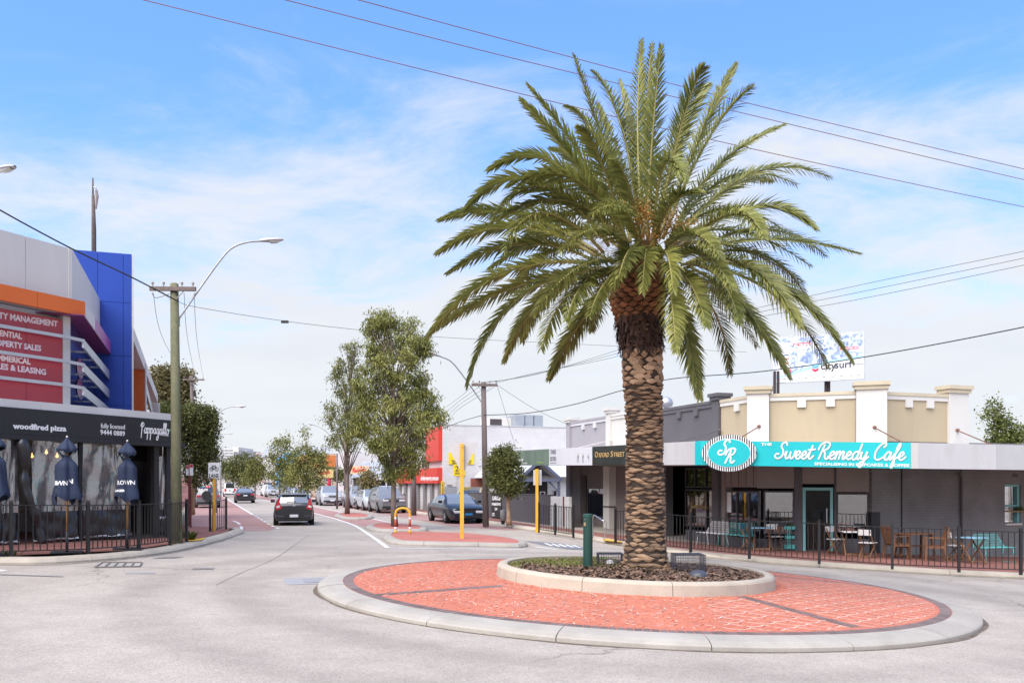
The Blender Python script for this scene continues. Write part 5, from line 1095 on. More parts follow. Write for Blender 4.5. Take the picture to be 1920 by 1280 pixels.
# --- bodies behind
for fr, a0, a1, par in ((RS, aG0, aG1, grey), (RS, aG1, aW1, white), (RS, aW1, aD1, dark)):
    mb = MB(); fr.box(mb, a0 + .01, a1 - .01, -9, -3.2, -.4, 4.3); fr.box(mb, a0 + .01, a1 - .01, -3.2, -.31, 3.4, 4.3); mb.build('body', R_GREY if par is not dark else R_CHAR, par)
mb = MB(); mb.prism([Vector((*p.xy, 3.4)) for p in (RS.p(aD1, -.31, 0), RP.p(.2, -.33, 0), RP.p(RP.len - .3, -.33, 0), RX.p(aX4, -.31, 0), RX.p(aX4, -8, 0), RS.p(aD1, -8, 0))], (0, 0, .9)); mb.build('roof', R_CREAM, cafe, fix=True)
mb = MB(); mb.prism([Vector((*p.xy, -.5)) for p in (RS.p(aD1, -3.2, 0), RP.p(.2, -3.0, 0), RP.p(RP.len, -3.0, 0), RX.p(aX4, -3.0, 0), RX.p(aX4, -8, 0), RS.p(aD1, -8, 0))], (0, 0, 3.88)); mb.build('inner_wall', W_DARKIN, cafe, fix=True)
# --- shopfronts.  opening(): glazing with frame, stall riser and interior floor
def shopwin(fr, p0, p1, yt, yb, par, mf, off=-.1, mull=(), trans=None, riser=None, glassm=None, name='window'):
    a0, a1 = apx(fr, p0, off), apx(fr, p1, off); Y = fr.hit((p0 + p1) / 2, off)[1]; zt, zb = EYE + (HY - yt) / F * Y, EYE + (HY - yb) / F * Y
    mb = MB(); fr.box(mb, a0, a1, off - .03, off - .015, zb, zt); wn = mb.build(name, glassm or G_SHOP, par); mb = MB(); f_ = .05
    for x0, x1, z0, z1 in [(a0, a0 + f_, zb, zt), (a1 - f_, a1, zb, zt), (a0 + f_, a1 - f_, zb, zb + f_), (a0 + f_, a1 - f_, zt - f_, zt)] + [(apx(fr, m_, off) - .025, apx(fr, m_, off) + .025, zb + f_, zt - f_) for m_ in mull]: fr.box(mb, x0, x1, off - .045, off + .03, z0, z1)
    mb.build('frame', mf, wn); return a0, a1, zb, zt
WF = -.16
def fill(fr, p0, p1, z0, z1, m, par, b0=-.3, b1=0., name='wall_panel', raw=False):
    a0, a1 = (p0, p1) if raw else (apx(fr, p0, b1), apx(fr, p1, b1)); return part(fr, name, a0, a1, b0, b1, z0, z1, m, par)
zt_aw = 3.42
# grey shop front (left of the trunk)
R_LIN = mat('taupe shop lining', (.20, .165, .155), .75, .06, 1.5)
fill(RS, 1066.5, 1088, -.4, 3.3, R_LIN, grey); fill(RS, 1088.5, 1100, 2.35, 3.3, R_LIN, grey, -.3, -.05); fill(RS, 1088.5, 1100, -.4, 2.34, W_DARKIN, grey, -.8, -.5, 'doorway')
fill(RS, 1100.5, 1138.5, 1.75, 3.3, R_LIN, grey, -.3, -.03); shopwin(RS, 1101, 1138, 914, 969, grey, R_CHAR, -.1); fill(RS, 1100.5, 1138.5, -.4, .42, R_LIN, grey, -.3, -.03, 'stall_riser')
part(RS, 'shop_floor', aG0, aG1, -3.2, -.3, -.4, -.12, R_BROWN, grey)
part(RS, 'party_wall', aG0 - .15, aG0 + .0, -9, -.3, -.4, 3.6, R_LIN, grey)
# white shop front
part(RS, 'column', aG1 + .02, aG1 + .62, -.2, .22, -.4, 3.3, R_WHITE, white); part(RS, 'column_band', aG1 + .0, aG1 + .64, -.2, .24, .93, 1.0, R_CHAR, white)
fill(RS, aG1 + .63, aW1 - .05, -.4, 3.3, R_LIN, white, -.35, -.1, raw=True)
part(RS, 'shop_floor', aG1, aW1, -3.2, -.3, -.4, -.125, R_BROWN, white)
# charcoal shop front: black doorway, window with upper lights
fill(RS, aW1, apx(RS, 1249), -.4, 3.3, R_CHAR, dark, -.3, 0, raw=True); fill(RS, 1249.2, 1285, 2.95, 3.3, R_CHAR, dark, -.3, -.02)
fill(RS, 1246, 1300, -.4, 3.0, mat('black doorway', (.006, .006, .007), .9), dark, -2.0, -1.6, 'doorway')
shopwin(RS, 1285.5, 1341, 876, 914, dark, M_POST, -.08, (1304, 1324), name='upper_window'); shopwin(RS, 1285.5, 1341, 917, 988, dark, M_POST, -.08, (1326,)); fill(RS, 1285.5, 1341, -.4, .28, R_CHAR, dark, -.3, -.02, 'stall_riser')
fill(RS, 1285.5, 1341, 2.60, 3.3, R_CHAR, dark, -.25, -.0, 'lintel') if False else None
mb = MB(); a0 = apx(RS, 1344, .08); mb.tube([RS.p(a0 - .05, .5, 2.66), RS.p(a0, .12, 2.45), RS.p(a0, .08, 2.2), RS.p(a0, .08, -.1)], .045, 8); mb.build('downpipe', R_CHAR, dark, smooth_=True)
fill(RS, 1341.5, 1352, -.4, 3.3, R_CHAR, dark, -.3, 0)
mb = MB(); a0, z0 = RS.az(1297, 952, -.07); mb = text_mb('oxford street', .20, RS.M(a0, -.07, z0), ext=.002); mb.build('window_lettering', mat('gold window lettering', (.42, .33, .08), .5), dark)
part(RS, 'shop_floor', aW1, aD1, -3.2, -.3, -.4, -.13, R_BROWN, dark)
# cafe front: corner window, door, window
fill(RS, 1352.5, 1359, -.4, 3.3, R_BROWN, cafe); fill(RS, apx(RS, 1359.5), RS.len, 1.86, 3.3, R_BROWN, cafe, -.25, -.02, 'bulkhead', raw=True)
for p in (1370, 1384, 1398, 1412): part(RS, 'board_joint', apx(RS, p) - .01, apx(RS, p) + .01, -.02, -.012, 1.9, 3.3, M_POST, cafe)
shopwin(RS, 1360, 1424, 920, 993, cafe, R_CHAR, -.1, (1382, 1404)); fill(RS, apx(RS, 1359.5), RS.len, -.4, .18, R_CHAR, cafe, -.25, -.02, 'stall_riser', raw=True)
fill(RP, .02, apx(RP, 1489), 1.83, 3.3, R_BROWN, cafe, -.25, -.02, 'bulkhead', raw=True); shopwin(RP, 1432, 1489, 920, 1000, cafe, R_CHAR, -.1); fill(RP, .02, apx(RP, 1489), -.4, .2, R_CHAR, cafe, -.25, -.02, 'stall_riser', raw=True)
fill(RP, 1489.5, 1504, -.4, 3.3, R_CHAR, cafe, -.35, -.04); fill(RP, 1504.2, 1564, 1.97, 3.3, R_BROWN, cafe, -.25, -.06, 'bulkhead'); fill(RP, 1564.5, 1568, -.4, 3.3, R_CHAR, cafe, -.35, -.04)
fill(RP, apx(RP, 1568.3), RP.len - .08, 1.72, 3.3, R_BROWN, cafe, -.25, -.02, 'bulkhead', raw=True); shopwin(RP, 1568.5, 1629, 924, 998, cafe, R_CHAR, -.1); fill(RP, apx(RP, 1568.3), RP.len - .08, -.4, .26, R_CHAR, cafe, -.25, -.02, 'stall_riser', raw=True)
a0, a1 = apx(RP, 1505, -.1), apx(RP, 1562, -.1); zt = EYE + (HY - 913.5) / F * 27.9; door = part(RP, 'door', a0 + .07, a1 - .07, -.16, -.13, -.13, zt - .08, glass('door glass', (.02, .02, .02), .25, .02, .4), cafe, label='open-looking glazed cafe door with aqua frame'); mb = MB()
for x0, x1, z0, z1 in ((a0, a0 + .09, -.15, zt), (a1 - .09, a1, -.15, zt), (a0 + .09, a1 - .09, zt - .09, zt)): RP.box(mb, x0, x1, -.2, -.02, z0, z1)
mb.build('door_frame', R_TEALP, door); mb = MB(); RP.box(mb, a1 - .2, a1 - .17, -.13, -.09, .75, 1.2); mb.build('handle', W_GREYM, door)
part(RP, 'counter', a0 + .1, a0 + 1.0, -1.6, -1.2, -.15, .78, mat('counter front', (.16, .10, .06), .6), cafe); part(RP, 'couch', a0 + .25, a0 + 1.0, -2.3, -1.7, .25, 1.1, mat('blue upholstery', (.05, .10, .14), .8), cafe)
mb = MB(); mb.prism([Vector((*p.xy, -.42)) for p in (RS.p(aD1, -.2, 0), RP.p(.1, -.2, 0), RP.p(RP.len, -.2, 0), RX.p(aX4, -.2, 0), RX.p(aX4, -3, 0), RS.p(aD1, -3.2, 0))], (0, 0, .28)); mb.build('cafe_floor', R_BROWN, cafe, fix=True)
part(RP, 'notice', apx(RP, 1622, -.09), apx(RP, 1627, -.09), -.1, -.085, 1.55, 1.68, W_TXT, cafe); part(RS, 'notice', apx(RS, 1362, -.09), apx(RS, 1371, -.09), -.1, -.085, 1.0, 1.72, W_TXT, cafe)
# side wall of painted brick with downpipe and serving window
part(RX, 'corner_post', -.05, .28, -.3, .03, -.5, 1.1, M_POST, cafe)
aw0, aw1 = apx(RX, 1884, 0), apx(RX, 1914, 0); Yw = RX.hit(1899)[1]; zw0, zw1 = EYE + (HY - 959) / F * Yw, EYE + (HY - 908) / F * Yw
for x0, x1, z0, z1 in ((.0, aw0, -.7, 3.3), (aw1, 10.0, -.7, 3.3), (aw0, aw1, -.7, zw0 - .35), (aw0, aw1, zw1, 3.3)): part(RX, 'brick_wall', x0, x1, -.3, 0, z0, z1, R_BRK, cafe)
sw = part(RX, 'serving_window', aw0 + .06, aw1 - .06, -.2, -.18, zw0 - .3, zw1 - .05, G_SHOP, cafe); mb = MB()
for x0, x1, z0, z1 in ((aw0, aw0 + .06, zw0 - .35, zw1), (aw1 - .10, aw1, zw0 - .35, zw1), (aw0 + .06, aw1 - .1, zw1 - .07, zw1), (aw0 + .06, aw1 - .1, zw0 + .17, zw0 + .23)): RX.box(mb, x0, x1, -.22, -.05, z0, z1)
mb.build('frame', R_TEALP, sw); part(RX, 'window_sill', aw0 - .02, aw1 + .4, -.1, .14, zw0 + .0, zw0 + .035, mat('sill timber', (.35, .19, .07), .6), sw); part(RX, 'lower_sill', aw0, aw1, .002, .06, zw0 - .44, zw0 - .38, R_WHITE, sw)
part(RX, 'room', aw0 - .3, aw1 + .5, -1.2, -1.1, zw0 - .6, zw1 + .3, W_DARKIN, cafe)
mb = MB(); a0 = apx(RX, 1803, .07); mb.tube([RX.p(a0 - .25, .3, 2.42), RX.p(a0 - .1, .1, 2.28), RX.p(a0, .07, 2.15), RX.p(a0, .07, -.4)], .04, 8); mb.build('downpipe', R_CHAR, cafe, smooth_=True)
part(RX, 'conduit', apx(RX, 1690) - .015, apx(RX, 1690) + .015, .002, .03, -.2, 2.6, M_POST, cafe); part(RX, 'wall_vent', apx(RX, 1899), apx(RX, 1907), .002, .02, 2.2, 2.3, R_CHAR, cafe)
# --- awnings: fascia boards, soffits, roofs; each shop owns its length
def awn(fr, azf, a0, a1, m, par, name='awning_fascia', b0=-.06, b1=0., label=None, grow=0):
    z00, z01 = azf(a0); z10, z11 = azf(a1); mb = MB(); fr.slope(mb, a0, a1, b0, b1, z00 - grow, z10 - grow, z01 + grow, z11 + grow); return mb.build(name, m, par, label=label)
def slab(pts, par, name, m, th=.05):
    mb = MB(); n = len(pts); mb.add(pts + [p + Vector((0, 0, th)) for p in pts], [tuple(range(n)), tuple(range(2 * n - 1, n - 1, -1))] + [(i, (i + 1) % n, n + (i + 1) % n, n + i) for i in range(n)]); return mb.build(name, m, par, fix=True)
def awning_bay(fr, azf, a0, a1, w0, w1, par, ms=None):
    z0, t0 = azf(a0); z1, t1 = azf(a1); g = .07
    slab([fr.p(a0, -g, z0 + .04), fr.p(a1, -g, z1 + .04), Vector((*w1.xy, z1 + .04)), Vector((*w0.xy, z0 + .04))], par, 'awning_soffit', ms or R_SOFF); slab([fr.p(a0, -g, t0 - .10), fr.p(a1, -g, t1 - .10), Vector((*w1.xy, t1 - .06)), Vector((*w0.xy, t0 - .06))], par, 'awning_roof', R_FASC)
q1, q2, q3, q4 = [apx(AF1, p) for p in (1029.5, 1110.5, 1226, 1303)]
g1 = awn(AF1, az1, 0, q1 - .004, mat('misty green sign', (.13, .19, .14), .4, .35, 1.1, aniso=(1, 1, .4)), grey, label='misty green sign panel at the far end of the awning'); g2 = awn(AF1, az1, q1, q2 - .004, mat('pale sign', (.60, .60, .63), .4, .03, 2), grey, label='pale sign panel with three sisters faces'); g3 = awn(AF1, az1, q2, q3, mat('black green sign', (.022, .026, .022), .35, .4, 1.2), white, label='black Oxford Street sign panel')
awn(AF1, az1, q3 + .004, q4, R_FASC, dark); tl = awn(AF1, az1, q4 + .004, AF1.len - .0, R_TEAL, cafe); ts = awn(AF2, az2, .004, AF2.len - .02, R_TEAL, cafe, label='turquoise cafe sign board')
qg = apx(AF3, 1868); awn(AF3, az3, 0, .25, R_WHITE, cafe); awn(AF3, az3, .254, qg - .003, R_FASC, cafe); awn(AF3, az3, qg + .003, 11, mat('awning sheet pale', (.47, .465, .46), .5, .06, 1.5, metal=.1), cafe)
awn(AF1, az1, 0, .05, R_FASC, grey, 'awning_end', -2.6, -.065)
awning_bay(AF1, az1, 0, q2, RS.p(-.5, .01, 0), RS.p(aG1, .01, 0), grey); awning_bay(AF1, az1, q2, q3, RS.p(aG1, .01, 0), RS.p(aW1, .01, 0), white); awning_bay(AF1, az1, q3, q4, RS.p(aW1, .01, 0), RS.p(aD1, .01, 0), dark); awning_bay(AF1, az1, q4, AF1.len, RS.p(aD1, .01, 0), RP.p(0, .01, 0), cafe); awning_bay(AF2, az2, 0, AF2.len, RP.p(0, .01, 0), RP.p(RP.len, .01, 0), cafe); awning_bay(AF3, az3, 0, 11, RX.p(0, .01, 0), RX.p(10, .01, 0), cafe)
# lettering helper on sloped fascias
def fl(s, fr, px0, px1, yb0, yb1, cap, m, par, bold=.004, off=.006, name='lettering'): return ltext(s, px0, px1, (yb0, yb1), cap, fr, off, m, par, bold, name)
R_TXT = mat('white sign lettering', (.82, .82, .80), .5, .02, 4); R_DTX = mat('grey sign lettering', (.22, .22, .23), .5)
fl('botania', AF1, 966, 981, 864, 864, 5, R_TXT, g1); fl('health', AF1, 981, 988.5, 869, 869, 2.6, R_TXT, g1, .001); fl('boutique', AF1, 1007, 1019, 867.5, 867.5, 3, mat('lime lettering', (.30, .45, .10), .5), g1, .001)
fl('THREE', AF1, 1032, 1042.5, 850.5, 850, 7.5, R_DTX, g2, .004); fl('SISTERS', AF1, 1031.5, 1043, 863.5, 863, 7.5, R_DTX, g2, .004); fl('hairdressers', AF1, 1032, 1043, 868.4, 868.2, 2, R_DTX, g2, .0)
for k, px in enumerate((1084, 1093.3, 1103)):           # three drawn heads: dark hair, pale face, small green bow
    a0, z0 = AF1.az(px, 860, .0); Kx = AF1.M(a0, .008, z0); s_ = AF1.hit(px)[1] / F; hm = MB()
    hm.poly([Kx @ Vector((s_ * x, s_ * y, 0)) for x, y in ([(-3.2, -7), (-3.4, 4), (-2, 7), (2, 7), (3.4, 4), (3.2, -7), (1.8, -7), (2.0, 1), (0, 3), (-2.0, 1), (-1.8, -7)] if k < 2 else [(-3, 1), (-2, 6), (1, 7), (3.6, 4), (4.4, -3), (3.6, -6), (2.6, -1), (1.2, 3), (-1, 3)])]); hair = hm.build('hair_print', R_DTX, g2)
    hm = MB(); hm.poly([Kx @ Vector((s_ * x, s_ * y, .002)) for x, y in [(-2.4, 8), (0, 11), (2.4, 8), (0, 9)]]); hm.build('bow_print', mat('bow green', (.35, .50, .12), .5), hair)
fl('O', AF1, 1115.5, 1121, 857.5, 857, 11, mat('gold lettering', (.50, .33, .13), .5), g3, .002); fl('XFORD', AF1, 1122, 1142, 857, 856.2, 8.5, MATS['gold lettering'], g3, .002); fl('S', AF1, 1145, 1149.5, 856.2, 856, 11, MATS['gold lettering'], g3, .002); fl('TREET', AF1, 1150.5, 1171, 856, 855.2, 8.5, MATS['gold lettering'], g3, .002)
fl('THE', AF2, 1427, 1447, 835, 835, 5, R_TXT, ts, .003)
a0, z0 = AF2.az(1452, 859); a1, z1 = AF2.az(1694, 862); xh = .225; sxx = (a1 - a0) / script_len('Sweet Remedy Cafe', xh)
mb = script_mb('Sweet Remedy Cafe', xh, Matrix.Identity(4), .041, .26, sx=sxx); sh = (z1 - z0) / (a1 - a0); Kx = AF2.M(a0, .004, z0); mb.v = [Kx @ Vector((v.x, v.y + v.x * sh, v.z)) for v in mb.v]; mb.build('lettering', R_TXT, ts)
mb = script_mb('Sweet Remedy Cafe', xh, Matrix.Identity(4), .068, .26, sx=sxx); mb.v = [AF2.M(a0 + .012, .002, z0 - .014) @ Vector((v.x, v.y + v.x * sh, v.z * .15)) for v in mb.v]; mb.build('lettering_shadow', mat('grey teal print', (.10, .33, .34), .5), ts)
fl('SPECIALISING IN CUPCAKES & COFFEE', AF2, 1527, 1705, 871.5, 875.0, 5.2, R_TXT, ts, .003)
# oval sign
a0, z0 = AF2.az(1367, 849, .1); ov = thing('oval_sign', 'oval turquoise SR sign with black and white striped rim on the awning', 'sign', AF2.p(a0, .08, z0)); Kx = AF2.M(a0, .06, z0); ea, eb = .79, .545
def ell(a, b, z, n=48): return [Kx @ Vector((a * cos(2 * pi * k / n), b * sin(2 * pi * k / n), z)) for k in range(n)]
mb = MB(); mb.prism(ell(ea, eb, 0), Kx.to_3x3() @ Vector((0, 0, .05))); mb.build('board', R_TXT, ov, fix=True)
k = 0; x = -ea + .03
while x < ea - .02:
    h0 = eb * sqrt(max(0, 1 - (x / ea) ** 2)); h1 = eb * sqrt(max(0, 1 - (min(ea, x + .034) / ea) ** 2)); mb = MB(); mb.hexa([Kx @ Vector(p) for p in ((x, -h0, .051), (x + .034, -h1, .051), (x + .034, -h1, .0545), (x, -h0, .0545), (x, h0, .051), (x + .034, h1, .051), (x + .034, h1, .0545), (x, h0, .0545))]); mb.build('stripe', M_POST, ov, fix=True); x += .066
mb = MB(); mb.prism(ell(ea * .79, eb * .775, .056), Kx.to_3x3() @ Vector((0, 0, .006))); mb.build('rim', R_TXT, ov, fix=True); mb = MB(); mb.prism(ell(ea * .77, eb * .75, .063), Kx.to_3x3() @ Vector((0, 0, .006))); mb.build('face', R_TEAL, ov, fix=True)
mb = script_mb('S', .21, Kx @ Matrix.Translation((-.33, -.05, .07)), .05, .3); script_mb('R', .20, Kx @ Matrix.Translation((-.17, -.29, .0765)), .05, .3, mb=mb); mb.build('monogram', R_TXT, ov)
# tie rods from the piers down to the awning edge
M_ROD = mat('rusty rod', (.17, .085, .06), .8, .3, 8)
for nm, fa, (p0, y0), fb, p1, azf, mm, par in (('tie_rod', RP, (1423, 799), AF2, 1372, az2, M_ROD, cafe), ('tie_rod', RP, (1640, 801), AF2, 1700, az2, M_ROD, cafe), ('tie_rod', RX, (1797, 806), AF3, 1874, az3, M_ROD, cafe), ('tie_rod', RS, (1143, 825), AF1, 1068, az1, R_WHITE, white), ('tie_rod', RS, (1347, 806), AF1, 1250, az1, R_CHAR, dark)):
    a0, z0 = fa.az(p0, y0, .16); a1 = apx(fb, p1); z1 = azf(a1)[1] - .05; mb = MB(); mb.tube([fa.p(a0, .1, z0), fb.p(a1, -.12, z1)], .018, 6); rd = mb.build(nm, mm, par); mb = MB(); mb.lathe([(.03, -.05), (.06, -.03), (.06, .03), (.03, .05)], fa.p(a0, .13, z0), 8); mb.build('anchor', mm, rd)
# roof vent bulb on the charcoal shop
c = P(1249, 757, 37); mb = MB(); mb.lathe([(.1, -.5), (.1, -.15), (.26, -.1), (.30, .05), (.24, .2), (.1, .29), (.0, .30)], c, 12); rv = mb.build('roof_ventilator', W_GREYM, dark, smooth_=True)

# ================================================================== behind the row: big pale brick hall, red-signed office, cottage, walls
hall = thing('pale_brick_hall', 'tall windowless pale painted brick wall building behind the dark pole', 'building', S(18, 53.4))
HF = Fr(S(14.2, 53.4), S(34, 53.4)); z0 = 0.0
part(HF, 'wall', .1, HF.len, -14, 0, -.3, 5.62, R_BRW, hall); part(HF, 'coping', .08, HF.len, -.3, .03, 5.622, 5.68, mat('coping pale', (.5, .5, .5), .8), hall)
for p0, p1, yt, yb, off, m, nm in ((915, 967, 782, 799, -5, R_WHITE, 'roof_plant'), (967, 1018, 777, 801, -4, mat('galvanised box', (.36, .39, .42), .4, .1, 2, metal=.5), 'roof_box')):
    a0, a1 = apx(HF, p0, off), apx(HF, p1, off); Y = HF.hit(p0, off)[1]; b_ = part(HF, nm, a0, a1, off - 1.8, off, 5.5, EYE + (HY - yt) / F * Y, m, hall)
    if nm == 'roof_plant': part(HF, 'louvre', a0 + .15, a0 + 1.0, off + .003, off + .03, EYE + (HY - 797) / F * Y, EYE + (HY - 785) / F * Y, mat('brown louvre', (.06, .05, .05), .7), b_)
    else:
        for q in (.33, .66): part(HF, 'seam', a0 + (a1 - a0) * q - .02, a0 + (a1 - a0) * q + .02, off + .003, off + .02, 5.6, EYE + (HY - yt) / F * Y - .05, M_POST, b_)
# shop signs painted boards on the hall wall
M_YSIGN = mat('yellow sign', (.80, .58, .02), .5, .04, 3); M_BTXT = mat('black lettering', (.02, .02, .02), .6)
def board(fr, px, yt, yb, off, m, label, txt=(), name='wall_sign', cat='sign'):
    a0, a1 = apx(fr, px[0], off), apx(fr, px[1], off); Y = fr.hit(sum(px) / 2, off)[1]; zt, zb = EYE + (HY - yt) / F * Y, EYE + (HY - yb) / F * Y; t = thing(name, label, cat, fr.p((a0 + a1) / 2, off, zb)); bd_ = part(fr, 'board', a0, a1, off - .05, off, zb, zt, m, t)
    for s, p0, p1, yb_, cap, mm in txt: ltext(s, p0, p1, (yb_, yb_), cap, fr, off + .002, mm, bd_, .004)
    return t
board(HF, (841.5, 889), 848, 870, .06, M_YSIGN, 'yellow wall sign half hidden by the triangle sign', [('TRANSMISSION & DRIVE', 846.5, 884, 866, 3.8, M_BTXT), ('SPECIALISTS', 848, 883, 869.2, 2, M_BTXT)])
board(HF, (850, 872), 870.4, 892, .06, M_YSIGN, 'square yellow sign reading 24 behind the yellow post', [('24', 853.5, 868, 883, 10, M_BTXT), ('HOUR', 853.5, 867, 888.5, 3.5, M_BTXT)])
board(HF, (827, 833), 901.5, 938, .06, M_YSIGN, 'narrow vertical yellow sign at the corner of the pale hall', [(c_, 829, 831.6, 907 + k * 3.9, 3, M_BTXT) for k, c_ in enumerate('TRANSMISS')])
board(HF, (836, 856), 891, 912, .06, R_BRW, 'faded painted sign above the roller door', [('TRANS', 838, 848, 911, 2.6, M_BTXT)])
part(HF, 'roller_door', apx(HF, 834), apx(HF, 856), .002, .05, -.1, EYE + (HY - 913) / F * 55, mat('roller door', (.40, .42, .44), .6, .1, 3), hall)
for k in range(9): part(HF, 'door_rib', apx(HF, 834.6 + k * 2.4), apx(HF, 835.3 + k * 2.4), .052, .07, -.1, EYE + (HY - 914) / F * 55, mat('roller rib', (.28, .30, .32), .6), hall)
office = thing('red_fascia_office', 'grey fronted office with bright red sign fascia beside the bushy tree', 'building', S(14.3, 60))
OFR = Fr(S(14.15, 66), S(14.15, 53.45)); M_ORED = mat('red office sign', (.62, .055, .035), .45, .05, 1); W_GRC = mat('grey concrete pier', (.22, .21, .21), .8, .1, 1)
part(OFR, 'wall', 0, OFR.len - .05, -10, -.5, -.2, 5.6, W_GRC, office); fs2 = part(OFR, 'sign_fascia', 0, OFR.len - .02, -.5, .18, 1.98, 2.95, M_ORED, office)
part(OFR, 'upper_sign', OFR.len - 3.4, OFR.len - .02, -.5, .10, 3.4, 5.55, M_ORED, office); part(OFR, 'upper_cladding', OFR.len - 4.6, OFR.len - 3.42, -.5, .06, 3.0, 5.5, mat('grey cladding', (.30, .29, .29), .6), office); part(OFR, 'sign_return', OFR.len - .015, OFR.len + .0, -.3, .17, 1.99, 2.94, M_ORED, office)
ltext('abelproperty.com.au', 789, 822, (899.5, 899.5), 8, OFR, .183, R_TXT, fs2, .01)
for k in range(7):
    a0 = .3 + k * 1.95; part(OFR, 'pier', a0, a0 + .5, -.45, .02, -.2, 1.975, W_GRC, office)
    if k < 6: part(OFR, 'glass_front', a0 + .52, a0 + 1.93, -.3, -.27, -.1, 1.97, G_DARK, office)
cot = thing('white_cottage', 'white weatherboard cottage with gabled roof behind the dark fence', 'house', S(19, 47)); R_ROOF = mat('pale metal roof', (.60, .61, .63), .5, .06, 1, metal=.1); R_WB = mat('white boards', (.66, .66, .64), .6, .05, 1.5)
CFr = Fr(S(16.6, 46.5), S(24, 46.5)); part(CFr, 'wall', .2, 7.4, -6, 0, -.2, 2.5, R_WB, cot)
for (a0, a1, b0, b1, z0, z1, z2) in ((-.4, 7.6, -6.5, .6, 2.35, 2.35, 3.9),):
    mb = MB(); mb.add([CFr.p(a0, b1, z0), CFr.p(a1, b1, z0), CFr.p(a1, -3, z2), CFr.p(a0 + .9, -3, z2), CFr.p(a0, b0, z0), CFr.p(a1, b0, z0)], [(0, 1, 2, 3), (3, 2, 5, 4), (0, 3, 4)]); mb.build('roof', R_ROOF, cot, fix=True)
mb = MB(); mb.add([CFr.p(-.3, 1.5, 2.2), CFr.p(2.2, 1.5, 2.2), CFr.p(.95, 1.5, 3.25), CFr.p(-.3, -1, 2.2), CFr.p(2.2, -1, 2.2), CFr.p(.95, -1.5, 3.25)], [(0, 2, 5, 3), (1, 4, 5, 2)]); mb.build('gable_roof', R_ROOF, cot, fix=True)
M_SLATE = mat('slate blue timber', (.12, .13, .19), .7, .1, 2)
for pa, pb in (((-.35, 2.15), (.95, 3.22)), ((2.25, 2.15), (.95, 3.22)), ((-.3, 2.15), (2.2, 2.15))): mb = MB(); mb.beam(CFr.p(pa[0], 1.55, pa[1]), CFr.p(pb[0], 1.55, pb[1]), .08, .16); mb.build('bargeboard', M_SLATE, cot)
for a0 in (-.2, 2.1): part(CFr, 'verandah_post', a0 - .06, a0 + .06, 1.4, 1.52, -.2, 2.15, M_SLATE, cot); mb = MB(); mb.beam(CFr.p(a0, 1.46, 1.5), CFr.p(a0 + (.6 if a0 < 1 else -.6), 1.46, 2.1), .06, .08); mb.build('brace', M_SLATE, cot)
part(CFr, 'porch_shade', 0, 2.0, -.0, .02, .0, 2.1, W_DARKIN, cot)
for p0, p1, yt, yb in ((1012, 1022, 921, 931), (1036, 1045, 918, 931)): shopwin(CFr, p0, p1, yt, yb, cot, R_WHITE, .03, glassm=G_DARK)
# boundary walls along the footpath
dw = thing('dark_boundary_wall', 'charcoal rendered boundary wall behind the small tree', 'wall', S(15.2, 45)); DF = Fr(S(15.2, 52.5), S(15.2, 41.6)); a1 = apx(DF, 1031)
part(DF, 'wall', 0, a1, -.18, 0, -.3, 1.42, mat('charcoal wall', (.085, .08, .085), .85, .08, 1), dw); part(DF, 'capping', 0, a1, -.2, .02, 1.422, 1.46, R_CHAR, dw)
board(DF, (921.5, 940), 926, 970.5, .04, M_BTXT, 'black notice with white lettering on the dark boundary wall', [('GARAGE', 922.8, 938.5, 937.5, 8, R_TXT), ('PARKING', 922.5, 939, 947, 5, R_TXT), ('24', 927.5, 932.5, 956, 5, R_TXT), ('call', 922.5, 927, 963, 2, R_TXT), ('now', 922.5, 928, 966.5, 2, R_TXT)])
ww = thing('white_boundary_wall', 'short white slatted wall beside the lilac shop', 'wall', DF.p(a1, 0, 0)); a2 = apx(DF, 1066)
for k in range(16): part(DF, 'slat', a1 + .03, a2, -.15, -.02 - .01 * (k % 2), -.2 + k * .1, -.205 + (k + 1) * .1 - .006, R_WB, ww)
part(DF, 'post', a1 + (a2 - a1) * .72, a1 + (a2 - a1) * .72 + .07, -.02, .02, -.3, 1.4, mat('maroon post', (.14, .04, .04), .6), ww)
fl_ = thing('red_brick_chimney_wall', 'patch of red brick wall right of the dark pole', 'wall', S(16.5, 52.6)); QF = Fr(S(16.0, 52.7), S(17.6, 52.7)); part(QF, 'wall', 0, QF.len, -.3, 0, -.2, 2.3, brickmat('red brick', (.28, .07, .05), (.22, .055, .04), (.2, .15, .13), frame=HF), fl_)
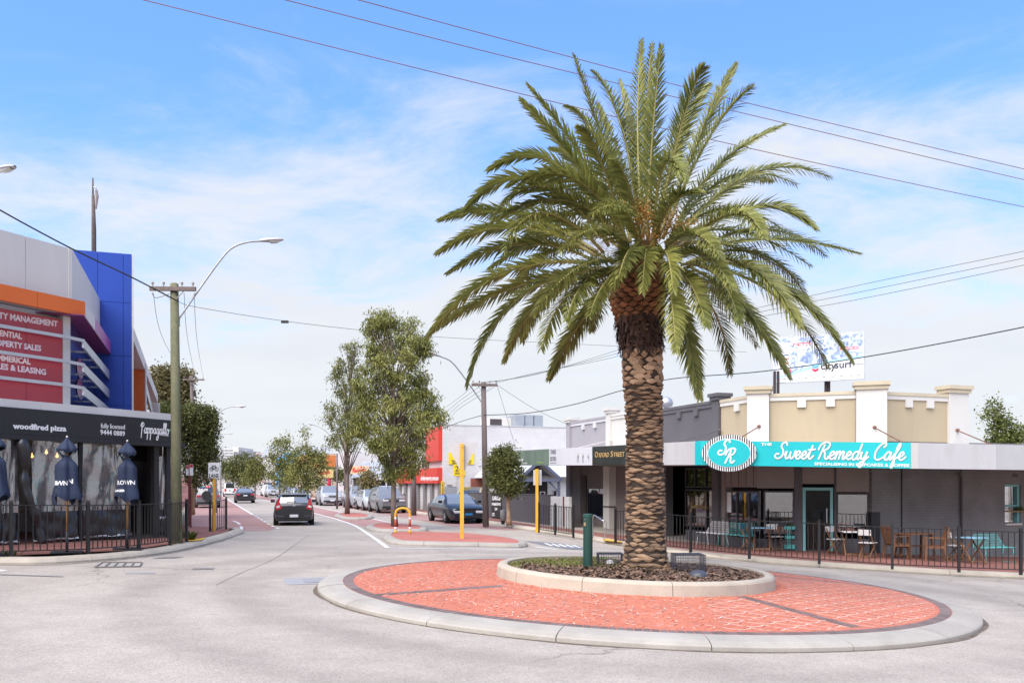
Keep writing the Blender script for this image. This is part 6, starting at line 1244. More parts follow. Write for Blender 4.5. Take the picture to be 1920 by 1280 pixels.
# ---- city billboard on posts
bb = thing('billboard', 'large event billboard on dark posts above the cafe roof', 'billboard', P(1535, 800, 52)); Yb = 52.0
BF = Fr(P(1449, 700, 54.2).xy, P(1619.5, 700, 51.8).xy)
a0, a1 = 0, BF.len; zb0, zt0 = EYE + (HY - 717.5) / F * 54.2, EYE + (HY - 634) / F * 54.2; zb1, zt1 = EYE + (HY - 709) / F * 51.8, EYE + (HY - 622) / F * 51.8
zb_, zt_ = (zb0 + zb1) / 2, (zt0 + zt1) / 2
fc = part(BF, 'panel', 0, BF.len, -.12, 0, zb_, zt_, mat('billboard white', (.62, .63, .66), .5, .02, 2), bb)
def bprint():
    m = bpy.data.materials.new('crowd print'); m.use_nodes = True; t = m.node_tree; b = t.nodes['Principled BSDF']; g = t.nodes.new('ShaderNodeNewGeometry'); nz = t.nodes.new('ShaderNodeTexNoise'); nz.inputs['Scale'].default_value = 2.6; nz.inputs['Detail'].default_value = 6; nz.inputs['Distortion'].default_value = 1.5; t.links.new(g.outputs['Position'], nz.inputs['Vector']); cr = t.nodes.new('ShaderNodeValToRGB'); t.links.new(nz.outputs[0], cr.inputs[0])
    e = cr.color_ramp.elements; e[0].position = .34; e[0].color = (.14, .20, .38, 1); e[1].position = .62; e[1].color = (.62, .66, .74, 1); x = e.new(.47); x.color = (.36, .44, .62, 1); t.links.new(cr.outputs[0], b.inputs['Base Color']); b.inputs['Roughness'].default_value = .5; return m
def bpoly(name, pts, m, off, par=fc):
    mb = MB(); mb.poly([BF.p(BF.len * x, off, zb_ + (zt_ - zb_) * y) for x, y in pts]); return mb.build(name, m, par, fix=True)
bpoly('photo_print', [(.01, .98), (.99, .98), (.99, .50), (.8, .46), (.6, .42), (.4, .30), (.22, .20), (.01, .12)][::-1], bprint(), .004)
bpoly('sky_band', [(.01, .12), (.22, .20), (.4, .30), (.6, .42), (.8, .46), (.99, .5), (.99, .46), (.8, .41), (.6, .37), (.4, .25), (.2, .15), (.01, .08)], mat('pale blue print', (.33, .58, .68), .5), .006)
bpoly('list_print', [(.04, .15), (.2, .15), (.2, .88), (.04, .88)], MATS['billboard white'], .008); M_BRED = mat('red print', (.62, .03, .06), .5)
for y, x0, x1 in ((.60, .12, .185), (.52, .12, .185), (.42, .13, .185), (.32, .13, .185)): bpoly('list_row', [(x0, y - .01), (x1, y - .01), (x1, y + .015), (x0, y + .015)], M_BRED if y in (.52, .42) else M_SLATE, .010)
bpoly('red_tag', [(.17, .20), (.205, .20), (.205, .29), (.17, .29)], M_BRED, .011); bpoly('red_banner', [(.23, .79), (.43, .80), (.43, .86), (.23, .85)], M_BRED, .010); bpoly('red_banner', [(.75, .64), (.95, .64), (.95, .70), (.75, .70)], M_BRED, .010)
def btxt(s, x, y, h, m, bold=.01, sx=1.0): mb = text_mb(s, h, BF.M(BF.len * x, .012, zb_ + (zt_ - zb_) * y), bold=bold, sx=sx); mb.build('lettering', m, fc)
btxt('DOWNLOAD', .235, .70, .42, R_TXT, .004); btxt('GET THE OFFICIAL APP', .24, .805, .13, R_TXT, .004); btxt('city', .535, .24, .62, M_BTXT, .006); btxt('to', .655, .26, .3, R_DTX, .0); btxt('surf', .69, .25, .62, M_BTXT, .006); btxt('for charity', .88, .30, .14, R_DTX, .0); btxt('ENTER NOW', .80, .65, .15, R_TXT, .004)
bpoly('chevron', [(.445, .23), (.48, .19), (.515, .23), (.515, .28), (.48, .245), (.445, .28)], M_BRED, .012); bpoly('chevron', [(.445, .30), (.48, .265), (.515, .30), (.515, .35), (.48, .315), (.445, .35)], mat('blue print', (.10, .35, .55), .5), .012)
for x in (.06, .12, .2, .28, .36, .45, .56, .66, .75, .85, .93): bpoly('sponsor_mark', [(x, .065), (x + .03, .065), (x + .03, .08), (x, .08)], R_DTX, .008)
for px in (1454.5, 1461, 1551, 1556.5):
    c = P(px, 720, 53); mb = MB(); mb.beam(Vector((c.x, c.y + .25, 3.0)), Vector((c.x - .0, c.y + .22, zb_ + .6)), .14, .14); mb.build('post', mat('dark steel', (.05, .035, .035), .7), bb)
mb = MB(); BF.box(mb, -.03, BF.len + .03, -.14, .01, zt_ + .002, zt_ + .06); BF.box(mb, BF.len + .002, BF.len + .05, -.14, .01, zb_, zt_); BF.box(mb, -.05, -.002, -.14, .01, zb_, zt_); BF.box(mb, -.03, BF.len + .03, -.14, .01, zb_ - .06, zb_ - .002); mb.build('trim', W_GREYM, bb)
# ================================================================== FENCES
M_FENCE = mat('black powder coat', (.012, .012, .013), .5, .12, 4, spec=.5)
bar_me = None
def fence(name, label, posts, zf, h=1.08, gap=.135, breaks=(), cat='fence'):
    global bar_me
    root = thing(name, label, cat, posts[0])
    if bar_me is None:
        q = MB(); q.box((0, 0, .5), (.018, .018, 1.0)); bar_me = q.mesh('bar'); bar_me.materials.append(M_FENCE)
    O = ORG[root.name]
    for i, p in enumerate(posts):
        mb = MB(); d = (posts[min(i + 1, len(posts) - 1)] - posts[max(i - 1, 0)]); rz = atan2(d.y, d.x); mb.box((p.x, p.y, p.z + (h + .05) / 2 - .02), (.065, .065, h + .07), rz); po = mb.build('post', M_FENCE, root); mb = MB(); mb.box((p.x, p.y, p.z + h + .06), (.078, .078, .02), rz); mb.build('post_cap', M_FENCE, po)
        if i == len(posts) - 1 or i in breaks: continue
        q = posts[i + 1]; d = q - p; L_ = d.length; u = d / L_
        for zz in (h - .03, .10):
            mb = MB(); mb.beam(p + u * .034 + Vector((0, 0, zz)), q - u * .034 + Vector((0, 0, zz)), .04, .022); mb.build('rail', M_FENCE, root)
        n = max(2, int(L_ / gap)); rz = atan2(d.y, d.x)
        for k in range(1, n):
            c = p.lerp(q, k / n); o = link('bar', bar_me, None, root, loc=(c.x - O.x, c.y - O.y, c.z - O.z + .112), rot=(0, 0, rz), scale=(1, 1, h - .155))
    return root
gl_ = lambda px, py: G(px, py, .137)
gr_ = lambda px, py: G(px, py, 0, zfr)
fence('pedestrian_fence', 'black picket fence along the kerb before the pizza restaurant', [gl_(-170, 1047), gl_(-70, 1044), gl_(21, 1042), gl_(165, 1037), gl_(260, 1029.5), gl_(319, 1021), gl_(350, 1014.5)], zg)
fence('pedestrian_fence', 'short black picket fence beside the cycle lane sign', [P(394, 1001, 29.2), P(424, 991.5, 31.4)], zg, gap=.30)
fence('pedestrian_fence', 'black picket fence left of the green post before the lilac shop', [gr_(1010, 996.5), gr_(1041, 1001), gr_(1075, 1006.5)], zfr)
fence('pedestrian_fence', 'long black picket fence round the cafe seating', [gr_(1154, 1016.5), gr_(1225, 1025.5), gr_(1295, 1033), gr_(1405, 1045), gr_(1536, 1054.5), gr_(1673, 1064.5), gr_(1798, 1070), gr_(1914, 1075), gr_(2040, 1079)], zfr)

# ================================================================== POLES, LAMPS, WIRES
M_TPOLE = mat('mossy treated timber', (.125, .125, .068), .9, .25, 3, bump=.5, bscale=18, fine=.25, fscale=30, aniso=(1, 1, .15), dirt=.4, dirtcol=(.14, .10, .07), dscale=3)
M_BPOLE = mat('brown timber pole', (.135, .105, .098), .9, .22, 3, bump=.5, bscale=18, fine=.2, fscale=30, aniso=(1, 1, .15))
M_XARM = mat('crossarm timber', (.16, .125, .11), .9, .25, 6, bump=.4, bscale=25)
M_GALV = mat('galvanised steel', (.33, .34, .35), .45, .1, 6, metal=.6)
M_LAMPH = mat('lamp head grey', (.42, .42, .43), .45, .1, 5)
M_LENS = mat('lamp lens', (.55, .55, .53), .25, .05, 5)
M_WIRE = mat('black cable', (.03, .028, .028), .6, .1, 5); M_CU = mat('copper conductor', (.20, .11, .085), .6, .1, 5)
def lamp_head(root, tip, d, s=1.0):
    d = d.normalized(); sd_ = d.cross(Vector((0, 0, 1))).normalized(); up = sd_.cross(d); mb = MB(); rows = []
    for t, w_, h_ in ((-.02, .05, .05), (.08, .08, .07), (.22, .12, .085), (.42, .14, .085), (.58, .11, .06), (.66, .05, .03)): c = tip + d * t * s; rows.append([c + (sd_ * w_ * cos(a) + up * h_ * max(-.25, sin(a))) * s for a in [2 * pi * k / 12 for k in range(13)]])
    mb.grid(rows); hd = mb.build('lamp_head', M_LAMPH, root, smooth_=True, fix=True); mb = MB(); rows = []
    for t, w_, h_ in ((.24, .085, .02), (.32, .10, .07), (.46, .10, .07), (.56, .08, .02)): c = tip + d * t * s - up * .018 * s; rows.append([c + (sd_ * w_ * cos(a) + up * h_ * -abs(sin(a))) * s for a in [pi * k / 8 for k in range(9)]])
    mb.grid(rows); mb.build('lens', M_LENS, hd, smooth_=True, fix=True)
def smooth_path(pts, k=6):
    o = []
    for i in range(len(pts) - 1):
        a, b, c, d = pts[max(i - 1, 0)], pts[i], pts[i + 1], pts[min(i + 2, len(pts) - 1)]
        for j in range(k): t = j / k; o.append(.5 * ((2 * b) + (c - a) * t + (2 * a - 5 * b + 4 * c - d) * t * t + (3 * b - a - 3 * c + d) * t ** 3))
    return o + [pts[-1]]
def pole(name, label, base, px, top_y, Y, r, m, xarm=None, lamp=None, ins=True, lamp_s=1.0):
    root = thing(name, label, 'power pole', base); top = P(px, top_y, Y); mb = MB(); mb.tube([base - Vector((0, 0, .1)), base.lerp(top, .5), top], [r * 1.12, r, r * .88], 14); mb.build('shaft', m, root, smooth_=True)
    if xarm:
        (x0, x1, y_), dd = xarm[:3], xarm[3] if len(xarm) > 3 else 0; a, b = P(x0, y_, Y - .18 - dd), P(x1, y_ + .8, Y - .18 + dd); mb = MB(); mb.beam(a, b, .09, .11); xa = mb.build('crossarm', M_XARM, root)
        for t in (.06, .3, .7, .94):
            c = a.lerp(b, t) + Vector((0, 0, .06)); mb = MB(); mb.lathe([(.012, 0), (.012, .05), (.035, .06), (.03, .085), (.04, .1), (.025, .13)], c, 8); mb.build('insulator', mat('insulator', (.25, .22, .2), .4), xa)
        for sg in (-1, 1): mb = MB(); c = a.lerp(b, .5); mb.beam(c + (b - a) * .25 * sg - Vector((0, 0, .04)), Vector((top.x, top.y - r, c.z - .38)), .03, .012); mb.build('stay', M_GALV, xa)
    if lamp:
        pts = [P(x, y, yy) for x, y, yy in lamp]; sp = smooth_path(pts); mb = MB(); mb.tube(sp, .028 * lamp_s, 8); ar = mb.build('lamp_arm', M_GALV, root, smooth_=True); lamp_head(root, sp[-1], sp[-1] - sp[-3], lamp_s); mb = MB(); mb.box(pts[0], (.14, .14, .22)); mb.build('bracket', M_GALV, ar)
    return root
pole('power_pole', 'mossy green timber power pole with curved lamp arm at the restaurant corner', gl_(332, 1017), 327, 533, 24.4, .125, M_TPOLE, (281, 367, 541), [(331, 604, 24.25), (355, 569, 24.3), (385, 526, 24.5), (420, 479, 24.6), (440, 462, 24.7), (464, 454, 24.8), (487, 452, 24.9)])
pole('power_pole', 'brown timber power pole with lamp arm beside the dark parked car', G(911, 982.5, .14), 906.5, 717, 39.3, .125, M_BPOLE, (884, 933, 721), [(905, 757, 39.2), (890, 735, 39.2), (865, 700, 39.1), (845, 677, 39.0), (826, 668.5, 38.9)])
b_ = Vector((-24.8, 69, zg(-24.8, 69) + .14)); pole('power_pole', 'distant timber power pole left, above the clipped tree', b_, 358.5, 704, 69, .14, M_BPOLE, (343, 383, 711))
b_ = Vector((-13.6, 21.4, zg(-13.6, 21.4))); pole('lamp_post', 'street lamp reaching in at the left picture edge', b_, -94, 420, 21.4, .1, M_GALV, None, [(-94, 420, 21.4), (-70, 360, 21.3), (-40, 332, 21.2), (-14, 323, 21.1)], False, 1.0)['category'] = 'street lamp'
for px, Y, ty, pts, lab in ((405, 57, 800, [(405, 785, 57), (415, 770, 57), (430, 763, 57), (442, 762, 57)], 'thin grey street lamp above the left footpath trees'), (414, 105, 835, [(414, 826, 105), (420, 815, 105), (426, 813, 105)], 'tiny far street lamp over the left lane'), (632, 66, 850, [(632, 842, 66), (620, 818, 66), (606, 804, 66), (592, 798, 66)], 'thin street lamp above the pylon sign')):
    b_ = Vector(((px - CX) / F * Y, Y, zg((px - CX) / F * Y, Y) + .1)); pole('lamp_post', lab, b_, px, ty, Y, .07, M_GALV if px < 600 else M_BPOLE, None, pts)['category'] = 'street lamp'
for px, py, Y, ty, lab in ((648, 952, 72, 815, 'brown timber pole with pale bands beside the sales yard cars'), (776, 962, 52, 830, 'brown timber pole behind the bushy tree'), ):
    X = (px - CX) / F * Y; pole('timber_pole', lab, Vector((X, Y, zg(X, Y) + .14)), px, ty, Y, .14, M_BPOLE)
def wire(label, pts, r=.010, m=None, name='overhead_wire', k=8):
    sp = smooth_path([P(*p) for p in pts], k); mb = MB(); mb.tube(sp, r, 5); o = mb.build(name, m or M_WIRE, smooth_=True); tag(o, label, 'wire', 'overhead wires'); return o
wire('lowest of the three copper wires crossing the upper sky', [(100, -42, 20), (268, 0, 21), (960, 172, 24), (1400, 277, 27), (1920, 388, 31), (2200, 440, 33)], .012, M_CU)
wire('middle of the three copper wires crossing the upper sky', [(380, -38, 20), (534, 0, 21), (960, 109, 24), (1400, 214, 27), (1920, 337, 31), (2200, 398, 33)], .012, M_CU)
wire('highest of the three copper wires crossing the upper sky', [(520, -38, 20), (671, 0, 21), (960, 78, 24), (1400, 193, 27), (1920, 317, 31), (2200, 380, 33)], .012, M_CU)
wire('thick black cable slanting down to the mossy pole', [(-160, 300, 19), (0, 394, 20.6), (130, 464, 22), (247, 520, 23.3), (334, 565, 24.2)], .020)
wire('thin wire from the mossy pole across to the right behind the palm', [(334, 565, 24.2), (370, 576, 24.6), (535, 602, 27), (700, 621, 30), (860, 634, 33), (1100, 646, 37), (1400, 660, 42)], .007)
c = P(534, 602, 27); mb = MB(); mb.box(c - Vector((0, 0, .02)), (.22, .06, .08)); tag(mb.build('cable_spacer', M_WIRE), 'small dark fitting hanging on the thin wire', 'wire fitting')
for k, (y1, y2) in enumerate(((640, 471), (646, 484), (652, 497))): wire(('top', 'middle', 'bottom')[k] + ' wire of the three rising right from the brown pole', [(889 + k * 20, 718, 39), (1000, 703 - k * 1.5, 37), (1165, y1 + 14, 35), (1320, y1 - 38, 33), (1600, y2 + 66, 30), (1920, y2, 27), (2150, y2 - 50, 25)], .008)
wire('black service cable sagging from the brown pole to the upper right', [(905, 778, 39.1), (990, 774, 36.5), (1080, 757, 34), (1165, 732, 32), (1260, 710, 30), (1430, 696, 27.5), (1640, 666, 25), (1920, 613, 22), (2100, 570, 20)], .016)
wire('black cable from the brown pole down left behind the bushy tree', [(905, 778, 39.1), (870, 788, 41), (835, 801, 43), (790, 818, 47)], .014)
for k in range(4): wire(('first', 'second', 'third', 'fourth')[k] + ' of four thin wires running left from the brown pole', [(888 + k * 13, 722 + k, 39.2), (862, 744 + k * 7, 44), (830, 766 + k * 9, 50), (760, 805 + k * 8, 66)], .008)
wire('service wire dropping steeply to the cottage gable', [(932, 722, 39), (945, 765, 42), (966, 836, 46)], .008); wire('service wire running down to the lilac shop pier', [(933, 722, 39), (1000, 765, 39), (1068, 797, 39.5)], .008)
for k, (x0, y0, x1, y1) in enumerate(((287, 549, 352, 712), (345, 549, 368, 712), (364, 549, 382, 712))): wire(('left', 'centre', 'right')[k] + ' wire from the mossy pole to the distant left pole', [(x0, y0, 24.2), (x0 + (x1 - x0) * .35, y0 + 95, 34), (x1, y1, 69)], .007)
wire('loop of wire under the mossy pole crossarm', [(285, 549, 24.2), (291, 558, 24.2), (303, 556, 24.2), (318, 551, 24.2)], .008)

# ================================================================== SIGNS AND STREET FURNITURE
M_YPOST = mat('yellow post paint', (.70, .37, .035), .5, .08, 3, dirt=.2, dirtcol=(.5, .25, .05), dscale=4)
M_SIGNB = mat('sign back grey', (.50, .48, .47), .5, .05, 3, metal=.2); M_SIGNW = mat('sign face white', (.72, .72, .72), .5, .03, 3); M_RPOST = mat('red brown post', (.13, .035, .03), .6, .1, 4)
def post_sign(name, label, base, px, ty, Y, w_, m, plate=None): 
    root = thing(name, label, 'sign', base); top = P(px, ty, Y); mb = MB(); mb.box(((base.x + top.x) / 2, Y, (base.z + top.z) / 2), (w_, w_, top.z - base.z + .05)); mb.build('post', m, root); return root
b_ = G(866, 1009, .12); Yb_ = b_.y; gw = post_sign('give_way_sign', 'back of an inverted triangular sign on a yellow post on the splitter island', b_, 866.5, 833, Yb_, .125, M_YPOST)
mb = MB(); mb.prism([P(x, y, Yb_ + .09) for x, y in ((837, 828), (896, 830), (894, 836), (869.5, 884), (864.5, 884), (838, 834))], (0, .02, 0)); pl = mb.build('sign_plate', M_SIGNB, gw, fix=True)
for y in (838, 862, 890): mb = MB(); c = P(866.5, y, Yb_ - .08); mb.lathe([(.0, -.012), (.014, -.008), (.014, .008), (0, .012)], c, 8); mb.build('bolt', M_GALV, gw)
b_ = gr_(1006.5, 996.5); ys = post_sign('sign_post', 'slim yellow post with small grey sign back beside the picket fence', b_, 1007, 880, b_.y, .11, M_YPOST); mb = MB(); mb.prism([P(x, y, b_.y + .08) for x, y in ((1000, 880.5), (1015.5, 880.5), (1015.5, 909), (1000, 909))], (0, .015, 0)); mb.build('sign_plate', M_SIGNB, ys, fix=True)
b_ = gl_(402, 995); cl = post_sign('cycle_lane_sign', 'white cycle LANE sign on a yellow post', b_, 401.5, 868, b_.y, .075, M_YPOST); Yc = b_.y - .06
mb = MB(); mb.prism([P(x, y, Yc) for x, y in ((390.5, 867), (412, 867), (412, 896), (390.5, 896))], (0, .015, 0)); pl = mb.build('sign_plate', M_SIGNW, cl, fix=True)
s_ = Yc / F; o_ = P(401.3, 881, Yc - .004)
def flat(name, strokes, wd, m, par, o, dY=0.0):
    mb = MB(); K = Matrix.Translation(o) @ Matrix(((1, 0, 0, 0), (0, 0, -1, 0), (0, 1, 0, 0), (0, 0, 0, 1)))
    for q in strokes: ribbon(mb, [Vector((*p, 0)) * s_ for p in q], wd * s_, K, .002)
    return mb.build(name, m, par)
circ = lambda cx, cy, r: [(cx + r * cos(2 * pi * k / 14), cy + r * sin(2 * pi * k / 14)) for k in range(15)]
flat('bicycle_symbol', [circ(-5, 2, 3.2), circ(5, 2, 3.2), [(-5, 2), (-2.5, 7), (2.6, 7), (5, 2)], [(-2.5, 7), (0, 2), (2.6, 7)], [(-5, 2), (0, 2)], [(-3.6, 8.4), (-1.4, 8.4)], [(2.6, 7), (3, 9), (1.2, 9.2)]], 1.0, M_BTXT, pl, o_)
text_mb('LANE', 9.4 * s_, Matrix.Translation(P(391.6, 894.5, Yc - .004)) @ Matrix.Rotation(pi / 2, 4, 'X'), bold=.004, sx=.80).build('lettering', M_BTXT, pl)
for px, x0, x1, yt, yb, base, lab, red in ((354.5, 348.5, 353.5, 872, 891, (354.5, 985), 'narrow red edged parking sign, left of the pair by the pole', 0), (357.5, 355.5, 362, 870, 891, (357.5, 988), 'red topped white parking sign, right of the pair by the pole', 1)):
    b_ = gl_(*base); r_ = post_sign('parking_sign', lab, b_, px, 870, b_.y, .055, M_RPOST); mb = MB(); mb.prism([P(x, y, b_.y - .05) for x, y in ((x0, yt), (x1, yt), (x1, yb), (x0, yb))], (0, .012, 0)); q = mb.build('sign_plate', M_SIGNW, r_, fix=True); mb = MB(); mb.prism([P(x, y, b_.y - .054) for x, y in ((x0 + .4, yt + .5), (x1 - .4, yt + .5), (x1 - .4, yt + 6), (x0 + .4, yt + 6))], (0, .003, 0)); mb.build('red_band', mat('sign red', (.5, .03, .03), .5), q, fix=True)
# hoop rail
h0, h1 = G(741, 1000, .12), G(768.5, 1000, .12); Yh = h0.y; hp = thing('hoop_rail', 'yellow tubular hoop barrier with red and white bands', 'barrier', h0)
M_HR = mat('red band paint', (.42, .06, .03), .5, .08, 4)
def hseg(pts, m, nm='tube'): mb = MB(); mb.tube([P(*p, Yh) for p in pts], .041, 10); mb.build(nm, m, hp, smooth_=True)
arc = [(741.5, 975), (741.5, 964), (743.5, 957), (748, 953.3), (755, 952.3), (762, 953.3), (766.5, 957), (768.5, 964), (768.5, 975)]
hseg([(741.5, 1001), (741.5, 992.5)], M_YPOST); hseg([(741.5, 992.4), (741.5, 987.5)], M_SIGNW, 'white_band'); hseg([(741.5, 987.4), (741.5, 973.5)], M_HR, 'red_band'); hseg([(741.5, 973.4), (741.5, 969.5)], M_SIGNW, 'white_band')
sp = [(p.x, p.y) for p in spline([(741.5, 969.4)] + arc[1:-1] + [(768.5, 969.4)], 4)]; hseg(sp, M_YPOST, 'hoop'); hseg([(753, 952.6), (757, 952.6)], M_HR, 'red_band') if False else None
hseg([(768.5, 1001), (768.5, 992.5)], M_YPOST); hseg([(768.5, 992.4), (768.5, 987.5)], M_SIGNW, 'white_band'); hseg([(768.5, 987.4), (768.5, 973.5)], M_HR, 'red_band'); hseg([(768.5, 973.4), (768.5, 969.5)], M_SIGNW, 'white_band')
# green post on the planter
gb = Vector((1.44, 16.7, zm(1.44, 16.7) - .05)); bo = thing('green_post', 'dark green steel post standing in the planter', 'bollard', gb); M_DGRN = mat('dark green enamel', (.012, .050, .038), .4, .1, 5, spec=.5)
mb = MB(); mb.lathe([(.09, 0), (.09, 1.03), (.086, 1.045), (0, 1.047)], gb, 20); mb.build('shaft', M_DGRN, bo, smooth_=False); mb = MB(); mb.lathe([(.096, 1.0), (.096, 1.05), (.0, 1.056)], gb, 20); mb.build('cap', mat('cap green', (.02, .08, .06), .4), bo)
mb = MB(); mb.box(gb + Vector((-.065, -.072, .86)), (.035, .03, .07)); mb.build('padlock', mat('brass lock', (.42, .34, .20), .4, metal=.5), bo); mb = MB(); mb.box(gb + Vector((-.062, -.070, .95)), (.012, .02, .03)); mb.build('hasp', M_GALV, bo)
# wire cages and ground lamps in the planter
M_CAGE = mat('cage wire', (.05, .05, .065), .6)
def cage(label, c, dx, dy, h, dens):
    root = thing('wire_cage', label, 'wire cage', c); n = int(dx / dens); m_ = int(dy / dens); hh = int(h / dens); mb = MB()
    for k in range(n + 1):
        x = c.x - dx / 2 + dx * k / n
        for sy in (-1, 1): mb.beam(Vector((x, c.y + sy * dy / 2, c.z)), Vector((x, c.y + sy * dy / 2, c.z + h)), .005)
        mb.beam(Vector((x, c.y - dy / 2, c.z + h)), Vector((x, c.y + dy / 2, c.z + h)), .005)
    for k in range(m_ + 1):
        y = c.y - dy / 2 + dy * k / m_
        for sx in (-1, 1): mb.beam(Vector((c.x + sx * dx / 2, y, c.z)), Vector((c.x + sx * dx / 2, y, c.z + h)), .005)
        mb.beam(Vector((c.x - dx / 2, y, c.z + h)), Vector((c.x + dx / 2, y, c.z + h)), .005)
    for k in range(hh + 1):
        z = c.z + h * k / hh; q = [Vector((c.x + a * dx / 2, c.y + b * dy / 2, z)) for a, b in ((-1, -1), (1, -1), (1, 1), (-1, 1))]
        for i in range(4): mb.beam(q[i], q[(i + 1) % 4], .005)
    mb.build('wire_mesh', M_CAGE, root, kind='stuff'); fm_ = MB(); q = [Vector((c.x + a * dx / 2, c.y + b * dy / 2, c.z + h)) for a, b in ((-1, -1), (1, -1), (1, 1), (-1, 1))]
    for i in range(4): fm_.beam(q[i], q[(i + 1) % 4], .012)
    fm_.build('rim', M_CAGE, root); return root
cage('small wire cage over the white lamp, left of the palm trunk', Vector((1.93, 17.35, zm(1.93, 17.35) - .02)), .48, .42, .24, .045)
cage('larger wire cage over the dark lamp, right of the palm trunk', Vector((3.32, 16.6, zm(3.32, 16.6) - .02)), .55, .55, .34, .045)
mb = MB(); mb.lathe([(.085, -.03), (.085, .02), (.07, .065), (.04, .09), (0, .098)], Vector((1.93, 17.3, zm(1.93, 17.3))), 14); tag(mb.build('ground_lamp', mat('white dome', (.70, .69, .66), .4), smooth_=True), 'white dome lamp inside the small cage', 'lamp')
mb = MB(); mb.lathe([(.17, -.04), (.17, .02), (.14, .08), (.08, .11), (0, .115)], Vector((3.33, 15.75, zm(3.33, 15.75))), 18); tag(mb.build('ground_lamp', mat('dark dome', (.06, .065, .085), .4), smooth_=True), 'dark low dome on the mulch before the larger cage', 'lamp')
# litter bin, handrail, weed
b_ = G(943, 982.5, .14); bn_ = thing('litter_bin', 'grey cylindrical litter bin on a dark foot by the small tree', 'bin', b_); mb = MB(); mb.lathe([(.075, 0), (.09, .17)], b_, 14); mb.build('foot', M_POST, bn_); mb = MB(); mb.lathe([(.125, .17), (.125, .58), (.11, .62), (.05, .64), (0, .642)], b_, 18); mb.build('drum', mat('bin grey', (.30, .30, .31), .6, .15, 8, bump=.5, bscale=40), bn_, smooth_=True)
b_ = gr_(1135, 1012); hr = thing('handrail', 'bent stainless handrail behind the green post', 'handrail', b_); mb = MB(); Yq = b_.y; mb.tube(smooth_path([P(1132.5, 1012, Yq), P(1137, 985, Yq), P(1136, 980, Yq), P(1130, 975, Yq), P(1121, 969.5, Yq + .4), P(1112, 968, Yq + .8), P(1112, 1008, Yq + .8)]), .024, 8); mb.build('rail', mat('stainless steel', (.6, .6, .6), .25, .05, 5, metal=.9), hr, smooth_=True)
rg = random.Random(5)
def weed(label, b, n, h):
    root = thing('weed', label, 'plant', b); mb = MB()
    for k in range(n): az = rg.random() * 6.28; l = h * rg.uniform(.5, 1); d = Vector((cos(az), sin(az), rg.uniform(.6, 2))).normalized(); s2 = Vector((-sin(az), cos(az), 0)) * l * .14; q = b + Vector((rg.gauss(0, .06), rg.gauss(0, .06), 0)); mb.add([q, q + d * l * .5 + s2, q + d * l, q + d * l * .5 - s2], [(0, 1, 2, 3)])
    mb.build('leaves', L_BRT, root, kind='stuff')
weed('small leafy weed at the foot of the mossy pole', gl_(355, 1012), 70, .34); weed('tuft of weed by a fence post before the restaurant', gl_(21, 1041), 30, .18)

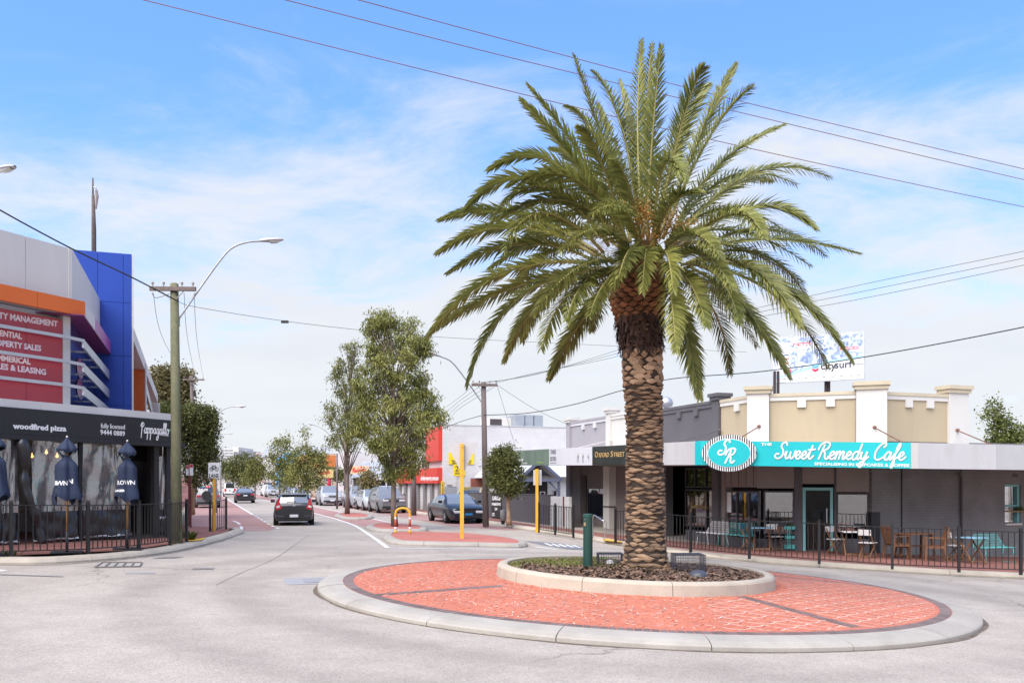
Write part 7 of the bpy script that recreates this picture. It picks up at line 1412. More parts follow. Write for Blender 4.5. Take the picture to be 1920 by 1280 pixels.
# ================================================================== CLOSED PARASOLS
M_NAVY = mat('navy canvas', (.020, .030, .062), .85, .15, 3, bump=.3, bscale=30); M_UPOLE = mat('varnished pole', (.40, .19, .05), .5, .15, 5, aniso=(1, 1, .2))
def parasol(label, base, H, rot, words, seed):
    root = thing('closed_parasol', label, 'parasol', base); r_ = random.Random(seed); bx, by, bz = base; n = 48
    def rad(z, a):              # height as fraction of H
        prof_ = [(1.0, .015), (.975, .05), (.93, .15), (.90, .19), (.868, .175), (.85, .09), (.835, .065), (.81, .09), (.77, .19), (.72, .20), (.60, .205), (.54, .235), (.49, .26), (.46, .25)]
        r0 = prof_[-1][1]
        for (za, ra), (zb_, rb2) in zip(prof_, prof_[1:]):
            if zb_ <= z <= za: r0 = ra + (rb2 - ra) * (za - z) / (za - zb_); break
        f_ = .22 if z < .80 else .12
        return 1.12 * r0 * (1 - f_ + f_ * (2.2 * abs(cos(2 * a + rot)) ** .8 - 1.1 + .5 * abs(sin(3.5 * a + seed + z * 2)) + .25 * sin(3 * a + seed + z * 4)) + .03 * sin(9 * a + z * 20))
    def surf(z, a, off=0.): r = rad(z, a) + off; return Vector((bx + r * cos(a), by + r * sin(a), bz + z * H))
    for nm, zs in (('cap', [1.0, .985, .97, .95, .93, .91, .90, .885, .868]), ('canopy', [.846, .835, .82, .80, .78, .76, .73, .70, .66, .62, .58, .55, .52, .49, .46])):
        mb = MB(); rows = []
        for i, z in enumerate(zs): rows.append([surf(z - ((.035 * sin(2 * a * 2 + rot) + .03 * cos(3 * a + seed)) if i == len(zs) - 1 else (.018 * cos(4 * a + rot * 2) if nm == 'cap' and i == len(zs) - 1 else 0)), a) for a in [2 * pi * k / n for k in range(n + 1)]])
        mb.grid(rows); cp = mb.build(nm, M_NAVY, root, smooth_=True, fix=True)
    for s, ac, zc_, h_ in words:
        tm = text_mb(s, h_, Matrix.Identity(4), align='CENTER', bold=.004, ext=0.0); me = bpy.data.meshes.new('t'); bmx = bmesh.new(); vs_ = [bmx.verts.new(v) for v in tm.v]
        for f_ in tm.f:
            try: bmx.faces.new([vs_[i] for i in f_])
            except ValueError: pass
        bmesh.ops.triangulate(bmx, faces=bmx.faces); bmesh.ops.subdivide_edges(bmx, edges=bmx.edges, cuts=1); tm2 = MB(); bmx.verts.index_update(); tm2.add([surf(zc_ + v.co.y / H, ac + v.co.x / .25, .006) for v in bmx.verts], [tuple(v.index for v in f_.verts) for f_ in bmx.faces]); bmx.free(); tm2.build('lettering', W_TXT, cp)
    mb = MB(); mb.tube([Vector((bx, by, bz + .42)), Vector((bx + .01, by, bz + H * .97))], .024, 10); po = mb.build('pole', M_UPOLE, root, smooth_=True); mb = MB(); mb.tube([Vector((bx, by, bz)), Vector((bx, by, bz + .46))], .032, 10); mb.build('base_tube', M_POST, root, smooth_=True); mb = MB(); mb.box(Vector((bx, by, bz + .012)), (.62, .62, .024), .4); mb.build('base_plate', M_POST, root)
    mb = MB(); mb.lathe([(.02, 0), (.022, .02), (.012, .035), (0, .037)], Vector((bx, by, bz + H)), 10); mb.build('finial', W_WHITE, root); mb = MB()
    for k in range(10): a = k * .63; q = Vector((bx + .03 * cos(a), by + .03 * sin(a), bz + H * .46)); mb.beam(q, q + Vector((.05 * cos(a), .05 * sin(a), -.12)), .012)
    mb.build('rib_ends', mat('pale wood', (.55, .42, .33), .6), root, kind='stuff')
back_dir = -LF.n * .38
for px, py, lab, rot, wds, sd_ in ((120.5, 1036, 'closed navy parasol with torn-looking lettering left of the other', .2, [('C', -2.55, .585, .135), ('ROWN', -1.9, .585, .135), ('N', -.75, .60, .135), ('A', -2.1, .535, .07)], 1), (234.5, 1029.5, 'closed navy parasol nearest the doorway with curved white lettering', .9, [('CROWN', -1.55, .60, .135), ('LAGER', -1.85, .535, .07)], 2), (-16, 1040, 'closed navy parasol cut by the left picture edge', .5, [('K', -1.2, .60, .16)], 3)):
    b_ = gl_(px, py); parasol(lab, tuple(b_ + Vector((0, .12, 0))), 2.52, rot, wds, sd_)

# ================================================================== CAFE FURNITURE
M_TEAK = mat('oiled teak', (.17, .075, .035), .5, .2, 5, fine=.15, fscale=40, aniso=(1, 1, .3)); M_TEAKL = mat('light teak', (.21, .105, .05), .55, .2, 5); M_FWHITE = mat('white furniture paint', (.72, .71, .69), .45, .04, 4); M_FTEAL = mat('teal furniture paint', (.03, .30, .42), .45, .06, 4); M_AQUA = mat('aqua wire enamel', (.10, .42, .40), .45, .06, 4); M_FBLUE = mat('sky blue tabletop', (.22, .40, .52), .45, .06, 4)
def bars(root, segs, w_, h_, m, nm):
    for a, b in segs: mb = MB(); mb.beam(a, b, w_, h_); link(nm, mb.mesh(nm), m, root)
def prim(root, nm, c, d, m, tilt=0.0, bev=.008):
    mb = MB(); mb.box((0, 0, 0), d, 0, Matrix.Rotation(tilt, 3, 'Y')); me = mb.mesh(nm); 
    if bev: bevel_mesh(me, bev, 2)
    return link(nm, me, m, root, loc=c)
def fold_chair(label, loc, rz, mp_, group='folding chairs at the cafe'):
    t = thing('folding_chair', label, 'chair', loc, rz, group); t_org = ORG.pop(t.name)
    prim(t, 'seat', (0, 0, .44), (.38, .40, .025), mp_); prim(t, 'backrest', (-.21, 0, .74), (.02, .40, .17), mp_, -.12, .006)
    for sy in (-.18, .18): bars(t, [((-.235, sy, .80), (.20, sy * .97, .0))], .022, .04, M_TEAKL, 'leg'); bars(t, [((.17, sy * .86, .43), (-.22, sy * .86, .0))], .022, .04, M_TEAKL, 'leg')
    bars(t, [((.16, -.17, .05), (.16, .17, .05)), ((-.18, -.15, .05), (-.18, .15, .05))], .02, .03, M_TEAKL, 'stretcher'); return t
def fold_table(label, loc, rz, mp_, w_=.62):
    t = thing('folding_table', label, 'table', loc, rz, 'folding tables at the cafe'); ORG.pop(t.name); prim(t, 'tabletop', (0, 0, .72), (w_, w_, .025), mp_)
    for sy in (-.24, .24): bars(t, [((-.24, sy, .70), (.26, sy, 0)), ((.24, sy * .88, .70), (-.26, sy * .88, 0))], .024, .045, M_TEAKL, 'leg')
    bars(t, [((.22, -.24, .06), (.22, .24, .06)), ((-.22, -.21, .06), (-.22, .21, .06))], .02, .03, M_TEAKL, 'stretcher'); return t
def arm_chair(label, loc, rz):
    t = thing('wooden_armchair', label, 'chair', loc, rz, 'wooden armchairs at the cafe'); ORG.pop(t.name)
    for k in range(5): prim(t, 'seat_slat', (-.16 + k * .085, 0, .43), (.07, .46, .022), M_TEAK, 0, .004)
    for k in range(6): bars(t, [((-.24, -.19 + k * .076, .44), (-.33, -.19 + k * .076, .90))], .012, .055, M_TEAK, 'back_slat')
    bars(t, [((-.335, -.25, .92), (-.335, .25, .92))], .03, .07, M_TEAK, 'top_rail')
    for sy in (-.25, .25): bars(t, [((.24, sy, .64), (.26, sy, 0)), ((-.34, sy, .95), (-.22, sy, .42)), ((-.22, sy, .43), (-.30, sy, 0))], .035, .05, M_TEAK, 'leg'); bars(t, [((-.30, sy, .655), (.30, sy, .665))], .06, .025, M_TEAK, 'armrest'); bars(t, [((.22, sy, .40), (-.22, sy, .40))], .03, .06, M_TEAK, 'side_rail')
    bars(t, [((.0, -.25, .14), (.0, .25, .14))], .025, .03, M_TEAK, 'stretcher'); return t
def wood_table(label, loc, rz):
    t = thing('wooden_table', label, 'table', loc, rz); ORG.pop(t.name)
    for k in range(7): prim(t, 'top_slat', (0, -.33 + k * .11, .72), (1.15, .10, .025), M_TEAK, 0, .004)
    for sx in (-1, 1):
        for sy in (-.28, .28): bars(t, [((.42 * sx, sy * .6, .70), (.50 * sx, sy, 0))], .055, .055, M_TEAK, 'leg')
        bars(t, [((.45 * sx, -.25, .35), (.45 * sx, .25, .35))], .03, .05, M_TEAK, 'stretcher')
    bars(t, [((-.45, 0, .36), (.45, 0, .36))], .03, .05, M_TEAK, 'stretcher'); return t
def wire_bench(label, loc, rz, m):
    t = thing('wire_bench', label, 'bench', loc, rz); ORG.pop(t.name); r_ = .011
    def tb(pts, nm, r=r_, kind=None): mb = MB(); mb.tube([Vector(p) for p in pts], r, 6); return link(nm, mb.mesh(nm, None, True), m, t, kind=kind)
    tb([(.24, -.55, .44), (.24, .55, .44), (-.2, .55, .42), (-.34, .40, .80), (-.34, -.40, .80), (-.2, -.55, .42), (.24, -.55, .44)], 'frame')
    for sy in (-.48, .48): tb([(.20, sy, .44), (.26, sy * 1.05, 0), (-.26, sy * 1.05, 0), (-.16, sy, .42)], 'leg')
    mb = MB()
    for k in range(25): y = -.53 + k * .0442; y2 = y * .76; mb.tube([Vector((.24, y, .44)), Vector((-.2, y, .42)), Vector((-.34, y2, .80))], .0045, 4)
    for k in range(6): x = .24 - k * .085; mb.tube([Vector((x, -.55, .437)), Vector((x, .55, .437))], .0045, 4)
    for k in range(6): q = k / 5.; mb.tube([Vector((-.2 - .14 * q, -.55 + .14 * q, .42 + .38 * q)), Vector((-.2 - .14 * q, .55 - .14 * q, .42 + .38 * q))], .0045, 4)
    link('wire_seat', mb.mesh('wire_seat'), m, t, kind='stuff'); return t
toS = atan2(RP.n.y, RP.n.x); toX = atan2(RX.n.y, RX.n.x); toL = atan2(RS.n.y, RS.n.x)
wire_bench('white wire bench by the charcoal shop window', gr_(1336, 1023), toL + .15, M_FWHITE); wire_bench('aqua wire bench beside the white bench', gr_(1378, 1027), toL + .35, M_AQUA)
fold_chair('folding chair with teal backrest behind the picket fence', gr_(1403, 1030), toS + 1.2, M_FTEAL); fold_table('folding table with blue top left of the aqua stand', gr_(1429, 1032), toS, M_FBLUE); fold_chair('white folding chair right of the blue folding table', gr_(1453, 1031), toS + .5, M_FWHITE)
fold_chair('white folding chair right of the cafe door', gr_(1567, 1037), toS + .9, M_FWHITE); fold_table('small white-topped folding table between two white chairs', gr_(1598, 1042), toS + .2, M_FWHITE); fold_chair('white folding chair seen side-on beside the small white table', gr_(1627, 1045), toS + pi - .5, M_FWHITE)
arm_chair('wooden armchair at the left end of the wooden table', gr_(1682, 1047), toX + 1.35); wood_table('brown wooden table by the dark brick wall', gr_(1715, 1046), toX + pi / 2); arm_chair('wooden armchair at the right end of the wooden table', gr_(1752, 1051), toX - 2.2)
fold_chair('white folding chair before the brick wall downpipe', gr_(1791, 1050), toX + 1.2, M_FWHITE); fold_table('folding table with pale blue top by the far right bench', gr_(1822, 1055), toX, M_FBLUE); wire_bench('aqua wire bench under the serving window', gr_(1864, 1053), toX - .1, M_AQUA)
b_ = gr_(1481, 1031); st = thing('aqua_stand', 'aqua painted wrought stand beside the cafe door', 'plant stand', b_, toS); ORG.pop(st.name); prim(st, 'top_tray', (0, 0, .72), (.28, .34, .1), M_AQUA); prim(st, 'lower_tray', (0, 0, .42), (.24, .30, .1), M_AQUA); prim(st, 'bottom_tray', (0, 0, .12), (.26, .32, .14), M_AQUA)
for sy in (-.06, 0, .06): bars(st, [((.12, sy, .14), (.12, sy, .70))], .02, .02, M_AQUA, 'upright')
for sy in (-.17, .17): bars(st, [((.0, sy, .06), (.05, sy * 1.15, 0))], .025, .025, M_AQUA, 'foot')
weed('small flowering pot plant on the aqua stand', b_ + Vector((0, 0, .77)), 40, .16)
b_ = gr_(1499, 1029); mb = MB(); mb.box((0, 0, .26), (.4, .3, .52), .3); mb.box((0, 0, .535), (.44, .34, .03), .3); o = mb.build('black_crate', M_POST); o.location = b_; tag(o, 'black crate by the left jamb of the cafe door', 'crate')
weed('pot plant on the serving window sill', RX.p(apx(RX, 1909), .05, zw0 + .04), 40, .2)
# ================================================================== VEHICLES
M_TYRE = mat('tyre rubber', (.018, .018, .019), .85, .1, 8); M_RIM = mat('alloy rim', (.45, .46, .47), .3, .05, 8, metal=.8); pass
def carglass(name, col, k):
    m = bpy.data.materials.new(name); m.use_nodes = True; t = m.node_tree; t.nodes.remove(t.nodes['Principled BSDF']); o = t.nodes['Material Output']; lk = t.links.new
    g_ = t.nodes.new('ShaderNodeBsdfGlossy'); g_.inputs['Roughness'].default_value = .04; d_ = t.nodes.new('ShaderNodeBsdfDiffuse'); d_.inputs[0].default_value = (*col, 1); x = t.nodes.new('ShaderNodeMixShader'); lw = t.nodes.new('ShaderNodeLayerWeight'); lw.inputs[0].default_value = .3; mr = t.nodes.new('ShaderNodeMapRange'); lk(lw.outputs['Facing'], mr.inputs[0]); mr.inputs[3].default_value = k; mr.inputs[4].default_value = min(.95, k + .5); lk(mr.outputs[0], x.inputs[0]); lk(d_.outputs[0], x.inputs[1]); lk(g_.outputs[0], x.inputs[2]); lk(x.outputs[0], o.inputs[0]); return m
M_CGLASS = carglass('car glass', (.20, .213, .22), .16); M_CGLASSD = carglass('dark car glass', (.03, .033, .036), .12)
M_TRIM = mat('black trim', (.02, .02, .021), .6, .1, 8); M_TAIL = mat('tail lamp red', (.50, .012, .018), .25, .1, 8, spec=.7); M_HEADL = mat('headlamp', (.66, .68, .70), .15, .05, 8, spec=.8); M_PLATE = mat('number plate', (.66, .67, .72), .5, .03, 9); M_PLATEB = mat('blue number plate', (.02, .22, .50), .5)
def paint(name, col): return mat('paint ' + name, col, .35, .04, 3, spec=.45, coat=.55, metal=.0)
SPECS = {  # length, width, height, sill, belt height front/rear, stations of the glasshouse (rear base, rear top, front top, front base)
 'hatch': dict(L=4.25, W=1.775, H=1.48, hood=.98, belt=.98, deck=1.02, g=(-2.02, -1.50, .25, 1.12), wr=.32, wb=2.65, nose=.80),
 'sedan': dict(L=4.75, W=1.80, H=1.44, hood=.95, belt=.96, deck=1.04, g=(-1.55, -.85, .30, 1.15), wr=.32, wb=2.75, nose=.76),
 'coupe': dict(L=4.80, W=1.84, H=1.40, hood=.92, belt=.93, deck=.98, g=(-1.75, -.75, .30, 1.20), wr=.33, wb=2.79, nose=.70),
 'suv': dict(L=4.60, W=1.85, H=1.70, hood=1.10, belt=1.10, deck=1.12, g=(-2.18, -1.85, .35, 1.15), wr=.36, wb=2.70, nose=.95),
 'van': dict(L=4.70, W=1.70, H=1.98, hood=1.25, belt=1.18, deck=1.18, g=(-2.28, -2.15, 1.20, 1.95), wr=.33, wb=2.6, nose=1.0),
}
def wheel(root, x, y, r):
    mb = MB(); n = 20; sg = 1 if y > 0 else -1; prof_ = [(r * .62, .09), (r * .94, .105), (r, .07), (r, -.07), (r * .94, -.105), (r * .62, -.09)]; rows = [[Vector((x + a * cos(t), y + b, r + a * sin(t))) for t in [2 * pi * k / n for k in range(n + 1)]] for a, b in prof_]; mb.grid(rows); w_ = link('wheel', mb.mesh('wheel', None, True), M_TYRE, root)
    mb = MB(); mb.add([Vector((x + r * .64 * cos(2 * pi * k / n), y + sg * .075, r + r * .64 * sin(2 * pi * k / n))) for k in range(n)], [tuple(range(n))])
    for k in range(5): a = 2 * pi * k / 5; mb.beam(Vector((x, y + sg * .09, r)), Vector((x + r * .58 * cos(a), y + sg * .085, r + r * .58 * sin(a))), .07, .03, up=(0, 1, 0))
    link('rim', mb.mesh('rim'), M_RIM, w_)
def car(name, label, kind, loc, rz, pnt, rear='plain', dark=False, group=None, spare=False, plate=None, cat='car', rack=False, rims=True):
    s = SPECS[kind]; L_, W, H, g = s['L'], s['W'], s['H'], s['g']; root = thing(name, label, cat, loc, rz, group); ORG.pop(root.name); hw = W / 2; gm_ = M_CGLASSD if dark else M_CGLASS
    body = MB(); glassb = {'rear_window': MB(), 'windscreen': MB(), 'side_window_l': MB(), 'side_window_r': MB()}
    xs = sorted(set([-L_ / 2, -L_ / 2 + .06, -L_ / 2 + .25, g[0], g[1], (g[1] + g[2]) / 2, g[2], g[3], (g[3] + L_ / 2) / 2, L_ / 2 - .35, L_ / 2 - .12, L_ / 2] + [L_ / 2 - .7, -.9, -.3, .6]))
    def top(x):
        if x <= g[0]: return s['deck'] - .10 * max(0, (g[0] - x) / max(.1, g[0] + L_ / 2)) ** 1.5 - (.05 if x < -L_ / 2 + .03 else 0)
        if x >= g[3]: t = (x - g[3]) / (L_ / 2 - g[3]); return s['hood'] - (s['hood'] - s['nose']) * t ** 2.2
        return s['belt'] + (s['deck'] - s['belt']) * max(0, min(1, (g[2] - x) / (g[2] - g[0])))
    def half(x):
        e = 0
        if x > L_ / 2 - .8: e = ((x - L_ / 2 + .8) / .8) ** 2.4 * .22
        if x < -L_ / 2 + .6: e = ((-L_ / 2 + .6 - x) / .6) ** 2.4 * .12
        return hw * (1 - e)
    rows = []
    for x in xs:
        w_ = half(x); zt = top(x); zl = .20 + (.06 if abs(x) > L_ / 2 - .2 else 0); zm_ = zl + (zt - zl) * .55
        ring = [(0, zl), (w_ * .86, zl), (w_ * .965, zl + .10), (w_, zm_ - .08), (w_ * .995, zm_ + .10), (w_ * .965, zt - .10), (w_ * .925, zt - .015), (w_ * .80, zt + .015), (0, zt + .03)]
        rows.append([Vector((x, y, z)) for y, z in ring] + [Vector((x, -y, z)) for y, z in ring[::-1]])
    body.grid(rows); nr = len(rows[0])
    for r_ in (rows[0], rows[-1]): body.add(r_, [tuple(range(nr))])
    # glasshouse
    gx = [g[0], g[0] + (g[1] - g[0]) * .5, g[1], g[1] + .12, (g[1] + g[2]) / 2 - .06, (g[1] + g[2]) / 2 + .06, g[2] - .06, g[2], g[2] + (g[3] - g[2]) * .5, g[3]]
    def roof(x):
        zb = top(x)
        if x < g[1]: t = (x - g[0]) / (g[1] - g[0]); return zb + (H - .07 - zb) * sin(t * pi / 2) ** .85
        if x > g[2]: t = (g[3] - x) / (g[3] - g[2]); return zb + (H - .05 - zb) * sin(t * pi / 2) ** .9
        t = (x - g[1]) / (g[2] - g[1]); return H - .07 + .07 * sin(min(1, .15 + t * .9) * pi * .62)
    R_ = []
    for x in gx:
        w0 = half(x) * .93; zb = top(x) - .02; zr = roof(x); k = (zr - zb) / max(.1, H - zb); w1 = w0 - k * (.20 if kind != 'van' else .10)
        R_.append([Vector((x, w0, zb)), Vector((x, (w0 + w1) / 2 + .012 * k, (zb + zr) / 2)), Vector((x, w1, zb + (zr - zb) * .88)), Vector((x, w1 * .86, zr - .005)), Vector((x, 0, zr + .012))])
    for i in range(len(gx) - 1):
        a, b = R_[i], R_[i + 1]; fr_ = i >= 7; rr_ = i <= 1; pil = i in (2, 4, 6)
        for sg in (1, -1):
            q = lambda p: Vector((p.x, p.y * sg, p.z)); flip = (lambda l: l) if sg > 0 else (lambda l: l[::-1])
            for j in range(4):
                f = flip([q(a[j]), q(a[j + 1]), q(b[j + 1]), q(b[j])])
                if j < 2 and not pil and (kind != 'van' or i > 4) and not (i == 0 or i == 8): glassb['side_window_l' if sg > 0 else 'side_window_r'].poly(f)
                elif j >= 3 and (fr_ or rr_): glassb['windscreen' if fr_ else 'rear_window'].poly(f)
                elif j == 2 and (fr_ or rr_) : body.poly(f)
                else: body.poly(f)
    me = body.mesh('body', None, True); bmx = bmesh.new(); bmx.from_mesh(me); bmesh.ops.remove_doubles(bmx, verts=bmx.verts, dist=.002); bmesh.ops.recalc_face_normals(bmx, faces=bmx.faces); bmx.to_mesh(me); bmx.free(); me.polygons.foreach_set('use_smooth', [len(p.vertices) < 6 for p in me.polygons]); bd = link('body', me, pnt, root)
    for nm, mb in glassb.items():
        if mb.v: link('rear_window' if nm == 'rear_window' else 'windscreen' if nm == 'windscreen' else 'side_window', mb.mesh(nm, None, True), gm_, root)
    for x in (-s['wb'] / 2 - .05, s['wb'] / 2 + .02):
        for y in (-hw + .085, hw - .085):
            wheel(root, x, y, s['wr']); mb = MB(); n = 18; sg = 1 if y > 0 else -1; R1 = s['wr'] + .05; mb.add([Vector((x + R1 * cos(2 * pi * k / n), sg * (hw + .004), max(.21, s['wr'] + R1 * sin(2 * pi * k / n)))) for k in range(n)], [tuple(range(n))]); link('wheel_arch', mb.mesh('wheel_arch'), M_TRIM, bd)
    bx = lambda nm, c, d, m, par=bd, bev=.012: prim(par, nm, c, d, m, 0, bev)
    xr, xf = -L_ / 2, L_ / 2
    bx('bumper', (xr + .06, 0, .40), (.18, W * .90, .17), pnt if kind in ('hatch', 'coupe') else M_TRIM, bev=.05); bx('bumper', (xf - .09, 0, .40), (.20, W * .80, .18), M_TRIM if kind == 'suv' else pnt, bev=.05)
    for sg in (-1, 1):
        if rear == 'hatch':
            y0 = hw * .60; mb = MB(); mb.prism([Vector((xr - .015, sg * y, z)) for y, z in ((hw * .60, .80), (hw * .88, .72), (hw * .90, .94), (hw * .80, 1.22), (hw * .74, 1.22), (hw * .68, .98))], (.14, 0, 0)); link('tail_lamp', mb.mesh('tail_lamp'), M_TAIL, bd); mb = MB(); mb.prism([Vector((xr - .02, sg * y, z)) for y, z in ((hw * .70, .85), (hw * .87, .82), (hw * .87, .90), (hw * .73, .95))], (.01, 0, 0)); link('lamp_insert', mb.mesh('lamp_insert'), M_HEADL, bd)
        else: bx('tail_lamp', (xr + .03, sg * hw * .72, s['deck'] - .20), (.10, hw * .32, .15 if kind != 'van' else .38), M_TAIL, bev=.02)
        bx('headlamp', (xf - .05, sg * hw * .575, s['nose'] - .13), (.16, hw * .38, .12), M_HEADL, bev=.03)
        bx('mirror', (g[3] - .30, sg * (hw + .08), s['belt'] + .10), (.10, .20, .14), pnt if kind != 'van' else M_TRIM, bev=.03)
        for q in (g[1] * .45 + g[2] * .55 - .02, ): bx('door_handle', (q - .55, sg * (hw * .985), s['belt'] - .17), (.18, .03, .03), pnt, bev=.006)
    bx('grille', (xf + .0, 0, s['nose'] - .15), (.06, hw * .66, .11), M_TRIM, bev=.02); bx('air_intake', (xf + .01, 0, .33), (.06, hw * 1.15, .12), M_TRIM, bev=.02)
    pm = plate or M_PLATE; bx('number_plate', (xf + .02, 0, .47), (.02, .37, .12), pm, bev=.003); zp = .46 if rear == 'hatch' else s['deck'] - .30; pl_ = bx('number_plate', (xr - .035, 0, zp), (.02, .37, .12), pm, bev=.003)
    if rear == 'hatch':
        bx('spoiler', (g[1] - .12, 0, H - .075), (.34, W * .62, .035), pnt, bev=.015); bx('badge', (xr - .005, 0, .92), (.03, .12, .06), M_RIM, bev=.01); bx('wiper', (g[0] + .05, .12, 1.10), (.03, .42, .03), M_TRIM, bev=.005); bx('bumper_recess', (xr - .033, 0, .45), (.02, .86, .19), M_TRIM, bev=.02); bx('boot_seam', (xr - .003, 0, .70), (.02, W * .66, .012), M_TRIM, bev=.003)
        text_mb('1DYS 448', .10, Matrix.Translation((xr - .047, .235 - .02, zp - .035)) @ Matrix(((0, 0, -1, 0), (-1, 0, 0, 0), (0, 1, 0, 0), (0, 0, 0, 1))), ext=.001, sx=.8) and None
    if spare: mb = MB(); n = 24; mb.prism([Vector((xr - .03, .1 + .36 * cos(2 * pi * k / n), .98 + .36 * sin(2 * pi * k / n))) for k in range(n)], (-.2, 0, 0)); link('spare_wheel_cover', mb.mesh('spare_wheel_cover'), M_TRIM, root); bx('brake_lamp', (g[1] - .15, 0, H - .05), (.05, .3, .06), mat('lit brake lamp', (.6, .02, .02), .3, 0, emit=((1, .08, .03), .5)))
    if rack:
        for sg in (-1, 1): mb = MB(); mb.beam((g[1] + .1, sg * hw * .66, H + .05), (g[2] - .1, sg * hw * .66, H + .05), .035, .03); link('roof_rail', mb.mesh('roof_rail'), M_TRIM, root)
    return root
AWAY = radians(90 + 19.5); TOWARD = AWAY + pi                   # heading of local +x along the street
def lane(u, s, h=0.0): p = S(u, s); p.z += h; return p
P_BLK, P_SIL, P_WHT, P_DGR, P_GLD, P_NVY = paint('black', (.012, .012, .015)), paint('silver', (.40, .42, .45)), paint('white', (.70, .70, .69)), paint('dark grey', (.16, .165, .175)), paint('champagne', (.36, .31, .23)), paint('ink blue', (.014, .013, .017))
hp_ = G(559, 985); car('hatchback', 'black hatchback driving away with red tail lamps', 'hatch', Vector((hp_.x + SX * 2.1, hp_.y + SY * 2.1, zg(hp_.x, hp_.y + 2))), radians(90 + 14.5), P_BLK, rear='hatch')
car('sedan', 'black sedan driving away beyond the hatchback', 'sedan', lane(4.1, 91), AWAY, P_BLK); car('van', 'white van driving away farthest down the left lane', 'van', lane(3.9, 131), AWAY, P_WHT, dark=True, cat='van')
car('four_wheel_drive', 'dark four-wheel drive with spare wheel parked on the left', 'suv', lane(.55, 75), AWAY, P_DGR, spare=True, dark=True)
car('suv', 'white oncoming suv before the blue and yellow shop', 'suv', lane(9.4, 126), TOWARD, P_SIL); car('van', 'white van following the oncoming suv', 'van', lane(9.4, 136), TOWARD, P_WHT, dark=True, cat='van'); car('four_wheel_drive', 'grey four-wheel drive behind the hatchback, facing us', 'suv', lane(9.7, 104), TOWARD, P_DGR); car('sedan', 'white sedan peeking out left of the hatchback roof', 'sedan', lane(9.6, 92), TOWARD, P_WHT); car('wagon', 'silver wagon behind the hatchback roof', 'suv', lane(10.6, 78), TOWARD, P_SIL)
cg = 'cars parked nose to tail on the right'
car('coupe', 'dark coupe with blue number plate parked by the brown pole', 'coupe', lane(12.05, 42.6), TOWARD, P_NVY, plate=M_PLATEB, group=cg)
car('suv', 'grey suv parked behind the yellow hoop and bushy tree', 'suv', lane(11.7, 58.0), TOWARD, P_DGR, rack=True, group=cg); car('hatchback', 'silver hatchback parked between two suvs', 'hatch', lane(11.7, 63.5), TOWARD, P_SIL, group=cg); car('suv', 'silver grey suv, farthest of the parked row', 'suv', lane(11.75, 69.5), TOWARD, paint('grey silver', (.27, .28, .31)), group=cg)
car('four_wheel_drive', 'champagne four-wheel drive parked off the street behind the coupe', 'suv', lane(15.8, 51.5), AWAY + pi / 2 + .9, P_GLD, spare=True, dark=True)
for k, (u, s, p_, lab) in enumerate(((15.2, 82, P_WHT, 'white car at the front of the sales yard'), (15.6, 78, P_SIL, 'silver car in the sales yard, second from the pylon'), (16.0, 74, P_WHT, 'white car in the sales yard behind the parked suvs'), (15.4, 70, P_NVY, 'dark car at the near end of the sales yard'))): car('yard_car', lab, 'hatch', lane(u, s, .2), TOWARD + .9, p_)

# ================================================================== FAR BUILDINGS AND SIGNS DOWN THE STREET
W_BEIGE = mat('beige wall', (.50, .42, .33), .8, .08, .5); W_PALE = mat('pale far wall', (.58, .56, .55), .8, .08, .3); W_ROOFG = mat('grey tin roof', (.36, .38, .42), .5, .08, .6, metal=.2); W_FORG = mat('orange shopfront', (.60, .19, .05), .6, .1, .6); W_FBLU = mat('blue shopfront', (.05, .30, .60), .5, .1, .6); W_FYEL = mat('yellow shopfront', (.70, .52, .06), .6, .1, .6)
def block(name, label, us, ue, ss, se, h, m, cat='building', roof=None, windows=0, zb=0):
    t = thing(name, label, cat, S((us + ue) / 2, ss)); z0 = min(S(us, ss).z, S(ue, se).z) - .5; zt = S(us, ss).z + h; mb = MB(); mb.hexa([S(us, ss, z0), S(ue, ss, z0), S(ue, se, z0), S(us, se, z0), S(us, ss, zt), S(ue, ss, zt), S(ue, se, zt), S(us, se, zt)]); mb.build('wall', m, t, fix=True)
    if roof: mb = MB(); mb.hexa([S(us - .4, ss - .4, zt + .01), S(ue + .4, ss - .4, zt + .01), S(ue + .4, se + .4, zt + .01), S(us - .4, se + .4, zt + .01), S(us + .8, ss + 1, zt + roof), S(ue - .8, ss + 1, zt + roof), S(ue - .8, se - 1, zt + roof), S(us + .8, se - 1, zt + roof)]); mb.build('roof', W_ROOFG, t, fix=True)
    return t, zt
t, zt = block('sales_office', 'low car yard office with grey roof and white gutter behind the pylon sign', 16, 26, 90, 98, 2.5, mat('dark office glass', (.05, .055, .055), .4), roof=1.7)
mb = MB(); mb.hexa([S(15.2, 89.2, zt - .25), S(26, 89.2, zt - .25), S(26, 89.6, zt - .25), S(15.2, 89.6, zt - .25), S(15.2, 89.2, zt + .1), S(26, 89.2, zt + .1), S(26, 89.6, zt + .1), S(15.2, 89.6, zt + .1)]); mb.build('gutter', W_WHITE, t, fix=True)
for u in (15.4, 18, 21, 24): mb = MB(); mb.beam(S(u, 89.5), S(u, 89.5, zt - .2), .15); mb.build('column', W_WHITE, t)
block('far_shop', 'pale two-storey building above the sales yard roofs', 18, 40, 112, 125, 6.0, W_PALE); block('far_shop', 'white hall right of the pale two-storey building', 19, 36, 86 + 14, 110, 4.6, W_WHITE)
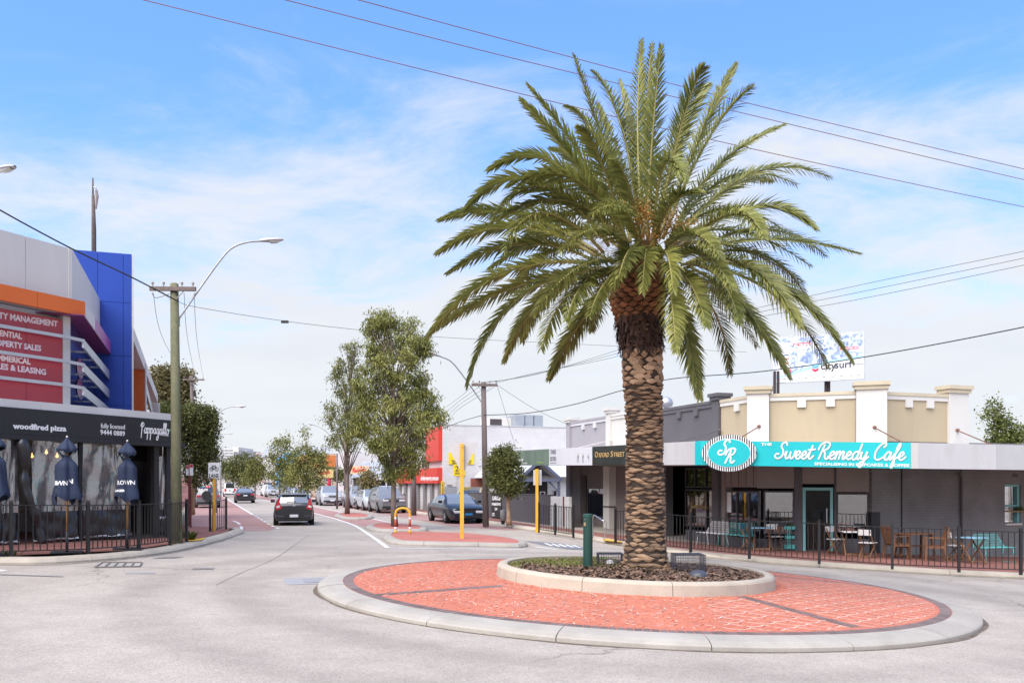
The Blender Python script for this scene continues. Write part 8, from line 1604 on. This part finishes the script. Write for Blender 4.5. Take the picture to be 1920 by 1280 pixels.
t, zt = block('far_shop', 'orange and beige shop behind the wispy median tree', 14.5, 24, 128, 146, 6.2, W_BEIGE); FB = Fr(S(14.45, 146), S(14.45, 128)); FE = Fr(S(14.5, 127.95), S(24, 127.95)); part(FE, 'orange_fascia', 0, 9.5, .0, .2, zt - 2.0, zt - .3, W_FORG, t); part(FB, 'orange_fascia', 0, 17.9, .0, .2, zt - 2.0, zt - .3, W_FORG, t)
t, zt = block('far_shop', 'blue and yellow painted shop far down the right side', 13.8, 22, 160, 176, 6.5, W_FBLU); FE = Fr(S(13.8, 159.95), S(22, 159.95)); part(FE, 'yellow_band', 0, 8.1, .0, .2, zt - 3.0, zt - 1.6, W_FYEL, t); part(FE, 'blue_sign', 0, 4, .0, .22, zt - 1.5, zt + .6, mat('sky blue sign', (.10, .45, .75), .5), t); part(FE, 'shop_window', .5, 7, .0, .05, zt - 6, zt - 3.4, G_DARK, t)
t, zt = block('far_shop', 'grey gabled shop beyond the blue one', 14, 28, 200, 220, 6.0, W_PALE, roof=2.4)
for k, (u0, u1, s0, s1, h, m, lab) in enumerate(((-14, -4.6, 66, 78, 3.6, W_BEIGE, 'beige shop behind the clipped street tree'), (-16, -5, 84, 104, 4.2, W_PALE, 'pale shop on the left beyond the beige one'), (-16, -5, 112, 140, 4.0, W_FORG, 'orange brick shop far on the left'), (-18, -5.5, 150, 190, 4.5, W_WHITE, 'white shop farthest on the left'), (13.6, 24, 236, 260, 5, W_BEIGE, 'beige shop at the far right end of the street'))): block('street_shop', lab, u0, u1, s0, s1, h, m)
# hospital-like block on the skyline
def far_block(label, px0, px1, yt, yb, Y, m, rows, cols):
    a, b = P(px0, yb, Y), P(px1, yb, Y); t = thing('skyline_block', label, 'building', a); mb = MB(); zt = P(0, yt, Y).z; mb.hexa([Vector((a.x, Y, a.z - 20)), Vector((b.x, Y, a.z - 20)), Vector((b.x, Y + 30, a.z - 20)), Vector((a.x, Y + 30, a.z - 20)), Vector((a.x, Y, zt)), Vector((b.x, Y, zt)), Vector((b.x, Y + 30, zt)), Vector((a.x, Y + 30, zt))]); mb.build('wall', m, t, fix=True)
    for r in range(rows):
        z = zt - (zt - a.z) * (r + .55) / rows; h_ = (zt - a.z) / rows * .36
        for c_ in range(cols): x0 = a.x + (b.x - a.x) * (c_ + .08) / cols; x1 = a.x + (b.x - a.x) * (c_ + .92) / cols; mb = MB(); mb.bb((x0, Y - .3, z - h_ / 2), (x1, Y - .02, z + h_ / 2)); mb.build('window_band', mat('far window', (.22, .23, .26), .4), t)
    return t
far_block('wide pale hospital block on the skyline left of its tower', 412, 437, 841, 862, 520, W_PALE, 4, 3); far_block('taller pale tower at the centre of the skyline hospital', 437, 447, 838, 862, 515, W_WHITE, 1, 1); far_block('right wing of the pale skyline hospital', 447, 462, 844, 862, 525, W_PALE, 4, 2); far_block('long low pale building on the hill beneath the hospital', 396, 470, 866, 874, 470, W_PALE, 1, 4); far_block('pinkish house block on the hill right of the hospital', 478, 496, 848, 866, 430, mat('pinkish wall', (.50, .40, .36), .8), 2, 3)
# pylon sign and yard banner
c = S(14.4, 84); py = thing('pylon_sign', 'yellow rounded sign with red script on a red pole', 'sign', c); Yp_ = c.y; X0 = (617.5 - CX) / F * Yp_; mb = MB(); mb.tube([Vector((X0, Yp_, c.z)), Vector((X0, Yp_, P(0, 880, Yp_).z))], .16, 10); mb.build('pole', mat('red pole', (.55, .03, .06), .5), py, smooth_=True)
rr_ = []; 
for cx_, cy_, a0 in ((622, 882, 0), (598, 882, 90), (598, 893, 180), (622, 893, 270)):
    for k in range(5): a = radians(a0 + k * 22.5); rr_.append(P(cx_ + 2.6 * cos(a), cy_ - 2.6 * sin(a), Yp_ - .2))
mb = MB(); mb.prism(rr_, (0, .3, 0)); bd = mb.build('sign_box', mat('cream yellow sign', (.75, .56, .24), .5, .03, 2), py, fix=True)
s_ = Yp_ / F; script_mb('Red Sea', 3.2 * s_, Matrix.Translation(P(597, 890, Yp_ - .21)) @ Matrix.Rotation(pi / 2, 4, 'X') @ Matrix.Rotation(.16, 4, 'Z'), 1.0 * s_, .3, sx=1.0).build('lettering', mat('red script', (.62, .06, .03), .5), bd) if all(ch in GLY for ch in 'Red Sea') else None
mb = MB(); mb.prism([P(x, y, Yp_ - .1) for x, y in ((603, 896.5), (616, 896.5), (616, 906))], (0, .1, 0)); tp_ = mb.build('triangle_panel', W_WHITE, py, fix=True); text_mb('131', 3.4 * s_, Matrix.Translation(P(610, 900.8, Yp_ - .115)) @ Matrix.Rotation(pi / 2, 4, 'X'), bold=.01).build('lettering', M_BTXT, tp_)
c = S(17.5, 86); bn2 = thing('yard_banner', 'cream banner with red script behind the thin tree', 'sign', c); Yq = c.y + 2; mb = MB(); mb.prism([P(x, y, Yq) for x, y in ((655, 873), (692, 873), (692, 888), (655, 888))], (0, .1, 0)); b2_ = mb.build('banner', mat('peach banner', (.72, .48, .30), .6, .05, 1), bn2, fix=True); s_ = Yq / F; script_mb('Red Sea', 3.6 * s_, Matrix.Translation(P(660, 885, Yq - .02)) @ Matrix.Rotation(pi / 2, 4, 'X') @ Matrix.Rotation(.12, 4, 'Z'), 1.1 * s_, .3).build('lettering', MATS['red script'], b2_)
for px in (656, 691): mb = MB(); q = P(px, 888, Yq + .05); mb.beam(Vector((q.x, q.y, zg(q.x, q.y))), q + Vector((0, 0, .5)), .1); mb.build('post', W_GREYM, bn2)
